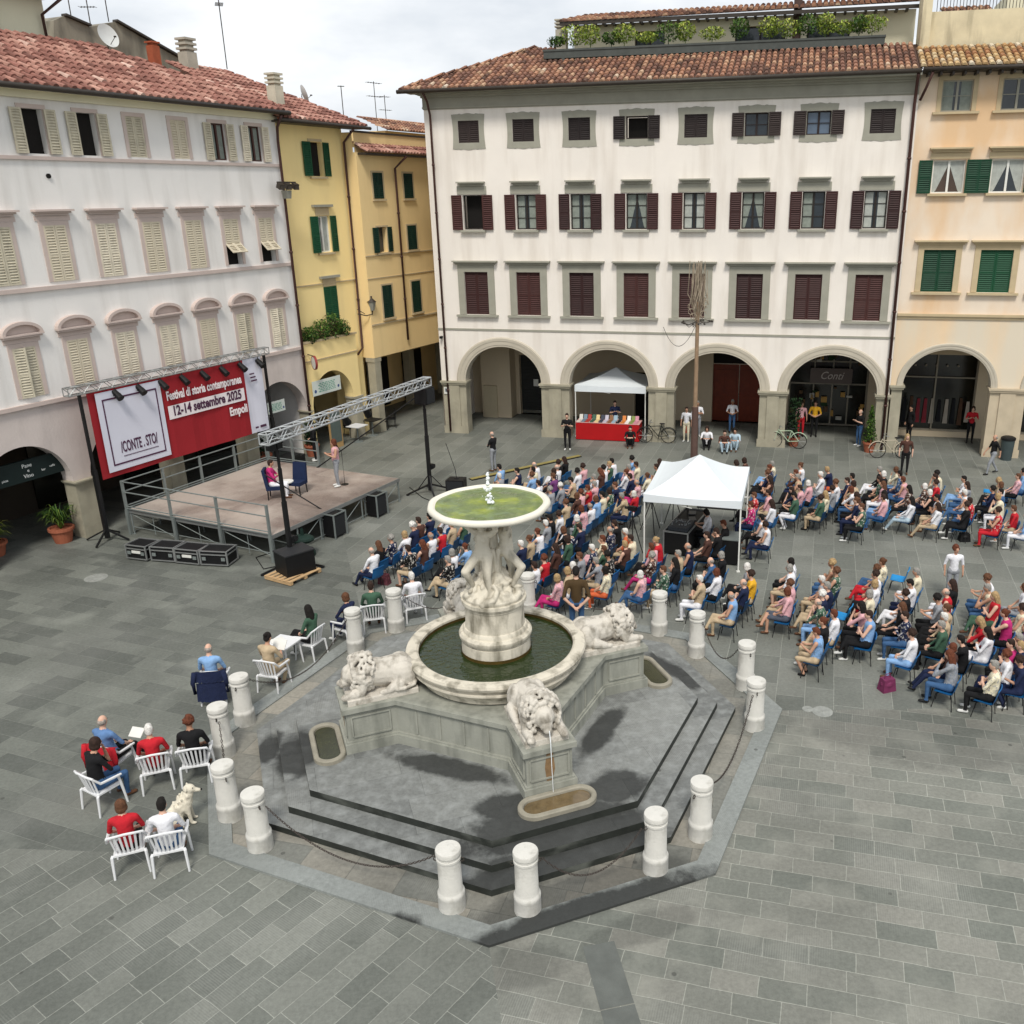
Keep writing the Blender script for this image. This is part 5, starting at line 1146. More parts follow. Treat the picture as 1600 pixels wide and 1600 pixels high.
# ballast box on pallet
pb_ = G(459, 900); pal = empty('pallet', pb_, YL-R(5), 'pale wooden pallet under the black ballast box', 'pallet'); b = MB()
for k in range(6): b.bb(-.6, .6, -.52+k*.19, -.40+k*.19, .11, .13)
b.build('slats', mat('pallet_wood', '#b99a72', .85, .15, 5), pal); b = MB()
for x in (-.54, 0, .54): b.bb(x-.05, x+.05, -.52, .55, .02, .11)
b.build('bearers', MATS['pallet_wood'], pal)
bx = empty('ballast_box', pb_+Vector((.05, .12, .132)), YL-R(20), 'large black ballast box on the wooden pallet', 'ballast box'); b = MB(); b.bb(-.45, .45, -.36, .36, 0, .62); b.build('body', M_black, bx); b = MB(); b.bb(-.47, .47, -.38, .38, .62, .66); b.build('lid', mat('case_top', '#2a2b2d', .6, .1, 5), bx)
# rear beam with the banner
rb = empty('rear_gantry', TL @ Vector((0, -.92, 0)), YL, 'rear silver truss gantry above the red festival banner', 'gantry')
truss(rb, (-.5, -.05, 4.98), (7.85, -.05, 5.0), .24, r=.02)
for x in (-.05, 7.72):
    b = MB(); b.bb(x-.04, x+.04, -.04, .04, .1, 4.85); b.bb(x-.06, x+.06, -.06, .06, .1, 2.4)
    for k in range(4): a = k*pi/2+.4; b.beam((x, 0, .4), (x+.7*cos(a), .7*sin(a), .04), .05)
    b.build('mast', M_blackm, rb)
for k in range(8):
    x = 1.05+k*.88; b = MB(); b.cyl((x, -.18, 4.86), (x, -.2, 4.72), .018, n=5); b.cyl((x, -.14, 4.74), (x, -.42, 4.52), .085, .115, n=12); b.box((x, -.26, 4.64), (.24, .05, .06)); b.build('spotlight', M_black, rb)
bn = empty('festival_banner', TL @ Vector((0, -1.02, 0)), YL, 'big red and white festival banner with dates hung behind the stage', 'banner')
M_red = mat('banner_red', '#931f27', .75, .05, .8); M_bw = mat('banner_white_cloth', '#cfd0dc', .75, .04, .8); M_bp = mat('banner_print_plum', '#4c2a44', .75, .03, 3); M_bwt = mat('banner_letter_white', '#e6dfe0', .75, .02, 3)
xL, xM, xR, zt, zb_ = .13, 6.55, 7.42, 4.86, 2.03
def cloth(mb, x0, x1, z0, z1, y, n=24, mi=None):
    for k in range(n):
        a, c = x0+(x1-x0)*k/n, x0+(x1-x0)*(k+1)/n; f = lambda x: y+.02*sin(x*3.1)+.012*sin(x*7.7)
        mb.poly([(a, f(a), z0), (c, f(c), z0), (c, f(c), z1), (a, f(a), z1)], mi)
b = MB(); cloth(b, xL, xM, zb_, zt, 0, mi=0); cloth(b, xM, xR, zb_, zt, 0, 6, mi=1); b.build('cloth', [M_red, M_bw], bn)
b = MB(); b.bb(.36, 2.78, -.05, -.045, 2.2, 4.78); b.build('white_panel', M_bw, bn)
b = MB()
for x0, x1, z0, z1 in ((.56, 2.6, 4.5, 4.55), (.56, 2.6, 2.38, 2.43), (.56, .6, 2.43, 4.5), (2.56, 2.6, 2.43, 4.5)): b.bb(x0, x1, -.062, -.051, z0, z1)
b.build('frame_line', M_bp, bn)
b = MB(); b.bb(2.95, 6.38, -.05, -.045, 3.38, 3.84); b.build('date_panel', M_bwt, bn)
def lett(txt, x, z, h, width, m, align='LEFT', y=-.06, bold=.0):
    me = text_mesh(txt, h, 1, m, align='LEFT', bold=bold); xs = [v.co.x for v in me.vertices]; w0 = max(xs)-min(xs); me.transform(Matrix.Diagonal((width/w0, 1, 1, 1)))
    t = link('lettering', me, bn, (x, y, z)); t.rotation_euler = (R(90), 0, 0)
lett('/CONTE . STO/', .92, 2.75, .5, 1.42, M_bp, bold=.010); lett('Festival di storia contemporanea', 2.95, 4.05, .42, 3.35, M_bwt, bold=.014)
lett('12-14 settembre 2025', 3.1, 3.49, .46, 3.05, M_bp, bold=.014); lett('Empoli', 5.55, 2.95, .42, .85, M_bwt, bold=.016)
b = MB()
for k in range(26): x = .98+k*.052; b.bb(x, x+.035, -.06, -.052, 2.6, 2.63)
for k in range(3): b.bb(6.75+k*.02, 6.98+k*.05, -.05, -.042, 4.25-k*.13, 4.3-k*.13)
b.bb(6.7, 6.85, -.05, -.042, 2.2, 2.27); b.bb(6.95, 7.25, -.05, -.042, 2.19, 2.28); b.build('small_print', M_bp, bn)
# loudspeakers in front of the stage, floor speaker with boom
for (px, py, lb) in ((531, 838, 'black loudspeaker in a steel frame at the middle of the stage front'), (596, 806, 'black loudspeaker in a steel frame at the far end of the stage front')):
    p = G(px, py); t = empty('loudspeaker', p, YL, lb, 'loudspeaker'); b = MB(); b.bb(-.26, .26, -.05, .4, .05, .78); b.build('cabinet', M_black, t)
    b = MB(); b.bb(-.24, .24, -.07, -.052, .08, .75); b.build('grille', MATS['grille'], t); b = MB()
    for x in (-.29, .29):
        for y in (-.08, .43): b.bb(x-.02, x+.02, y-.02, y+.02, 0, .84)
    for y in (-.08, .43): b.bb(-.27, .27, y-.018, y+.018, .8, .835)
    for x in (-.29, .29): b.bb(x-.018, x+.018, -.06, .41, .8, .835)
    b.build('frame', M_steel, t)
p = G(714, 768); t = empty('loudspeaker', p, R(-8), 'black wedge loudspeaker on the paving behind the green bowl', 'loudspeaker'); b = MB(); b.prism([(-.35, -.25), (.35, -.25), (.32, .28), (-.32, .28)], 0, .5, bottom=True); b.build('cabinet', M_black, t)
b = MB(); b.bb(-.31, .31, -.27, -.252, .04, .46); b.build('grille', MATS['grille'], t)
t = empty('microphone_stand', p+Vector((0, .1, .5)), 0, 'thin microphone boom standing on the black wedge loudspeaker', 'microphone stand'); b = MB(); b.tube([(0, 0, 0), (-.03, 0, .35), (-.35, .2, 1.3)], .012, 5); b.cyl((0, 0, 0), (0, 0, .02), .1, n=10); b.build('boom', M_blackm, t)
# flight cases
a0, a1 = G(199, 874), G(345, 887); dv = (a1-a0).normalized(); fa = math.atan2(dv.y, dv.x)
for k, (f, w_, lb) in enumerate(((0, .74, 'leftmost black flight case with white name plate, by the stage'), (1, .80, 'second black flight case from the left, dark front without plate'), (2, .80, 'third black flight case with white plate on its front'), (3, .86, 'rightmost black flight case, its end panel turned towards the fountain'))):
    p = a0+dv*(f*.865+.02); t = empty('flight_case', p, fa+R([-4, 2, -1, 5][k]), lb, 'flight case', 'flight cases in front of the stage'); h_ = .5; d_ = .6
    b = MB(); b.bb(.02, w_-.02, .02, d_-.02, .06, h_-.02); b.build('panels', M_black, t); b = MB()
    for x in (0, w_): 
        for y in (0, d_): b.bb(x-.02, x+.02, y-.02, y+.02, .05, h_)
    for z in (.06, h_-.12, h_-.01):
        for y in (0, d_): b.bb(.02, w_-.02, y-.017, y+.017, z-.014, z+.014)
        for x in (0, w_): b.bb(x-.017, x+.017, .02, d_-.02, z-.014, z+.014)
    b.build('edging', M_alu, t)
    for x in (.12, w_-.12): b = MB(); b.bb(x-.06, x+.06, -.03, -.004, .2, .3); b.build('latch', M_steel, t)
    b = MB()
    for x in (.08, w_-.08):
        for y in (.08, d_-.08): b.cyl((x, y-.02, .03), (x, y+.02, .03), .03, n=8)
    b.build('castors', M_blackm, t)
    if k in (0, 2): b = MB(); b.bb(w_/2-.16, w_/2+.16, -.012, .017, .24, .32); b.build('name_plate', M_whitefr, t)
t = empty('parasol_base', TL @ Vector((1.5, -7.75, 0)), 0, 'dark green parasol base with folded green cover behind the flight cases', 'parasol base'); b = MB(); b.lathe([(.34, 0), (.34, .12), (.3, .2), (.05, .26), (.05, .9)], n=16); b.build('base', mat('green_dark', '#152b24', .7, .2, 5), t); b = MB(); b.ell((0, 0, .55), (.36, .3, .14)); b.build('folded_cover', MATS['green_dark'], t)
# dark stuff heaped behind the stage (monitor, cases)
for (x, y, w_, d_, h_, lb) in ((7.9, -1.3, .9, .6, .7, 'black equipment case behind the stage beside the banner end'), (8.9, -.9, .5, .5, .5, 'small dark equipment box against the last lilac pier')):
    t = empty('equipment_case', TL @ Vector((x, y, 0)), YL+.2, lb, 'equipment case'); b = MB(); b.bb(0, w_, 0, d_, 0, h_-.1); b.build('body', M_black, t); b = MB(); b.bb(-.01, w_+.01, -.01, d_+.01, h_-.1, h_); b.build('lid', M_blackm, t)
# stage furniture
def armchair(p, rz, label, name='armchair'):
    t = empty(name, p, rz, label, 'armchair'); nv = mat('navy_upholstery', '#152443', .8, .1, 8)
    b = MB(); b.box((0, 0, .40), (.5, .52, .12)); b.build('seat', nv, t); b = MB(); b.box((-.25, 0, .74), (.1, .52, .62), Matrix.Rotation(R(-8), 3, 'Y'), None, .92); b.build('backrest', nv, t)
    for x in (-.22, .22):
        for y in (-.22, .22): b = MB(); b.cyl((x, y, 0), (x*.95, y*.95, .35), .02, .025, 6); b.build('leg', M_black, t)
pS = G(432, 778, SH_); armchair(pS, R(10), 'navy upholstered chair holding the person in pink on stage'); pE = G(466, 771, SH_); armchair(pE, R(-105), 'empty navy upholstered chair on stage beside the low table')
t = empty('side_table', G(449, 773, SH_), 0, 'low round white table between the navy chairs on stage', 'table'); b = MB(); b.lathe([(.26, .46), (.26, .49), (.01, .49)], n=20, cap_bot=True); b.build('table_top', M_whitefr, t); b = MB(); b.cyl((0, 0, 0), (0, 0, .46), .03, n=8); b.cyl((0, 0, 0), (0, 0, .02), .18, n=16); b.build('leg', M_whitefr, t)
o = MB(); o.box((0, 0, .01), (.3, .21, .012), R(30)); tag(o.build('paper_sheet', mat('paper', '#d9d8d2'), loc=G(449, 773, SH_)+Vector((0, 0, .49))), 'white papers on the low round table on stage', 'paper')
t = empty('microphone_stand', G(539, 757, SH_), 0, 'slim black microphone stand in front of the standing speaker', 'microphone stand'); b = MB(); b.tube([(0, 0, 0), (0, 0, 1.2), (-.1, -.05, 1.4)], .012, 5); b.cyl((0, 0, 0), (0, 0, .02), .13, n=12); b.build('stand', M_blackm, t); b = MB(); b.ell((-.12, -.06, 1.43), (.03, .03, .04)); b.build('microphone', M_black, t)

# ---------------------------------------------------------------- white pop-up tent over the mixing desk
M_tent = mat('tent_white', '#d6dcdf', .75, .02, .8)
LGS = [Vector((1.34, 25.28, 0)), Vector((4.10, 24.50, 0)), Vector((4.88, 27.95, 0)), Vector((2.12, 28.75, 0))]
def popup(name, LG, ze, zp, label, zoff=.24):
    c = sum(LG, Vector())/4; t = empty(name, c, 0, label, 'tent'); b = MB(); ap = Vector((0, 0, zp)); n = 8
    cs_ = [l-c+Vector((0, 0, ze)) for l in LG]
    for k in range(4):
        a, d = cs_[k], cs_[(k+1) % 4]
        rows = []
        for i in range(n+1):
            u = i/n; zz = ze+(zp-ze)*(u**1.45); row = []
            for j in range(n+1):
                q = a.lerp(d, j/n); q = Vector((q.x*(1-u), q.y*(1-u), zz-.05*sin(pi*j/n)*(1-u))); row.append(b.vert(q))
            rows.append(row)
        for i in range(n):
            for j in range(n): b.face((rows[i][j], rows[i][j+1], rows[i+1][j+1], rows[i+1][j]))
        for j in range(n):   # valance
            q0, q1 = a.lerp(d, j/n), a.lerp(d, (j+1)/n); s0, s1 = .05*sin(pi*j/n), .05*sin(pi*(j+1)/n)
            b.poly([(q0.x, q0.y, ze-s0), (q1.x, q1.y, ze-s1), (q1.x*1.005, q1.y*1.005, ze-zoff), (q0.x*1.005, q0.y*1.005, ze-zoff)])
    o = b.build('canopy', M_tent, t); 
    for l_ in LG: b = MB(); q = (l_-c)*.985; b.bb(q.x-.02, q.x+.02, q.y-.02, q.y+.02, 0, ze-.03); b.box((q.x, q.y, .02), (.1, .1, .03)); b.build('leg', M_whitefr, t)
    b = MB()
    for k in range(4): a, d = cs_[k]*1, cs_[(k+1) % 4]*1; b.beam(a*.98-Vector((0, 0, .05)), d*.98-Vector((0, 0, .05)), .025); b.beam(a*.98-Vector((0, 0, .05)), (a+d)/2*.98+Vector((0, 0, -.3)), .02)
    b.build('frame', M_whitefr, t); return t
popup('pop_up_tent', LGS, 2.2, 3.0, 'white pop-up tent over the mixing desk in the middle of the audience')
cT = sum(LGS, Vector())/4; aT = math.atan2(LGS[1].y-LGS[0].y, LGS[1].x-LGS[0].x)
dk = empty('mixing_desk', G(1056, 868)+Vector((.15, .35, 0)), aT-R(6), 'long black mixing desk on flight cases under the white tent', 'mixing desk'); b = MB()
b.bb(-.4, .36, -.4, 1.9, .06, .74); b.build('base', M_black, dk); b = MB()
for x in (-.4, .36):
    b.bb(x-.02, x+.02, -.42, 1.92, .74, .78)
    for y in (-.4, 1.9): b.bb(x-.02, x+.02, y-.02, y+.02, 0, .74)
for y in (-.4, 1.9): b.bb(-.38, .34, y-.02, y+.02, .74, .78)
b.build('edging', M_alu, dk); b = MB(); b.box((0, .1, .83), (.62, .8, .12)); b.build('console', mat('console_grey', '#3c4044', .5, .3, 20), dk); b = MB(); rs = random.Random(6)
for k in range(24): b = MB(); b.box((rs.uniform(-.28, .28), rs.uniform(-.25, .45), .9), (.03, .05, .03)); b.build('fader', mat('knob_light', '#8e9294', .5), dk)
for (dx, dy, rz, lb) in ((.1, .95, .3, 'open laptop at the middle of the mixing desk'), (-.05, 1.5, .1, 'open laptop at the far end of the mixing desk')):
    t = empty('laptop', dk.matrix_basis @ Vector((dx, dy, .76)), aT+rz, lb, 'laptop'); b = MB(); b.box((0, 0, .01), (.24, .34, .02)); b.build('keyboard', mat('laptop_grey', '#55585b', .4), t); b = MB(); b.box((-.15, 0, .13), (.015, .34, .22), Matrix.Rotation(R(-15), 3, 'Y')); b.build('screen', M_black, t)
def tripod(p, h, label, cam_=True, rz=0.):
    t = empty('camera_tripod' if cam_ else 'light_stand', p, rz, label, 'tripod')
    for k in range(3): a = k*2*pi/3; b = MB(); b.tube([(0, 0, h*.85), (.38*cos(a), .38*sin(a), .01)], .016, 5); b.build('leg', M_blackm, t)
    b = MB(); b.cyl((0, 0, h*.6), (0, 0, h), .018, n=6); b.build('column', M_blackm, t)
    if cam_: b = MB(); b.box((0, 0, h+.08), (.26, .12, .14)); b.cyl((.13, 0, h+.08), (.25, 0, h+.08), .045, n=8); b.build('camera', M_black, t)
tripod(G(988, 868), 1.45, 'black video camera tripod just left of the white tent', rz=R(150)); tripod(G(1018, 830), 1.3, 'black video camera tripod beneath the left edge of the tent', rz=R(160)); tripod(G(1052, 822), 1.35, 'black video camera tripod under the tent behind the desk', rz=R(140))
t = empty('equipment_case', G(1143, 880), aT, 'black equipment rack beside the right front tent leg', 'equipment case'); b = MB(); b.bb(-.3, .2, -.2, .5, .05, .8); b.build('body', M_black, t); b = MB(); b.bb(-.32, .22, -.22, .52, .8, .83); b.build('lid', M_steel, t)
t = empty('folding_table', G(1118, 822), aT, 'dark folding table with papers under the back of the tent', 'table'); b = MB(); b.bb(-.6, .7, -.3, .3, .7, .73); b.build('table_top', mat('table_dark', '#2c2a2b', .6, .1, 4), t)
for x in (-.55, .65):
    for y in (-.26, .26): b = MB(); b.cyl((x, y, 0), (x, y, .7), .015, n=5); b.build('leg', M_steel, t)
o = MB(); o.box((0, 0, .006), (.3, .22, .01), .4); tag(o.build('paper_sheet', MATS['paper'], loc=G(1118, 822)+Vector((.1, 0, .73))), 'white printed sheets on the dark folding table', 'paper')

# ---------------------------------------------------------------- book stall under the second arch
def CPt(s, y, z=0): return TC @ Vector((s, y, z))
popup('pop_up_tent', [CPt(6.55, .25), CPt(9.8, .25), CPt(9.75, 3.2), CPt(6.6, 3.2)], 2.4, 2.98, 'white pop-up tent over the book stall under the second arch', .3)
tb = empty('stall_table', CPt(6.7, -.3), YC, 'long red-clothed book table under the white tent', 'table'); b = MB(); b.bb(0, 2.9, 0, .8, .03, .8); b.build('tablecloth', mat('cloth_red_bright', '#a80f14', .8, .06, 2), tb); b = MB(); b.bb(-.01, 2.91, -.01, .81, .8, .82); b.build('table_top', mat('cloth_pinkish', '#c99a95', .8, .1, 9), tb)
rs = random.Random(12); BC = ['#c9c6bd', '#6d7f8d', '#a33b33', '#3b5c4a', '#d6c08c', '#3a3f4d', '#b9b4c0', '#7f5a3c', '#90a7b5', '#1c1c1e', '#c77b3a', '#e2e0da', '#7a8a4a', '#c48a98']
bks = []
for k, c_ in enumerate(BC):
    b = MB(); b.bb(-.08, .08, -.11, .11, 0, .035); bks.append(b.mesh('book', mat(f'cover_{k}', c_, .6, .05, 5)))
colsn = ['cream', 'slate blue', 'red', 'green', 'straw yellow', 'dark navy', 'pale lilac', 'brown', 'light blue', 'black', 'orange', 'white', 'olive', 'pink']
for k in range(42):
    i = k % 14; x = .12+(k % 14)*.2+rs.uniform(-.02, .02); y = .15+(k//14)*.26; h_ = .82
    o = link('book', bks[i], None, W_(TC, (6.7+x, -.3+y, h_)), YC+rs.uniform(-.2, .2))
    if k//14 == 2: o.rotation_euler = (R(65), 0, YC+rs.uniform(-.1, .1)); o.location.z += .1
    tag(o, f'small {colsn[i]} book '+['at the front edge', 'in the middle row', 'propped up at the back'][k//14]+' of the red stall table', 'book', 'books on the stall')
# post with a bundle of dry stems
pp = G(1084, 730); t = empty('post', pp, 0, 'tall brown post topped by a bundle of dried stems, rising behind the tent', 'post')
hb = height_at(pp, 497); ht = height_at(pp, 412); b = MB(); b.cyl((0, 0, 0), (0, 0, 2.5), .15, .13, n=12); b.build('post_base', mat('post_brown', '#5a463f', .8, .15, 5), t); b = MB(); b.cyl((0, 0, 2.5), (0, 0, hb+.6), .085, .07, n=10); b.build('shaft', mat('post_tan', '#927a62', .8, .2, 5), t)
b = MB(); rs = random.Random(21)
for k in range(34):
    a = rs.uniform(0, 6.28); r_ = rs.uniform(.05, .3); z0 = hb+rs.uniform(-.2, .3); b.tube([(.06*cos(a), .06*sin(a), z0), (r_*cos(a)*1.5, r_*sin(a)*1.5, z0+.6), (r_*cos(a+.4)*1.2, r_*sin(a+.4)*1.2, z0+1.2), (r_*1.2*cos(a+.2), r_*1.2*sin(a+.2), min(ht+.1, z0+1.6+rs.uniform(0, .5)))], .016, 4)
for k in range(10):
    a = rs.uniform(0, 6.28); P_ = [(.3*cos(a)+.12*cos(q), .3*sin(a), hb+.1+.12*sin(q)+k*.08) for q in [j*.9 for j in range(7)]]; b.tube(P_, .014, 4)
b.build('stem_bundle', mat('dry_stems', '#9a8d7b', .9, .25, 6), t)
b = MB()
for k in range(12): a = rs.uniform(0, 6.28); b.tube([(0, 0, hb-.1), (.35*cos(a), .35*sin(a), hb-.2+rs.uniform(-.15, .2)), (.6*cos(a+.2), .6*sin(a+.2), hb-.15)], .012, 4); b.ell((.6*cos(a+.2), .6*sin(a+.2), hb-.15), .045, nu=6, nv=4)
b.build('hanging_lamps', M_gutter, t)
# cable cover
p, q = G(735, 750), G(906, 713); b = MB(); L_ = (q-p).length; n = int(L_/.9); o = empty('cable_ramp', p, math.atan2((q-p).y, (q-p).x), 'yellow and black cable ramp running behind the front rows', 'cable ramp')
b.prism([(0, -.14), (L_, -.14), (L_, .14), (0, .14)], 0, .03, bottom=True); b.build('base', M_black, o); b = MB(); b.bb(.02, L_-.02, -.09, .09, .032, .055); b.build('lid', mat('ramp_yellow', '#8f8350', .7, .15, 3), o)
# cable on the floor near the stage
for pts, lb in (([(430, 862), (400, 872), (412, 890), (440, 884)], 'loose black cable curling near the stage corner'), ([(640, 762), (660, 778), (690, 790), (722, 776)], 'black cable around the far tower foot')):
    b = MB(); o_ = G(*pts[0]); b.tube([G(*p)-o_+Vector((0, 0, .02)) for p in pts], .015, 5); tag(b.build('cable', M_black, loc=o_), lb, 'cable')
# ================================================================ PEOPLE
import numpy as np
def body_mesh(seg, head, hp=(0, 0), fingers=(), vox=.024, name='person', seated=True):
    """seg: list of (a, b, ra, rb, region). One continuous skin; faces take the region of the nearest limb."""
    m_ = MB()
    for a, b_, ra, rb, rg_ in seg: m_.caps(a, b_, ra, rb, 12)
    hr = Euler((0, hp[1], hp[0])).to_matrix(); H = Vector(head)
    def hd(p): return H+hr @ Vector(p)
    m_.ell(H, (.093, .074, .112), hr, 14, 10); m_.ell(hd((.03, 0, -.055)), (.055, .052, .06), hr)
    m_.ell(hd((.098, 0, -.012)), (.022, .014, .024), hr, 8, 6)
    for sd in (1, -1): m_.ell(hd((-.005, sd*.078, -.01)), (.02, .013, .03), hr, 8, 6)
    me = remesh(m_, vox, 2)
    fc = np.array([tuple(p.center) for p in me.polygons]); best = np.full(len(fc), 1e9); lab = np.zeros(len(fc), int)
    REG = {'skin': 0, 'torso': 1, 'uarm': 2, 'farm': 3, 'thigh': 4, 'shin': 5, 'foot': 6}
    for a, b_, ra, rb, rg_ in seg+[(hd((0, 0, -.05)), hd((0, 0, .05)), .09, .09, 'skin')]:
        A = np.array(tuple(a)); B = np.array(tuple(b_)); d = B-A; L2 = max(1e-9, d @ d); t = np.clip(((fc-A) @ d)/L2, 0, 1)
        dist = np.linalg.norm(fc-(A+t[:, None]*d), axis=1)-(ra+(rb-ra)*t); k = dist < best; best[k] = dist[k]; lab[k] = REG[rg_]
    V = [tuple(v.co) for v in me.vertices]; F = [tuple(p.vertices) for p in me.polygons]; lab = list(lab)
    ex = MB()
    for (w_, d, n_) in fingers:       # wrist point, pointing direction, palm normal
        w_, d, n_ = Vector(w_), Vector(d).normalized(), Vector(n_).normalized(); sd = d.cross(n_).normalized()
        for k in range(4):
            o = w_+d*.075+sd*(.026-.0175*k); l_ = (.055, .065, .06, .045)[k]
            ex.tube([o-d*.03, o+d*l_*.5-n_*.004, o+d*l_*.85-n_*.022], [.0088, .008, .006], 5)
        o = w_+d*.03+sd*.035; ex.tube([o-sd*.015, o+sd*.02+d*.02, o+sd*.018+d*.05-n_*.01], [.011, .010, .008], 5)
    ne = len(ex.f)
    for sd in (1, -1): ex.ell(hd((.083, sd*.03, .012)), (.008, .012, .007), hr, 6, 4)
    ne2 = len(ex.f); ex.ell(hd((.078, 0, -.062)), (.012, .024, .006), hr, 8, 4)
    off = len(V); V += [tuple(v) for v in ex.v]; F += [tuple(i+off for i in f) for f in ex.f]; lab += [0]*ne+[7]*(ne2-ne)+[8]*(len(ex.f)-ne2)
    return V, F, lab
def clothed(name, data, sleeve, leg):
    """material slots: 0 skin 1 top 2 legs 3 shoes 4 eyes 5 lips"""
    V, F, lab = data; me = bpy.data.meshes.new(name); me.from_pydata(V, [], F)
    mp_ = {0: 0, 1: 1, 2: 1 if sleeve > 0 else 0, 3: 1 if sleeve > 1 else 0, 4: 2, 5: 2 if leg else 0, 6: 3, 7: 4, 8: 5}
    for m_ in (MATS['skin'], M_white, M_white, M_black, M_dark, M_red): me.materials.append(m_)
    me.polygons.foreach_set('material_index', [mp_[int(l_)] for l_ in lab]); me.polygons.foreach_set('use_smooth', [True]*len(F)); me.update(); return me
V3 = Vector
def limbs(sh, el, wr, hand_dir):
    S_ = []
    return [(sh, el, .052, .042, 'uarm'), (el, wr, .041, .029, 'farm'), (wr, Vector(wr)+Vector(hand_dir).normalized()*.075, .03, .032, 'skin')]
def seated_pose(arms='lap', legs='down', lean=0., hp=(0, 0)):
    pe = V3((-.06, 0, .53)); wa = V3((-.09+lean*.3, 0, .74)); ch = V3((-.10+lean*.75, 0, 1.0)); nk = V3((-.08+lean, 0, 1.14)); hd = V3((-.04+lean*1.15, 0, 1.275))
    g = [(pe+V3((0, -.07, 0)), pe+V3((0, .07, 0)), .125, .125, 'thigh'), (pe+V3((0, 0, .06)), wa, .145, .13, 'torso'), (wa, ch, .13, .135, 'torso'), (ch+V3((0, -.09, .02)), ch+V3((0, .09, .02)), .1, .1, 'torso'),
         (ch+V3((0, -.15, .06)), ch+V3((0, .15, .06)), .058, .058, 'torso'), (ch+V3((0, 0, .06)), nk+V3((.01, 0, .03)), .06, .05, 'skin')]
    F_ = []
    for sd in (1, -1):
        hip = V3((-.04, sd*.1, .51))
        if legs == 'down': kn, an, to = V3((.40, sd*.12, .50)), V3((.38, sd*.12, .1)), V3((.52, sd*.14, .04))
        elif legs == 'out': kn, an, to = V3((.42, sd*.11, .48)), V3((.66, sd*.12, .11)), V3((.76, sd*.15, .11))
        elif legs == 'back': kn, an, to = V3((.40, sd*.13, .5)), V3((.22, sd*.1, .1)), V3((.34, sd*.1, .04))
        else:
            if sd > 0: kn, an, to = V3((.42, .05, .50)), V3((.42, .06, .1)), V3((.56, .06, .04))
            else: kn, an, to = V3((.42, .0, .62)), V3((.56, .2, .34)), V3((.68, .22, .28))
        g += [(hip, kn, .088, .062, 'thigh'), (kn, an, .06, .04, 'shin'), (an+V3((-.03, 0, -.04)), to, .042, .038, 'foot')]
        sh = ch+V3((0, sd*.19, .05))
        if arms == 'lap': el, wr, d = V3((.0+lean*.4, sd*.26, .78)), V3((.19, sd*.1, .63)), V3((.6, -sd*.6, -.2))
        elif arms == 'folded': el, wr, d = V3((.05+lean*.5, sd*.27, .80)), V3((.15+lean*.5, -sd*.02, .84+sd*.03)), V3((0, -sd, .1))
        elif arms == 'thighs': el, wr, d = V3((.02+lean*.5, sd*.27, .79)), V3((.25, sd*.14, .61)), V3((1, -sd*.2, -.15))
        elif arms == 'chin' and sd > 0: el, wr, d = V3((.20+lean, .14, .74)), V3((.12+lean, .06, 1.05)), V3((-.3, -.2, 1))
        elif arms == 'chin': el, wr, d = V3((.05+lean*.5, -.26, .80)), V3((.15+lean*.4, .08, .74)), V3((.2, 1, 0))
        else: el, wr, d = V3((.04, sd*.25, .80)), V3((.27, sd*.08, .82)), V3((.6, -sd*.3, .5))
        g += limbs(sh, el, wr, d); F_.append((wr, d, V3((0, 0, 1)) if abs(d.normalized().z) < .8 else V3((-1, 0, 0))))
    return g, hd, hp, F_
def standing_pose(arms='down', walk=0., hp=(0, 0), bend=0.):
    pe = V3((0, 0, .90)); wa = V3((.0, 0, 1.08)); ch = V3((-.01+bend, 0, 1.30)); nk = V3((.0+bend, 0, 1.43)); hd = V3((.02+bend*1.2, 0, 1.565))
    g = [(pe+V3((0, -.065, 0)), pe+V3((0, .065, 0)), .115, .115, 'thigh'), (pe+V3((0, 0, .07)), wa, .125, .12, 'torso'), (wa, ch, .12, .13, 'torso'), (ch+V3((0, -.09, .0)), ch+V3((0, .09, 0)), .1, .1, 'torso'),
         (ch+V3((0, -.15, .05)), ch+V3((0, .15, .05)), .056, .056, 'torso'), (ch+V3((0, 0, .05)), nk+V3((.01, 0, .03)), .06, .05, 'skin')]
    F_ = []
    for sd in (1, -1):
        sw = walk*sd; hip = V3((0, sd*.09, .88)); kn = V3((.03+sw*.5+abs(walk)*.1, sd*.1, .48)); an = V3((sw*1.0-(abs(walk)*.1), sd*.1, .09+(.05 if sw < 0 else 0))); to = an+V3((.14, sd*.02, -.05 if sw >= 0 else -.06))
        g += [(hip, kn, .085, .06, 'thigh'), (kn, an, .058, .04, 'shin'), (an+V3((-.03, 0, -.04)), to, .042, .036, 'foot')]
        sh = ch+V3((0, sd*.19, .04))
        if arms == 'down': el, wr, d = V3((-.03-sw*.4, sd*.25, 1.08)), V3((.06-sw*.8, sd*.25, .86)), V3((.15, 0, -1))
        elif arms == 'behind': el, wr, d = V3((-.12, sd*.28, 1.06)), V3((-.17, sd*.07, .86)), V3((-.1, -sd*.7, -.5))
        elif arms == 'folded': el, wr, d = V3((.06, sd*.26, 1.10)), V3((.16, -sd*.03, 1.14+sd*.03)), V3((0, -sd, .1))
        elif arms == 'phone': el, wr, d = V3((.05, sd*.25, 1.10)), V3((.26, sd*.08, 1.18)), V3((.6, -sd*.3, .5))
        elif arms == 'belly': el, wr, d = V3((.02, sd*.27, 1.08)), V3((.17, sd*.06, .98)), V3((.2, -sd, 0))
        g += limbs(sh, el, wr, d); F_.append((wr, d, V3((0, sd, 0)) if abs(d.normalized().z) > .7 else V3((0, 0, 1))))
    return g, hd, hp, F_
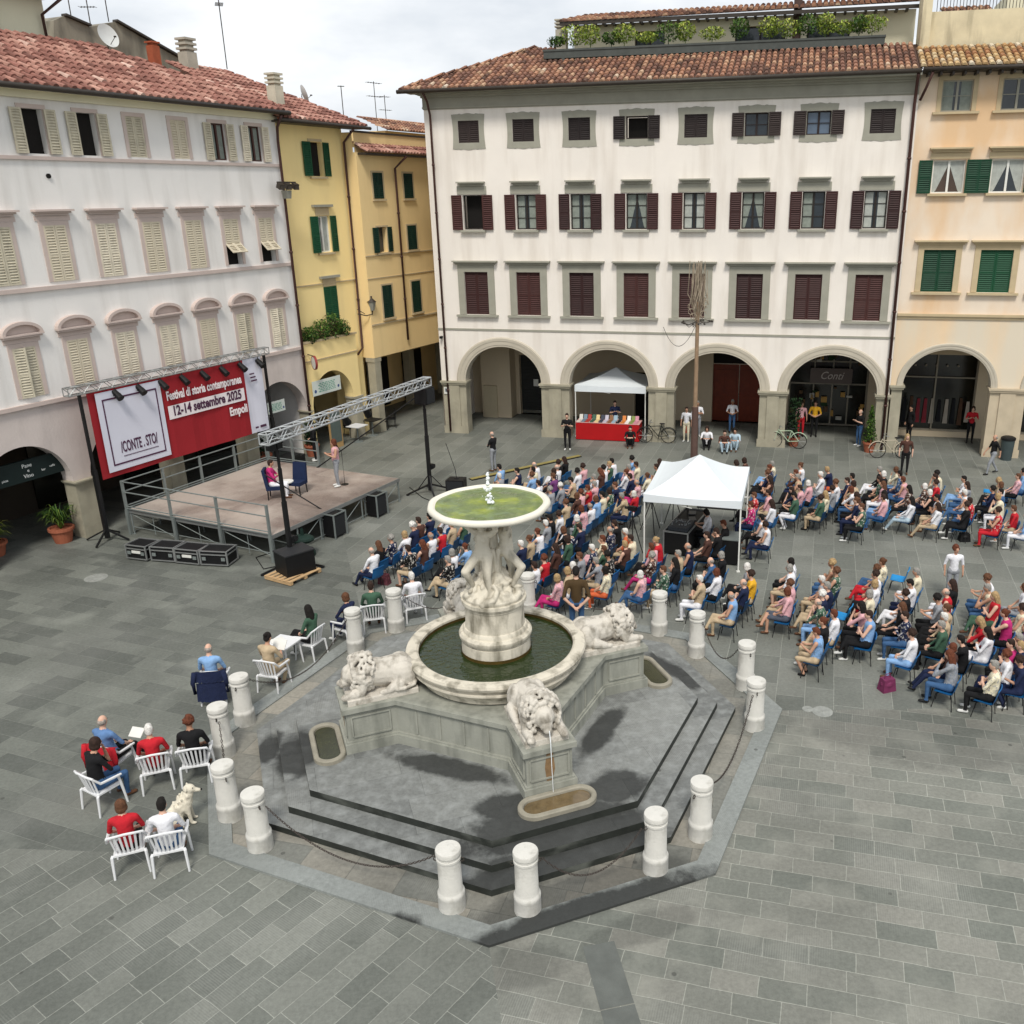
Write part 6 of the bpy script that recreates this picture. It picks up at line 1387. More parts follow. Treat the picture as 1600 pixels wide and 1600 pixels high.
def squat_pose():
    pe = V3((0, 0, .17)); wa = V3((.02, 0, .36)); ch = V3((.08, 0, .60)); nk = V3((.11, 0, .72)); hd = V3((.15, 0, .86)); F_ = []
    g = [(pe+V3((0, -.07, 0)), pe+V3((0, .07, 0)), .125, .125, 'thigh'), (pe+V3((0, 0, .06)), wa, .14, .13, 'torso'), (wa, ch, .13, .13, 'torso'), (ch+V3((0, -.14, .05)), ch+V3((0, .14, .05)), .07, .07, 'torso'), (ch+V3((0, 0, .06)), nk+V3((.01, 0, .03)), .06, .05, 'skin')]
    for sd in (1, -1):
        kn, an = V3((.38, sd*.16, .46)), V3((.40, sd*.10, .09)); g += [(V3((.02, sd*.1, .17)), kn, .088, .062, 'thigh'), (kn, an, .06, .04, 'shin'), (an+V3((-.03, 0, -.04)), an+V3((.12, 0, -.05)), .042, .038, 'foot')]
        el, wr, d = V3((.3, sd*.24, .46)), V3((.42, sd*.08, .50)), V3((.4, -sd*.8, 0)); g += limbs(ch+V3((0, sd*.19, .04)), el, wr, d); F_.append((wr, d, V3((0, 0, 1))))
    return g, hd, (0, .1), F_
POSES = {}
for key, args in {'s0': ('lap', 'down', .0, (0, .05)), 's1': ('folded', 'cross', -.02, (.1, .05)), 's2': ('thighs', 'out', -.04, (0, 0)), 's3': ('chin', 'down', .1, (-.1, .1)), 's4': ('phone', 'back', .03, (0, .35)), 's5': ('folded', 'down', .0, (.25, 0)), 's6': ('lap', 'cross', .0, (-.3, .05))}.items(): POSES[key] = seated_pose(*args)
for key, kw in {'t0': dict(arms='folded'), 't1': dict(arms='behind', hp=(0, .5), bend=.05), 't2': dict(arms='phone'), 't3': dict(arms='down', walk=.26), 't4': dict(arms='down', hp=(.3, 0)), 't5': dict(arms='belly', hp=(0, .15))}.items(): POSES[key] = standing_pose(**kw)
POSES['q0'] = squat_pose()
DATA = {k: body_mesh(*v) for k, v in POSES.items()}; BM = {}
def bodymesh(k, sl, lg):
    if (k, sl, lg) not in BM: BM[(k, sl, lg)] = clothed('person', DATA[k], sl, lg)
    return BM[(k, sl, lg)]
# hair shapes around the head centre (face towards +X)
def hair_mesh(kind):
    m_ = MB(); rs = random.Random(hash(kind) % 100 if False else len(kind)*7)
    if kind == 'short': m_.ell((-.016, 0, .03), (.096, .083, .103), (0, -.25, 0)); m_.ell((-.05, 0, -.01), (.06, .075, .085)); m_.ell((.045, 0, .092), (.045, .06, .03))
    elif kind == 'balding':
        m_.ell((-.055, 0, -.01), (.055, .08, .06))
        for sd in (1, -1): m_.ell((-.02, sd*.062, .0), (.05, .024, .05))
    elif kind == 'long':
        m_.ell((-.018, 0, .03), (.1, .09, .108), (0, -.25, 0)); m_.caps((-.05, 0, .0), (-.105, 0, -.2), .085, .07, 12); m_.caps((-.03, .06, 0), (-.07, .075, -.17), .045, .04); m_.caps((-.03, -.06, 0), (-.07, -.075, -.17), .045, .04); m_.caps((-.105, 0, -.18), (-.11, 0, -.3), .065, .035)
    elif kind == 'bob':
        m_.ell((-.018, 0, .025), (.102, .095, .11), (0, -.2, 0)); m_.ell((-.05, 0, -.05), (.075, .09, .075)); m_.ell((-.01, .07, -.04), (.05, .03, .07)); m_.ell((-.01, -.07, -.04), (.05, .03, .07))
    elif kind == 'bun':
        m_.ell((-.016, 0, .03), (.096, .083, .103), (0, -.25, 0)); m_.ell((-.05, 0, -.01), (.06, .075, .085)); m_.ell((-.11, 0, .06), .045)
    elif kind == 'curly':
        m_.ell((-.02, 0, .03), (.1, .09, .105), (0, -.2, 0))
        for k in range(60):
            a, e_ = rs.uniform(0, 6.28), rs.uniform(-.4, 1.5); d = V3((cos(a)*cos(e_)*.1-.025, sin(a)*cos(e_)*.09, sin(e_)*.11+.03))
            if d.x > .05 and d.z < .07: continue
            m_.ell(d, .026, nu=6, nv=4)
    me = remesh(m_, .014, 1); me.materials.clear(); me.materials.append(M_dark); me.name = 'hair'; return me
HAIR = {k: hair_mesh(k) for k in ('short', 'balding', 'long', 'bob', 'bun', 'curly')}
HC = {'k': ('#171310', 'black'), 'd': ('#2f2019', 'dark brown'), 'b': ('#5a3b28', 'brown'), 'l': ('#a08660', 'blonde'), 'g': ('#8b8882', 'grey'), 'w': ('#cfccc6', 'white'), 'r': ('#5d3220', 'reddish'), 's': ('#8d857d', 'thinning grey')}
SC = {'W': ('#dcdce0', 'white'), 'K': ('#141416', 'black'), 'N': ('#1a2340', 'navy'), 'B': ('#7fa3cc', 'light blue'), 'J': ('#3a5a80', 'denim blue'), 'R': ('#b5202b', 'red'), 'P': ('#d3a3a8', 'pink'), 'M': ('#b32a6b', 'magenta'), 'G': ('#3d5a48', 'green'), 'Y': ('#d9a52a', 'yellow'), 'O': ('#c8603a', 'orange'), 'T': ('#b5a184', 'beige'), 'E': ('#d8cfb4', 'cream'), 'C': ('#8c8f94', 'grey'), 'D': ('#4b3129', 'brown'), 'V': ('#6b3a6e', 'purple'), 'j': ('#a9bdc9', 'pale denim'), 'b': ('#5b7ba6', 'blue'), 'S': ('#4a4f5a', 'slate')}
HM = {k: mat('hair_'+v[1].replace(' ', '_'), v[0], .8, .4, 26, .9, 45) for k, v in HC.items()}
CM = {k: mat('cloth_'+v[1].replace(' ', '_'), v[0], .9, .16, 7, .9, 13) for k, v in SC.items()}
CM2 = {k: mat('print_on_'+v[1].replace(' ', '_'), v[0], .85, .3, 14, .25, 35, streak=('#e9e4da' if k in 'KNJRGDMVSb' else '#6a7488', 16, 16, .6, .54, .6)) for k, v in SC.items()}
SKN = [mat('skin_fair', (.60, .37, .27), .6, .05, 8), mat('skin_mid', (.48, .27, .18), .6, .05, 8), mat('skin_tan', (.36, .19, .12), .6, .05, 8)]
SHOE = [mat('shoe_black', '#151515', .6), mat('shoe_white', '#cfcfcb', .6), mat('shoe_brown', '#5a3d2a', .6)]
EYE = mat('eye_dark', '#17110e', .3); LIP = mat('lips', '#8a4238', .6)
def person(loc, rz, pose, top, legs, hair, label, group=None, scale=.93, sleeve=1, rng=random, hk=None, z=0., shoe=None):
    lg = 0 if legs == 'S' else 1
    if legs == 'S': legs = rng.choice('STKJ')
    me = bodymesh(pose, sleeve, lg); o = link('person', me, None, loc, rz); o.scale = (scale*rng.uniform(.97, 1.03),)*3
    ms = [rng.choice(SKN[:2] if rng.random() < .85 else SKN), (CM2 if rng.random() < .2 and group == 'seated audience' else CM)[top], CM[legs], shoe or rng.choice(SHOE), EYE, LIP]
    for i, m_ in enumerate(ms): o.material_slots[i].link = 'OBJECT'; o.material_slots[i].material = m_
    tag(o, label, 'person', group)
    hl = len(hair) > 1; hc = hair[0]
    kind = hk or ('long' if hl else 'balding' if hc == 's' else rng.choice(['short', 'short', 'bob', 'curly', 'bun'] if hc in 'rlb' else ['short', 'short', 'short', 'bob', 'curly']))
    g, hd, hp, F_ = POSES[pose]; h = link('hair', HAIR[kind], o, hd); h.rotation_euler = (0, hp[1], hp[0]); h.material_slots[0].link = 'OBJECT'; h.material_slots[0].material = HM[hc]
    return o
# ================================================================ THE AUDIENCE
M_bluech = mat('chair_blue', '#1c5f96', .45, .12, 4); M_blued = mat('chair_blue_dark', '#173f63', .5, .12, 4); M_bluel = mat('chair_blue_bright', '#1b86c4', .45, .1, 4)
def blue_chair():
    t = empty('plastic_chair', (0, 0, 0)); b = MB(); N = 10
    prof = [(.24, .395), (.22, .425), (.1, .42), (-.1, .405), (-.17, .42), (-.205, .50), (-.235, .62), (-.26, .76), (-.27, .80), (-.285, .795)]
    rows = []
    for x, z in prof:
        row = []
        for k in range(9):
            u = -1+2*k/8; wv = .235 if z < .6 else .225; row.append((x+.03*u*u*(1 if z > .48 else 0), u*wv, z+(.03*u*u if z < .48 else -.02*u**6)))
        rows.append(row)
    ids = [[b.vert(p) for p in r] for r in rows]
    for A, B in zip(ids, ids[1:]):
        for k in range(8): b.face((A[k], A[k+1], B[k+1], B[k]))
    ids2 = [[b.vert((p[0]-.004, p[1], p[2]-.012)) for p in r] for r in rows]
    for A, B in zip(ids2, ids2[1:]):
        for k in range(8): b.face((A[k+1], A[k], B[k], B[k+1]))
    o = b.build('seat_shell', M_bluech, t, smooth=True)
    for x, y in ((.17, .16), (.17, -.16), (-.14, .16), (-.14, -.16)):
        b = MB(); b.tube([(x*.7, y*.8, .395), (x*1.1, y*1.05, .36), (x*1.45, y*1.3, 0)], .0115, 6); b.build('leg', M_blackm, t)
    return t
CH0 = blue_chair(); ch_used = [False]
def place_chair(loc, rz, label, group, m=None, first=CH0, flag=ch_used, cat='chair', scale=.93):
    c = first if not flag[0] else copy_tree(first); flag[0] = True
    c.location = loc; c.rotation_euler = (0, 0, rz); c.scale = (scale,)*3; tag(c, label, cat, group)
    for ch in c.children:
        if ch.name.startswith('seat_shell') and m: ch.material_slots[0].link = 'OBJECT'; ch.material_slots[0].material = m
    return c
ORD = ['first', 'second', 'third', 'fourth', 'fifth', 'sixth', 'seventh', 'eighth', 'ninth', 'tenth', 'eleventh', 'twelfth', 'thirteenth', 'fourteenth', 'fifteenth', 'sixteenth', 'seventeenth', 'eighteenth', 'nineteenth', 'twentieth']
HEADS = """585 857 W N s|601 842 K N bL|611 838 N N g|627 835 W J l|640 826 N N w|649 816 D K d|665 806 N N k|681 806 W J k|641 858 K S d|658 850 D J rL|672 836 W J s|685 830 R K d|703 818 T J l|699 875 K T g|707 858 W K g|722 856 B K r|718 812 G J w|778 742 C C w|793 731 B S k|816 735 N K k|829 733 E T k|837 726 W C s|832 742 B J b|837 752 W J d|858 740 N K d|863 743 V C b|872 722 K W d|880 717 K K dL|883 748 T K k|862 762 C C g|870 760 C N w|901 737 W J k|911 728 P K d|912 754 P W g|904 771 P J r|883 786 T T b|869 802 W K d|860 807 K K k|851 817 C J w|898 812 G W w|917 790 P C r|925 743 W K g|934 738 D K rL|941 730 W J k|951 723 G T l|957 719 W K k|979 721 B J k|988 728 P J g|995 726 E T d|970 741 W J r|985 744 N K d|1018 729 G K d|1027 722 D J dL|1005 741 E W b|996 750 P M s|988 770 R W w|920 760 R K r|932 772 E K k|927 783 B J b|918 788 W C s|903 772 D J b|945 766 G T d|960 758 N J b|975 775 T N g|836 834 W J r|817 845 N K w|824 841 T K b|845 873 R K r|832 880 W N d|865 855 D K dL|883 843 G K d|888 826 K J b|902 825 N K d|943 838 E P r|948 829 K K d|909 870 K K w|892 882 P M l|898 880 T W l|944 888 E O k|930 862 G K b|938 870 C T g|967 837 O T w|978 850 E N d|952 866 K K k|968 858 D K l|1009 852 P K r|1026 843 R J l|1016 868 D M g|1002 893 P J w|1033 890 G T b|1047 878 K J kL|1056 862 T C g|1072 857 N K s|1110 872 J K s|1121 869 K C g|1115 893 W K r|1089 906 T W w|1160 890 C K w|1173 893 Y T d|1157 908 N K s|1141 929 B T s|1151 722 K K d|1160 721 D K d|1203 723 E B g|1197 748 D J dL|1195 770 P T d|1175 772 R K b|1172 788 M N r|1203 786 W J dL|1188 806 W K k|1196 818 W N d|1248 728 W J b|1245 738 D N r|1243 748 T K g|1250 757 P K d|1240 775 G W k|1296 733 N O l|1280 742 W C w|1262 755 P K w|1279 776 G T d|1286 770 E K lL|1328 743 C J k|1338 757 T K d|1341 775 D K d|1343 792 G K b|1371 734 K W g|1372 756 P W bL|1375 775 P J d|1383 771 W B kL|1402 732 E B b|1413 749 P J r|1418 762 D K kL|1416 778 W j kL|1440 756 D N w|1460 757 R K d|1469 740 E K k|1463 778 W T k|1466 789 W T dL|1502 748 W B k|1511 759 C J dL|1501 789 K K d|1514 781 R J d|1559 750 T K lL|1545 762 N K k|1585 742 P K b|1597 738 B J k|1564 776 E W l|1563 798 R R d|1583 797 R S b|1596 800 B W b|1235 874 W K k|1233 888 W S g|1229 916 P T b|1235 922 P S r|1299 880 T J l|1299 893 G J b|1278 906 C T w|1290 915 N T g|1272 930 N T w|1280 947 G B s|1285 964 K T r|1278 980 B S r|1301 956 W T r|1364 888 E R b|1369 893 W R d|1362 908 W K l|1360 932 E K g|1350 948 P K kL|1353 962 B K d|1372 880 E J b|1428 893 E W g|1418 925 K W d|1393 945 K K bL|1424 958 N J d|1421 990 W B d|1484 912 K W dL|1477 927 R W s|1452 945 C K k|1472 951 T K b|1463 966 T K w|1464 978 G K g|1482 1000 D N r|1488 1012 C J rL|1505 990 K K k|1546 906 W J b|1548 925 E J g|1551 940 R G lL|1541 966 R K lL|1541 985 W W kL|1572 953 M K r|1588 950 E K d|1595 975 V N b|1580 1000 M K d|1549 1040 E K g|1596 1030 N N d|1595 915 W C b"""
rc = random.Random(31); FACE = R(155.1)
P = []
for ln in HEADS.strip().split('|'):
    x, y, top, leg, hair = ln.split(); w_ = G(float(x), float(y), 1.19); P.append([w_.dot(NL), w_.dot(DL), top, leg, hair])
def relax(P):
    for _ in range(40):
        for i in range(len(P)):
            for j in range(i+1, len(P)):
                a, c = P[i], P[j]; du, dv = c[0]-a[0], c[1]-a[1]
                if abs(du) < .55 and abs(dv) < .5:
                    s_ = (.5-abs(dv))/2*.7; s_ = s_ if dv >= 0 else -s_; a[1] -= s_; c[1] += s_
                elif abs(du) < .8 and abs(dv) < .4:
                    s_ = (.8-abs(du))/2*.3; s_ = s_ if du >= 0 else -s_; a[0] -= s_; c[0] += s_
relax(P)
rows = {}
for p in P: rows.setdefault(int(round((p[0]+15.85)/1.08)), []).append(p)
rf = random.Random(5)     # seats hidden behind their neighbours in the photograph
for r_ in rows:
    L_ = sorted(rows[r_], key=lambda p: p[1])
    for a, c in zip(L_, L_[1:]):
        gp_ = c[1]-a[1]; n_ = int(gp_/.52)-1
        if 1 <= n_ <= 3 and len(P) < 290 and not (-11.5 < a[0] < -6.3 and 23.6 < a[1]+gp_/2 < 30):
            for k in range(n_):
                u_ = (k+1)/(n_+1); q = [a[0]+(c[0]-a[0])*u_+rf.uniform(-.1, .1), a[1]+gp_*u_, rf.choice('WKNNKGTCDJKWN'), rf.choice('KJNKNJK'), rf.choice('kkdbgwrls')]; rows[r_].append(q); P.append(q)
seen = {}
ri = 0
for r_ in sorted(rows):
    blk = 0
    L_ = sorted(rows[r_], key=lambda p: p[1])
    for k, (u, v, top, leg, hair) in enumerate(L_):
        pos = NL*u+DL*v; rz = FACE+rc.uniform(-.16, .16)
        pose = rc.choice(['s0', 's0', 's1', 's2', 's3', 's4', 's5', 's6', 's6'])
        desc = f'person in {SC[top][1]} top, {HC[hair[0]][1]} hair, {ORD[k]} from fountain end of {ORD[ri]} row'
        o = person(pos, rz, pose, top, leg, hair, desc, 'seated audience', sleeve=rc.choice([0, 1, 1, 1, 2]), rng=rc); o.rotation_euler = (rc.uniform(-.05, .05), rc.uniform(-.04, .04), rz)
        place_chair(pos, rz, f'blue chair under {SC[top][1]} top, {ORD[k]} from fountain end of {ORD[ri]} row', 'blue chairs of the audience', rc.choice([M_bluech, M_bluech, M_blued]))
    ri += 1
for (px, py, lb) in ((1333, 1028, 'empty bright blue chair beside the person in a blue shirt, nearest right rows'), (1375, 828, 'empty bright blue chair at the aisle edge of the upper right rows'), (1545, 785, 'empty bright blue chair next to the long-haired woman at upper right'), (1590, 1022, 'empty bright blue chair at the right picture edge'), (1402, 925, 'empty pale blue chair in front of the person in cream'), (1312, 985, 'empty blue chair behind the person in green, lower right rows')):
    place_chair(G(px, py), FACE+rc.uniform(-.1, .1), lb, 'blue chairs of the audience', M_bluel)
# ---------------------------------------------------------------- white garden chairs by the fountain
M_wp = mat('white_plastic', '#d7d8d9', .45, .03, 4)
def garden_chair():
    t = empty('garden_chair', (0, 0, 0)); b = MB(); b.box((0, 0, .41), (.46, .46, .03)); b.box((.235, 0, .39), (.03, .46, .05)); b.build('seat', M_wp, t)
    b = MB(); 
    for k in range(7): u = -1+2*k/6; b.beam((-.21+.04*u*u, u*.18, .42), (-.30+.05*u*u, u*.225, .80), .034, .012)
    b.tube([(-.255, .27, .80), (-.30, .14, .835), (-.305, 0, .845), (-.30, -.14, .835), (-.255, -.27, .80)], .022, 6); b.build('backrest', M_wp, t)
    for sd in (1, -1): b = MB(); b.tube([(-.255, sd*.27, .79), (-.15, sd*.29, .66), (.1, sd*.29, .64), (.24, sd*.285, .63)], [.02, .026, .028, .022], 6); b.build('armrest', M_wp, t)
    for x, y in ((.2, .2), (.2, -.2), (-.2, .2), (-.2, -.2)):
        b = MB(); b.tube([(x*1.0, y*1.2, .62 if x > 0 else .42), (x*1.15, y*1.25, .4), (x*1.35, y*1.32, 0)], [.022, .026, .018], 6); b.build('leg', M_wp, t)
    return t
GC0 = garden_chair(); gc_used = [False]
GP = [  # seat px, facing, top, legs, hair, pose, sleeve, text
 (210, 1352, 112, 'R', 'K', 'b', 's0', 1, 'person in red top with brown hair, back to us in the front left garden chair', 'white garden chair under the person in red, nearest left', 'bob'),
 (272, 1350, 108, 'W', 'J', 'k', 's0', 1, 'person in white shirt with black hair, back to us beside the dog', 'white garden chair under the person in white shirt beside the dog', 'short'),
 (165, 1258, 60, 'K', 'J', 'd', 's3', 1, 'person in black t-shirt leaning on one hand, leftmost by the fountain', 'leftmost white garden chair, turned sideways', 'bob'),
 (185, 1212, 75, 'b', 'K', 's', 's2', 1, 'balding person in blue shirt on the chair with a red jacket', 'white garden chair with a red jacket hung on its back', 'balding'),
 (250, 1226, 112, 'R', 'D', 'w', 's0', 1, 'white-haired person in bright red top with a crimson skirt by the fountain', 'white garden chair under the white-haired person in red', 'short'),
 (312, 1216, 105, 'K', 'K', 'r', 's0', 1, 'orange-haired person in black top beside the left bollards', 'white garden chair under the orange-haired person', 'curly'),
 (340, 1092, 98, 'B', 'N', 's', 's0', 1, 'bald person in light blue shirt with a navy jacket on the chair back', 'white garden chair draped with a navy jacket', 'balding'),
 (430, 1075, 75, 'T', 'T', 'k', 's4', 1, 'person in beige top reading with black hair tied back, left of fountain', 'white garden chair under the reading person in beige', 'bun'),
 (488, 1026, 160, 'G', 'K', 'k', 's6', 1, 'dark-haired person in green sitting sideways behind the left lion', 'white garden chair of the dark-haired person in green', 'long'),
 (545, 1003, 150, 'N', 'N', 'b', 's5', 1, 'brown-haired person in navy beside the white bollard behind the left lion', 'white garden chair half hidden behind a bollard', 'bob'),
 (586, 985, 105, 'G', 'K', 'd', 's0', 2, 'dark-haired person in dark green top with back to us, behind fountain', 'white garden chair under the person in dark green top', 'short'),
 (648, 968, 115, 'W', 'C', 'w', 's0', 1, 'white-haired person in white t-shirt behind the fountain', 'white garden chair under the white-haired person in white', 'short')]
gz = {}
for (px, py, fa_, top, leg, hair, pose, sl, lb, cl, hk) in GP:
    p_ = G(px, py); rz = R(fa_)
    place_chair(p_, rz, cl, 'white garden chairs by the fountain', None, GC0, gc_used, scale=1.0); o = person(p_, rz, pose, top, leg, hair, lb, 'people on the garden chairs', scale=.98, sleeve=sl, rng=rc, hk=hk); gz[px] = (p_, rz)
# jackets over chair backs, crimson skirt, white table
def jacket(p, rz, m, label, w=.62, long=.5):
    o = MB(); N = 12
    for k in range(N):
        u0, u1 = -1+2*k/N, -1+2*(k+1)/N; f = lambda u, z: (-.34+.06*u*u-.03*(z < .5), u*w/2, z)
        for za, zb2 in ((.87, .6), (.6, .87-long)):
            za0 = za-.03*u0*u0; za1 = za-.03*u1*u1; w_ = .02*sin(k*2.3); o.poly([f(u0, za0), f(u1, za1), (f(u1, zb2)[0]-.02, f(u1, zb2)[1]*1.04, zb2-w_), (f(u0, zb2)[0]-.02, f(u0, zb2)[1]*1.04, zb2+w_)])
        o.poly([f(u0, .87-.03*u0*u0), f(u1, .87-.03*u1*u1), (-.22+.06*u1*u1, u1*w/2, .80), (-.22+.06*u0*u0, u0*w/2, .80)])
    for sd in (1, -1): o.tube([(-.3, sd*w/2, .84), (-.33, sd*(w/2+.05), .6), (-.31, sd*(w/2+.04), .34)], [.055, .05, .04], 7)
    tag(o.build('jacket', m, None, True, p, rz), label, 'jacket')
jacket(*gz[185], CM['R'], 'red jacket hanging over a white garden chair back'); jacket(*gz[340], CM['N'], 'navy jacket hanging over a white garden chair back', .6, .72)
t = empty('garden_table', G(447, 1040), R(70), 'small square white plastic table between the reading and the green-clad person', 'table'); b = MB(); b.box((0, 0, .62), (.62, .62, .03)); b.box((0, 0, .59), (.56, .56, .03)); b.build('table_top', M_wp, t)
for x in (-.25, .25):
    for y in (-.25, .25): b = MB(); b.cyl((x, y, .58), (x*1.15, y*1.15, 0), .028, .018, 6); b.build('leg', M_wp, t)
o = MB(); o.box((0, 0, .012), (.3, .22, .02)); tag(o.build('newspaper', MATS['paper'], loc=G(447, 1040)+Vector((-.15, .05, .635)), rz=.6), 'folded white newspaper on the small plastic table', 'newspaper')
o = MB(); o.box((0, 0, 0), (.24, .32, .015), Matrix.Rotation(R(-50), 3, 'Y')); tag(o.build('paper_sheet', MATS['paper'], loc=gz[430][0]+Vector((.12, .3, .95)), rz=R(75)), 'white booklet held up by the reading person in beige', 'paper')
o = MB(); o.box((0, 0, 0), (.2, .28, .015), Matrix.Rotation(R(-40), 3, 'Y')); tag(o.build('paper_sheet', MATS['paper'], loc=gz[185][0]+Vector((.3, .38, .72)), rz=R(75)), 'white leaflet on the knees of the balding person in blue', 'paper')
# ---------------------------------------------------------------- standing and walking people
ST = [  # px foot, facing deg, pose, top, legs, hair, sleeve, label, hair kind
 (772, 736, 150, 't0', 'K', 'C', 's', 1, 'balding person in black polo and grey trousers standing behind the jet of water', 'balding', None),
 (887, 703, 265, 't2', 'K', 'K', 'd', 1, 'person all in black with white shoes standing before the left pier', 'short', SHOE[1]),
 (961, 679, 275, 't2', 'N', 'W', 'd', 1, 'person in dark top and white trousers standing before the red stall', 'short', None),
 (1072, 690, 250, 't4', 'W', 'E', 'd', 1, 'person in white with a red-brown shoulder bag left of the post', 'short', None),
 (1089, 682, 265, 't0', 'W', 'C', 'g', 1, 'person in pale shirt partly hidden behind the brown post', 'short', None),
 (1143, 676, 262, 't5', 'W', 'J', 'g', 1, 'person in white shirt and blue jeans under the third arch', 'short', None),
 (1250, 682, 268, 't4', 'P', 'R', 'd', 1, 'person in dusty pink with red trousers by the flower shop plants', 'bob', None),
 (1271, 682, 255, 't5', 'Y', 'K', 'd', 1, 'person in mustard yellow top and black trousers in front of the shop', 'short', None),
 (1341, 697, 200, 't2', 'K', 'J', 's', 1, 'bald person in dark top and jeans beside the potted conifer', 'balding', None),
 (1412, 741, 250, 't4', 'D', 'K', 'l', 1, 'long-haired person in dark red and black walking at the upper rows', 'long', None),
 (1548, 741, 185, 't3', 'K', 'C', 's', 1, 'person in black t-shirt and grey trousers striding past the bin', 'balding', None),
 (1514, 692, 250, 't2', 'R', 'K', 'd', 1, 'person in bright red top under the right-hand arch', 'bob', None),
 (1419, 690, 200, 't4', 'K', 'K', 'k', 2, 'dark-clad person at the left pier of the right-hand arch', 'short', None),
 (1484, 936, 262, 't4', 'W', 'C', 'r', 1, 'curly red-haired person in white t-shirt walking between the right rows', 'curly', None),
 (902, 999, 92, 't1', 'D', 'J', 'k', 1, 'person in olive brown t-shirt standing with hands clasped behind, by the fountain', 'short', None),
 (494, 720, 200, 't5', 'K', 'K', 'k', 2, 'dark-clad person behind the far end of the stage', 'short', None),
 (563, 668, 200, 't4', 'K', 'K', 'd', 2, 'dark-clad waiter at the small white table near the yellow corner', 'short', None)]
M_olive = mat('cloth_olive_brown', '#46361f', .85, .1, 9, .2, 35)
for (px, py, fa_, pose, top, leg, hair, sl, lb, hk, shoe) in ST:
    sc = 1.13 if px in (902,) else .96
    o = person(G(px, py), R(fa_), pose, top, leg, hair, lb, None, scale=sc, sleeve=sl, rng=rc, hk=hk, shoe=shoe)
    if px == 902: o.material_slots[1].material = M_olive
for (px, py, fa_, top, leg, hair, lb) in ((985, 697, 265, 'K', 'K', 'd', 'person in black squatting with crossed arms before the red stall'), (1104, 699, 262, 'W', 'K', 'd', 'person in white blouse squatting on the paving right of the post'), (1131, 705, 266, 'D', 'j', 'd', 'left one of two people squatting together, dark red top'), (1148, 702, 255, 'j', 'j', 'k', 'right one of two people squatting together, pale blue top')):
    person(G(px, py), R(fa_), 'q0', top, leg, hair, lb, None, scale=.98, sleeve=1, rng=rc)
# stage people
person(G(529, 760, SH_), R(205), 't2', 'P', 'C', 'r', 'speaker in patterned pink top and wide grey trousers standing on stage', scale=1.04, rng=rc, hk='bob', sleeve=0)
person(pS, R(10), 's5', 'M', 'W', 'd', 'person in pink seated on the navy chair on stage', scale=.96, rng=rc, hk='short', sleeve=2)
# crew under the tent
for (px, py, fa_, pose, top, leg, hair, lb) in ((1103, 800, 165, 's4', 'W', 'K', 'k', 'black-haired technician in white shirt at the far end of the desk'), (1130, 818, 160, 's4', 'K', 'K', 'r', 'red-haired technician in black under the tent'), (1119, 830, 150, 's4', 'K', 'S', 'd', 'technician in black leaning on the mixing desk'), (1100, 836, 165, 's2', 'D', 'K', 'd', 'technician in brown beside the mixing desk')):
    p_ = G(px, py, 1.19); p_.z = 0; person(p_, R(fa_), pose, top, leg, hair, lb, 'technicians under the tent', rng=rc); place_chair(p_, R(fa_), 'blue chair under the '+lb.split(' under the tent')[0].split(' at the')[0].split(' leaning')[0].split(' beside')[0], 'blue chairs of the audience', M_blued)
# handbag and backpacks
def bag(p, rz, m, label, w=.34, d=.2, h=.28, name='handbag'):
    t = empty(name, p, rz, label, 'bag'); b = MB(); b.box((0, 0, h/2), (w, d, h), None, None, .8); b.ell((0, 0, h*.55), (w*.5, d*.55, h*.45)); b.build('body', m, t); b = MB(); b.tube([(-w*.25, 0, h*.9), (-w*.15, 0, h*1.35), (w*.15, 0, h*1.35), (w*.25, 0, h*.9)], .012, 5); b.build('handle', m, t)
bag(G(1385, 1078), R(20), mat('bag_plum', '#6b2a4c', .7, .2, 9), 'plum-coloured handbag on the paving below the nearest right rows', .34, .24, .3)
bag(G(601, 912), R(-20), mat('bag_plaid', '#5a2f37', .8, .35, 14), 'dark red patterned bag under the front row chair', .34, .2, .3); bag(G(1506, 845), R(0), M_black, 'black bag on the paving before the upper right rows', .34, .24, .26, 'backpack'); bag(G(1073, 676), R(10), mat('bag_terracotta', '#9c4a38', .7, .1, 9), 'terracotta shopping bag at the legs of the person in white', .26, .12, .3)
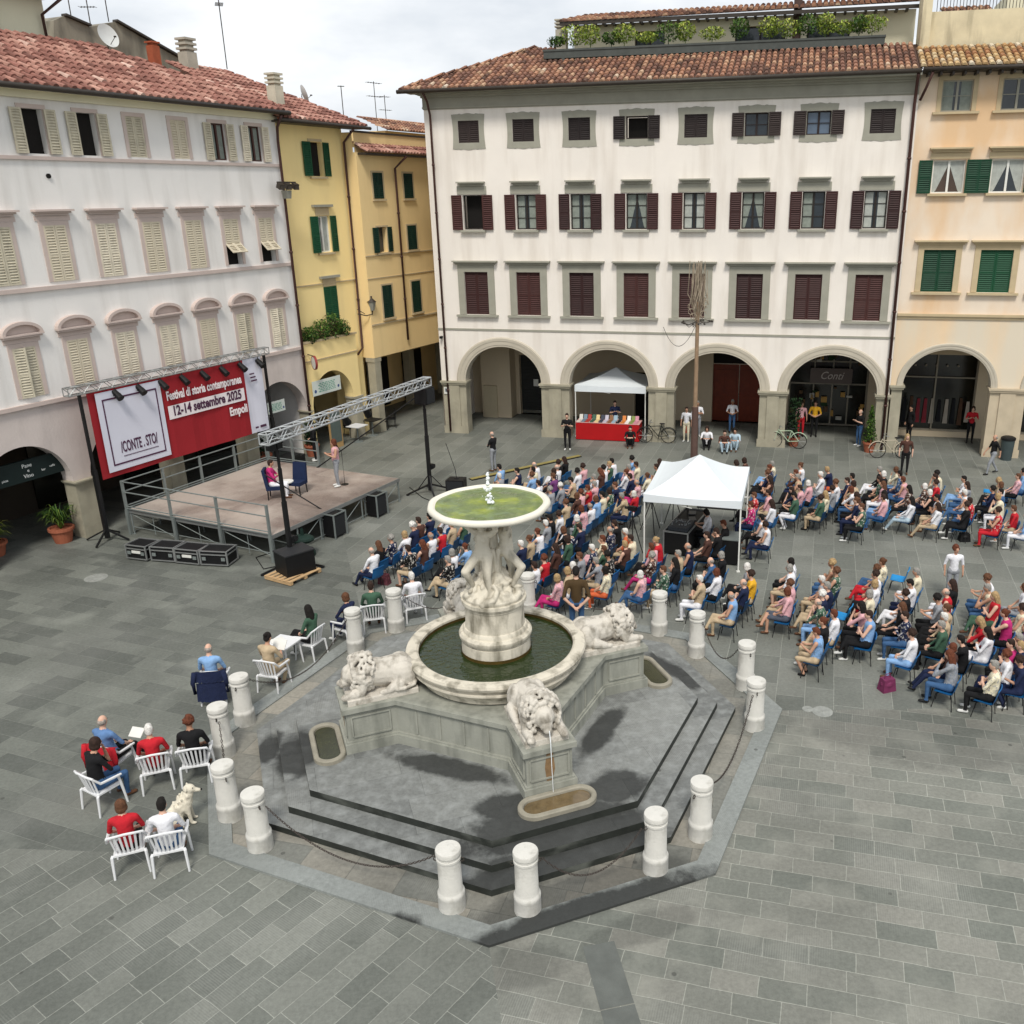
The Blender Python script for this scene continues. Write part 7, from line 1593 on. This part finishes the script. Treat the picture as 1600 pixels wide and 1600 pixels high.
# ---------------------------------------------------------------- the dog
def dog(p, rz):
    m_ = MB(); m_.caps((-.16, 0, .17), (.06, 0, .42), .15, .12, 14); m_.caps((.06, 0, .42), (.12, 0, .55), .1, .085, 12); m_.ell((.15, 0, .65), (.1, .08, .085)); m_.caps((.2, 0, .63), (.3, 0, .60), .045, .032)
    for sd in (1, -1):
        limb(m_, [(.08, sd*.07, .36), (.10, sd*.08, .2), (.12, sd*.08, .04)], [.055, .035, .027]); m_.ell((.15, sd*.08, .025), (.05, .03, .025))
        m_.ell((-.12, sd*.12, .14), (.14, .07, .13)); limb(m_, [(-.02, sd*.13, .1), (-.1, sd*.14, .05)], [.05, .035]); m_.ell((.02, sd*.14, .03), (.08, .032, .028)); m_.ell((.11, sd*.085, .69), (.022, .018, .055), (sd*.5, 0, 0))
    fr_ = random.Random(3)
    for k in range(150):
        u_ = fr_.random(); a_ = fr_.uniform(0, 6.28); c_ = V3((-.16+.24*u_, 0, .17+.30*u_)); r_ = .15-.04*u_; m_.ell(c_+V3((cos(a_)*r_*.8, sin(a_)*r_, fr_.uniform(-.1, .1))), (.024, .018, .04), nu=6, nv=4)
    limb(m_, [(-.3, 0, .08), (-.42, .1, .05), (-.46, .22, .06)], [.045, .04, .025]); me = remesh(m_, .016, 1); me.materials.clear(); me.materials.append(mat('dog_fur', '#d6cfbd', .9, .12, 9, .6, 60))
    t = link('dog', me, None, p, rz); tag(t, 'white long-haired dog sitting upright next to the garden chairs', 'dog'); t.scale = (1.05,)*3
    b = MB(); b.ell((.335, 0, .605), .018, nu=8, nv=6); b.build('nose', M_black, t); b = MB(); b.ell((.215, .045, .68), .011, nu=6, nv=4); b.build('eye', M_black, t); b = MB(); b.ell((.215, -.045, .68), .011, nu=6, nv=4); b.build('eye', M_black, t)
dog(G(290, 1285), R(15))
# ---------------------------------------------------------------- bicycles, bin, plants
def bicycle(p, rz, m, label):
    t = empty('bicycle', p, rz, label, 'bicycle'); rw = .33
    for x in (-.52, .52):
        b = MB(); b.tube([(x+rw*cos(a), 0, rw+.01+rw*sin(a)) for a in [2*pi*k/22 for k in range(22)]], .018, 5, closed=True); w_ = b.build('wheel', M_black, t)
        b = MB()
        for k in range(8): a = k*pi/4; b.tube([(x, 0, rw), (x+rw*cos(a), 0, rw+rw*sin(a))], .004, 3)
        b.cyl((x, -.03, rw), (x, .03, rw), .03, n=8); b.build('spokes', M_alu, w_)
    b = MB(); bb_, st_, hd_ = (-.08, 0, .3), (-.2, 0, .78), (.36, 0, .82)
    for a, c in ((bb_, st_), (bb_, hd_), (st_, (.34, 0, .75)), (bb_, (-.52, 0, .34)), (st_, (-.52, 0, .34)), (hd_, (.52, 0, .34))): b.tube([a, c], .018, 6)
    b.build('frame', m, t); b = MB(); b.tube([(.34, 0, .8), (.31, 0, .98)], .014, 5); b.tube([(.15, .27, .98), (.28, .2, 1.0), (.31, 0, .98), (.28, -.2, 1.0), (.15, -.27, .98)], .013, 5); b.build('handlebar', M_alu, t)
    b = MB(); b.ell((-.24, 0, .88), (.13, .07, .035)); b.cyl((-.2, 0, .76), (-.22, 0, .87), .014, n=5); b.build('saddle', M_black, t); b = MB(); b.tube([(-.52+.37*cos(a), 0, .35+.37*sin(a)) for a in [R(20+k*20) for k in range(8)]], .02, 4); b.tube([(.52+.37*cos(a), 0, .35+.37*sin(a)) for a in [R(10+k*20) for k in range(7)]], .02, 4); b.build('mudguard', m, t)
    b = MB(); b.tube([(-.08, .1, .2), (-.08, .02, .3), (-.08, -.02, .3), (-.08, -.1, .4)], .012, 4); b.build('pedals', M_black, t)
bicycle(G(1026, 692), YC+pi+R(4), mat('bike_black', '#1e2422', .5), 'dark bicycle parked by the pier right of the red stall'); bicycle(G(1228, 700), YC+pi-R(4), mat('bike_mint', '#a9bba0', .5), 'mint green bicycle against the pier between third and fourth arches'); bicycle(G(1390, 716), YC+pi+R(5), mat('bike_cream', '#b5ab97', .5), 'cream bicycle parked at the right corner pier')
t = empty('litter_bin', G(1571, 718), 0, 'dark grey cylindrical litter bin by the right-hand pier', 'litter bin'); b = MB(); b.lathe([(.22, 0), (.27, .85), (.25, .87)], n=20, cap_bot=True); b.build('body', mat('bin_grey', '#3d4849', .6, .1, 5), t); b = MB(); b.lathe([(.29, .85), (.29, .93), (.2, .98), (.01, .99)], n=20); b.build('lid', M_black, t)
def pot(p, r, h, m, label, kind='fern', ph=1.0, cat='potted plant', leaf=None):
    t = empty('potted_plant', p, 0, label, cat); b = MB(); b.lathe([(r*.7, 0), (r*.95, h*.82), (r*1.08, h*.83), (r*1.08, h), (r*.9, h), (r*.85, h*.9), (.01, h*.9)], n=20, cap_bot=True); b.build('pot', m, t, smooth=False)
    b = MB(); rs = random.Random(int(p.x*13))
    if kind == 'fern':
        for k in range(110):
            a = rs.uniform(0, 6.28); l_ = rs.uniform(.5, 1)*ph; up = rs.uniform(.5, 1.3); P_ = [Vector((0, 0, h*.9))]; b.tint = rs.random()
            for j in range(1, 6): u = j/5; P_.append(Vector((cos(a)*l_*u*.42, sin(a)*l_*u*.42, h*.9+ph*up*(u-.75*u*u))))
            sd = Vector((-sin(a), cos(a), 0))
            for j in range(5):
                w0, w1 = .03*(1-j/5.2), .03*(1-(j+1)/5.2); b.poly([P_[j]-sd*w0, P_[j]+sd*w0, P_[j+1]+sd*w1, P_[j+1]-sd*w1])
    else:
        for k in range(9): z = h+ph*k/9; leafy(b, (0, 0, z+.1), ((.34 if kind == 'cone' else .3)*(1-k/9.5 if kind == 'cone' else 1), (.34 if kind == 'cone' else .3)*(1-k/9.5 if kind == 'cone' else 1), ph/11), 110, .05, rs)
        b.tint = .05; b.cyl((0, 0, h*.8), (0, 0, h+ph*.9), .025, n=5)
    b.build('foliage', leaf or LEAF, t)
TERR = mat('terracotta', '#9a5a42', .85, .12, 4)
pot(G(100, 846), .36, .5, TERR, 'spiky green plant in a terracotta pot before the first lilac pier', 'fern', 1.9); pot(G(-6, 868), .36, .45, TERR, 'bright green palm cut by the left picture edge', 'fern', 1.7, leaf=LEAFY)
pot(G(489, 712), .3, .5, TERR, 'leafy plant in a terracotta pot behind the stage beside the speaker', 'bush', .9, leaf=LEAFD); pot(G(1357, 706), .26, .45, TERR, 'slim conifer in a terracotta pot at the shop entrance', 'cone', 1.5)
pot(TC @ Vector((16.35, .3, 0)), .26, .4, TERR, 'tall climbing plant at the left side of the shop arch', 'bush', 1.7, leaf=LEAFD); pot(TL @ Vector((8.6, .8, 0)), .4, .5, TERR, 'dense green bush inside the last lilac arch', 'bush', 1.6, leaf=LEAFD)
# café tables under the ochre portico
for (px, py, lb) in ((560, 690, 'white café table near the pier of the yellow building'), (583, 680, 'dark café table under the ochre overhang')):
    t = empty('cafe_table', G(px, py), YL, lb, 'table'); b = MB(); b.box((0, 0, .74), (.7, .7, .03)); b.build('table_top', M_wp if 'white' in lb else M_black, t); b = MB(); b.cyl((0, 0, 0), (0, 0, .73), .03, n=8); b.cyl((0, 0, 0), (0, 0, .03), .22, n=14); b.build('leg', M_steel, t)
for i, (px, py, fa_, lb) in enumerate(((598, 672, 30, 'dark café chair beside the dark table'), (612, 668, 200, 'dark café chair farthest right under the overhang'), (548, 682, 60, 'dark café chair left of the white table'))):
    t = empty('cafe_chair', G(px, py), R(fa_), lb, 'chair'); b = MB(); b.box((0, 0, .45), (.42, .42, .04)); b.build('seat', M_black, t); b = MB(); b.box((-.2, 0, .7), (.03, .4, .4)); b.build('backrest', M_black, t)
    for x in (-.18, .18):
        for y in (-.18, .18): b = MB(); b.cyl((x, y, 0), (x, y, .44), .014, n=5); b.build('leg', M_blackm, t)
# sandwich board in the yellow arch, wall plate and small camera
t = empty('menu_board', TL @ Vector((11.7, -.2, 0)), YL, 'wooden menu board standing in the yellow arch', 'menu board'); b = MB(); b.bb(0, .8, 0, .05, 0, 1.7); b.build('frame', mat('wood_pale', '#a8895c', .8, .1, 5), t); b = MB(); b.bb(.07, .73, -.01, -.001, .25, 1.6); b.build('panel', mat('slate', '#55605c', .8, .1, 5), t)
t = empty('wall_plate', CPt(.55, -.06, 2.0), YC, 'small white notice plate on the left corner pier', 'sign'); b = MB(); b.bb(-.14, .14, -.02, 0, -.16, .16); b.build('plate', M_whitefr, t); b = MB(); b.bb(-.08, .08, -.026, -.021, -.05, .1); b.build('symbol', mat('print_grey', '#5a626c', .7), t)
o = MB(); o.box((0, 0, 0), (.1, .2, .1)); o.cyl((0, -.1, 0), (0, -.16, 0), .03, n=8); tag(o.build('security_camera', M_black, loc=CPt(.45, -.1, 4.45), rz=YC), 'small dark security camera near the left corner of the white building', 'camera')
a_ = pp+Vector((0, 0, hb-.1)); c_ = TC @ Vector((10.6, -.1, 5.1)); b = MB(); b.tube([(a_.lerp(c_, k/12)-Vector((0, 0, .9*4*(k/12)*(1-k/12))))-a_ for k in range(13)], .012, 4); tag(b.build('cable', M_black, loc=a_), 'thin cable sagging from the post to the white facade', 'cable')
# yellow paint/litter at the kerb
o = MB(); o.box((0, 0, .02), (.12, .05, .03), .5); tag(o.build('litter', mat('litter_yellow', '#c9a04a', .8), loc=G(767, 1459)), 'scrap of yellow litter on the wet front kerb corner', 'litter')
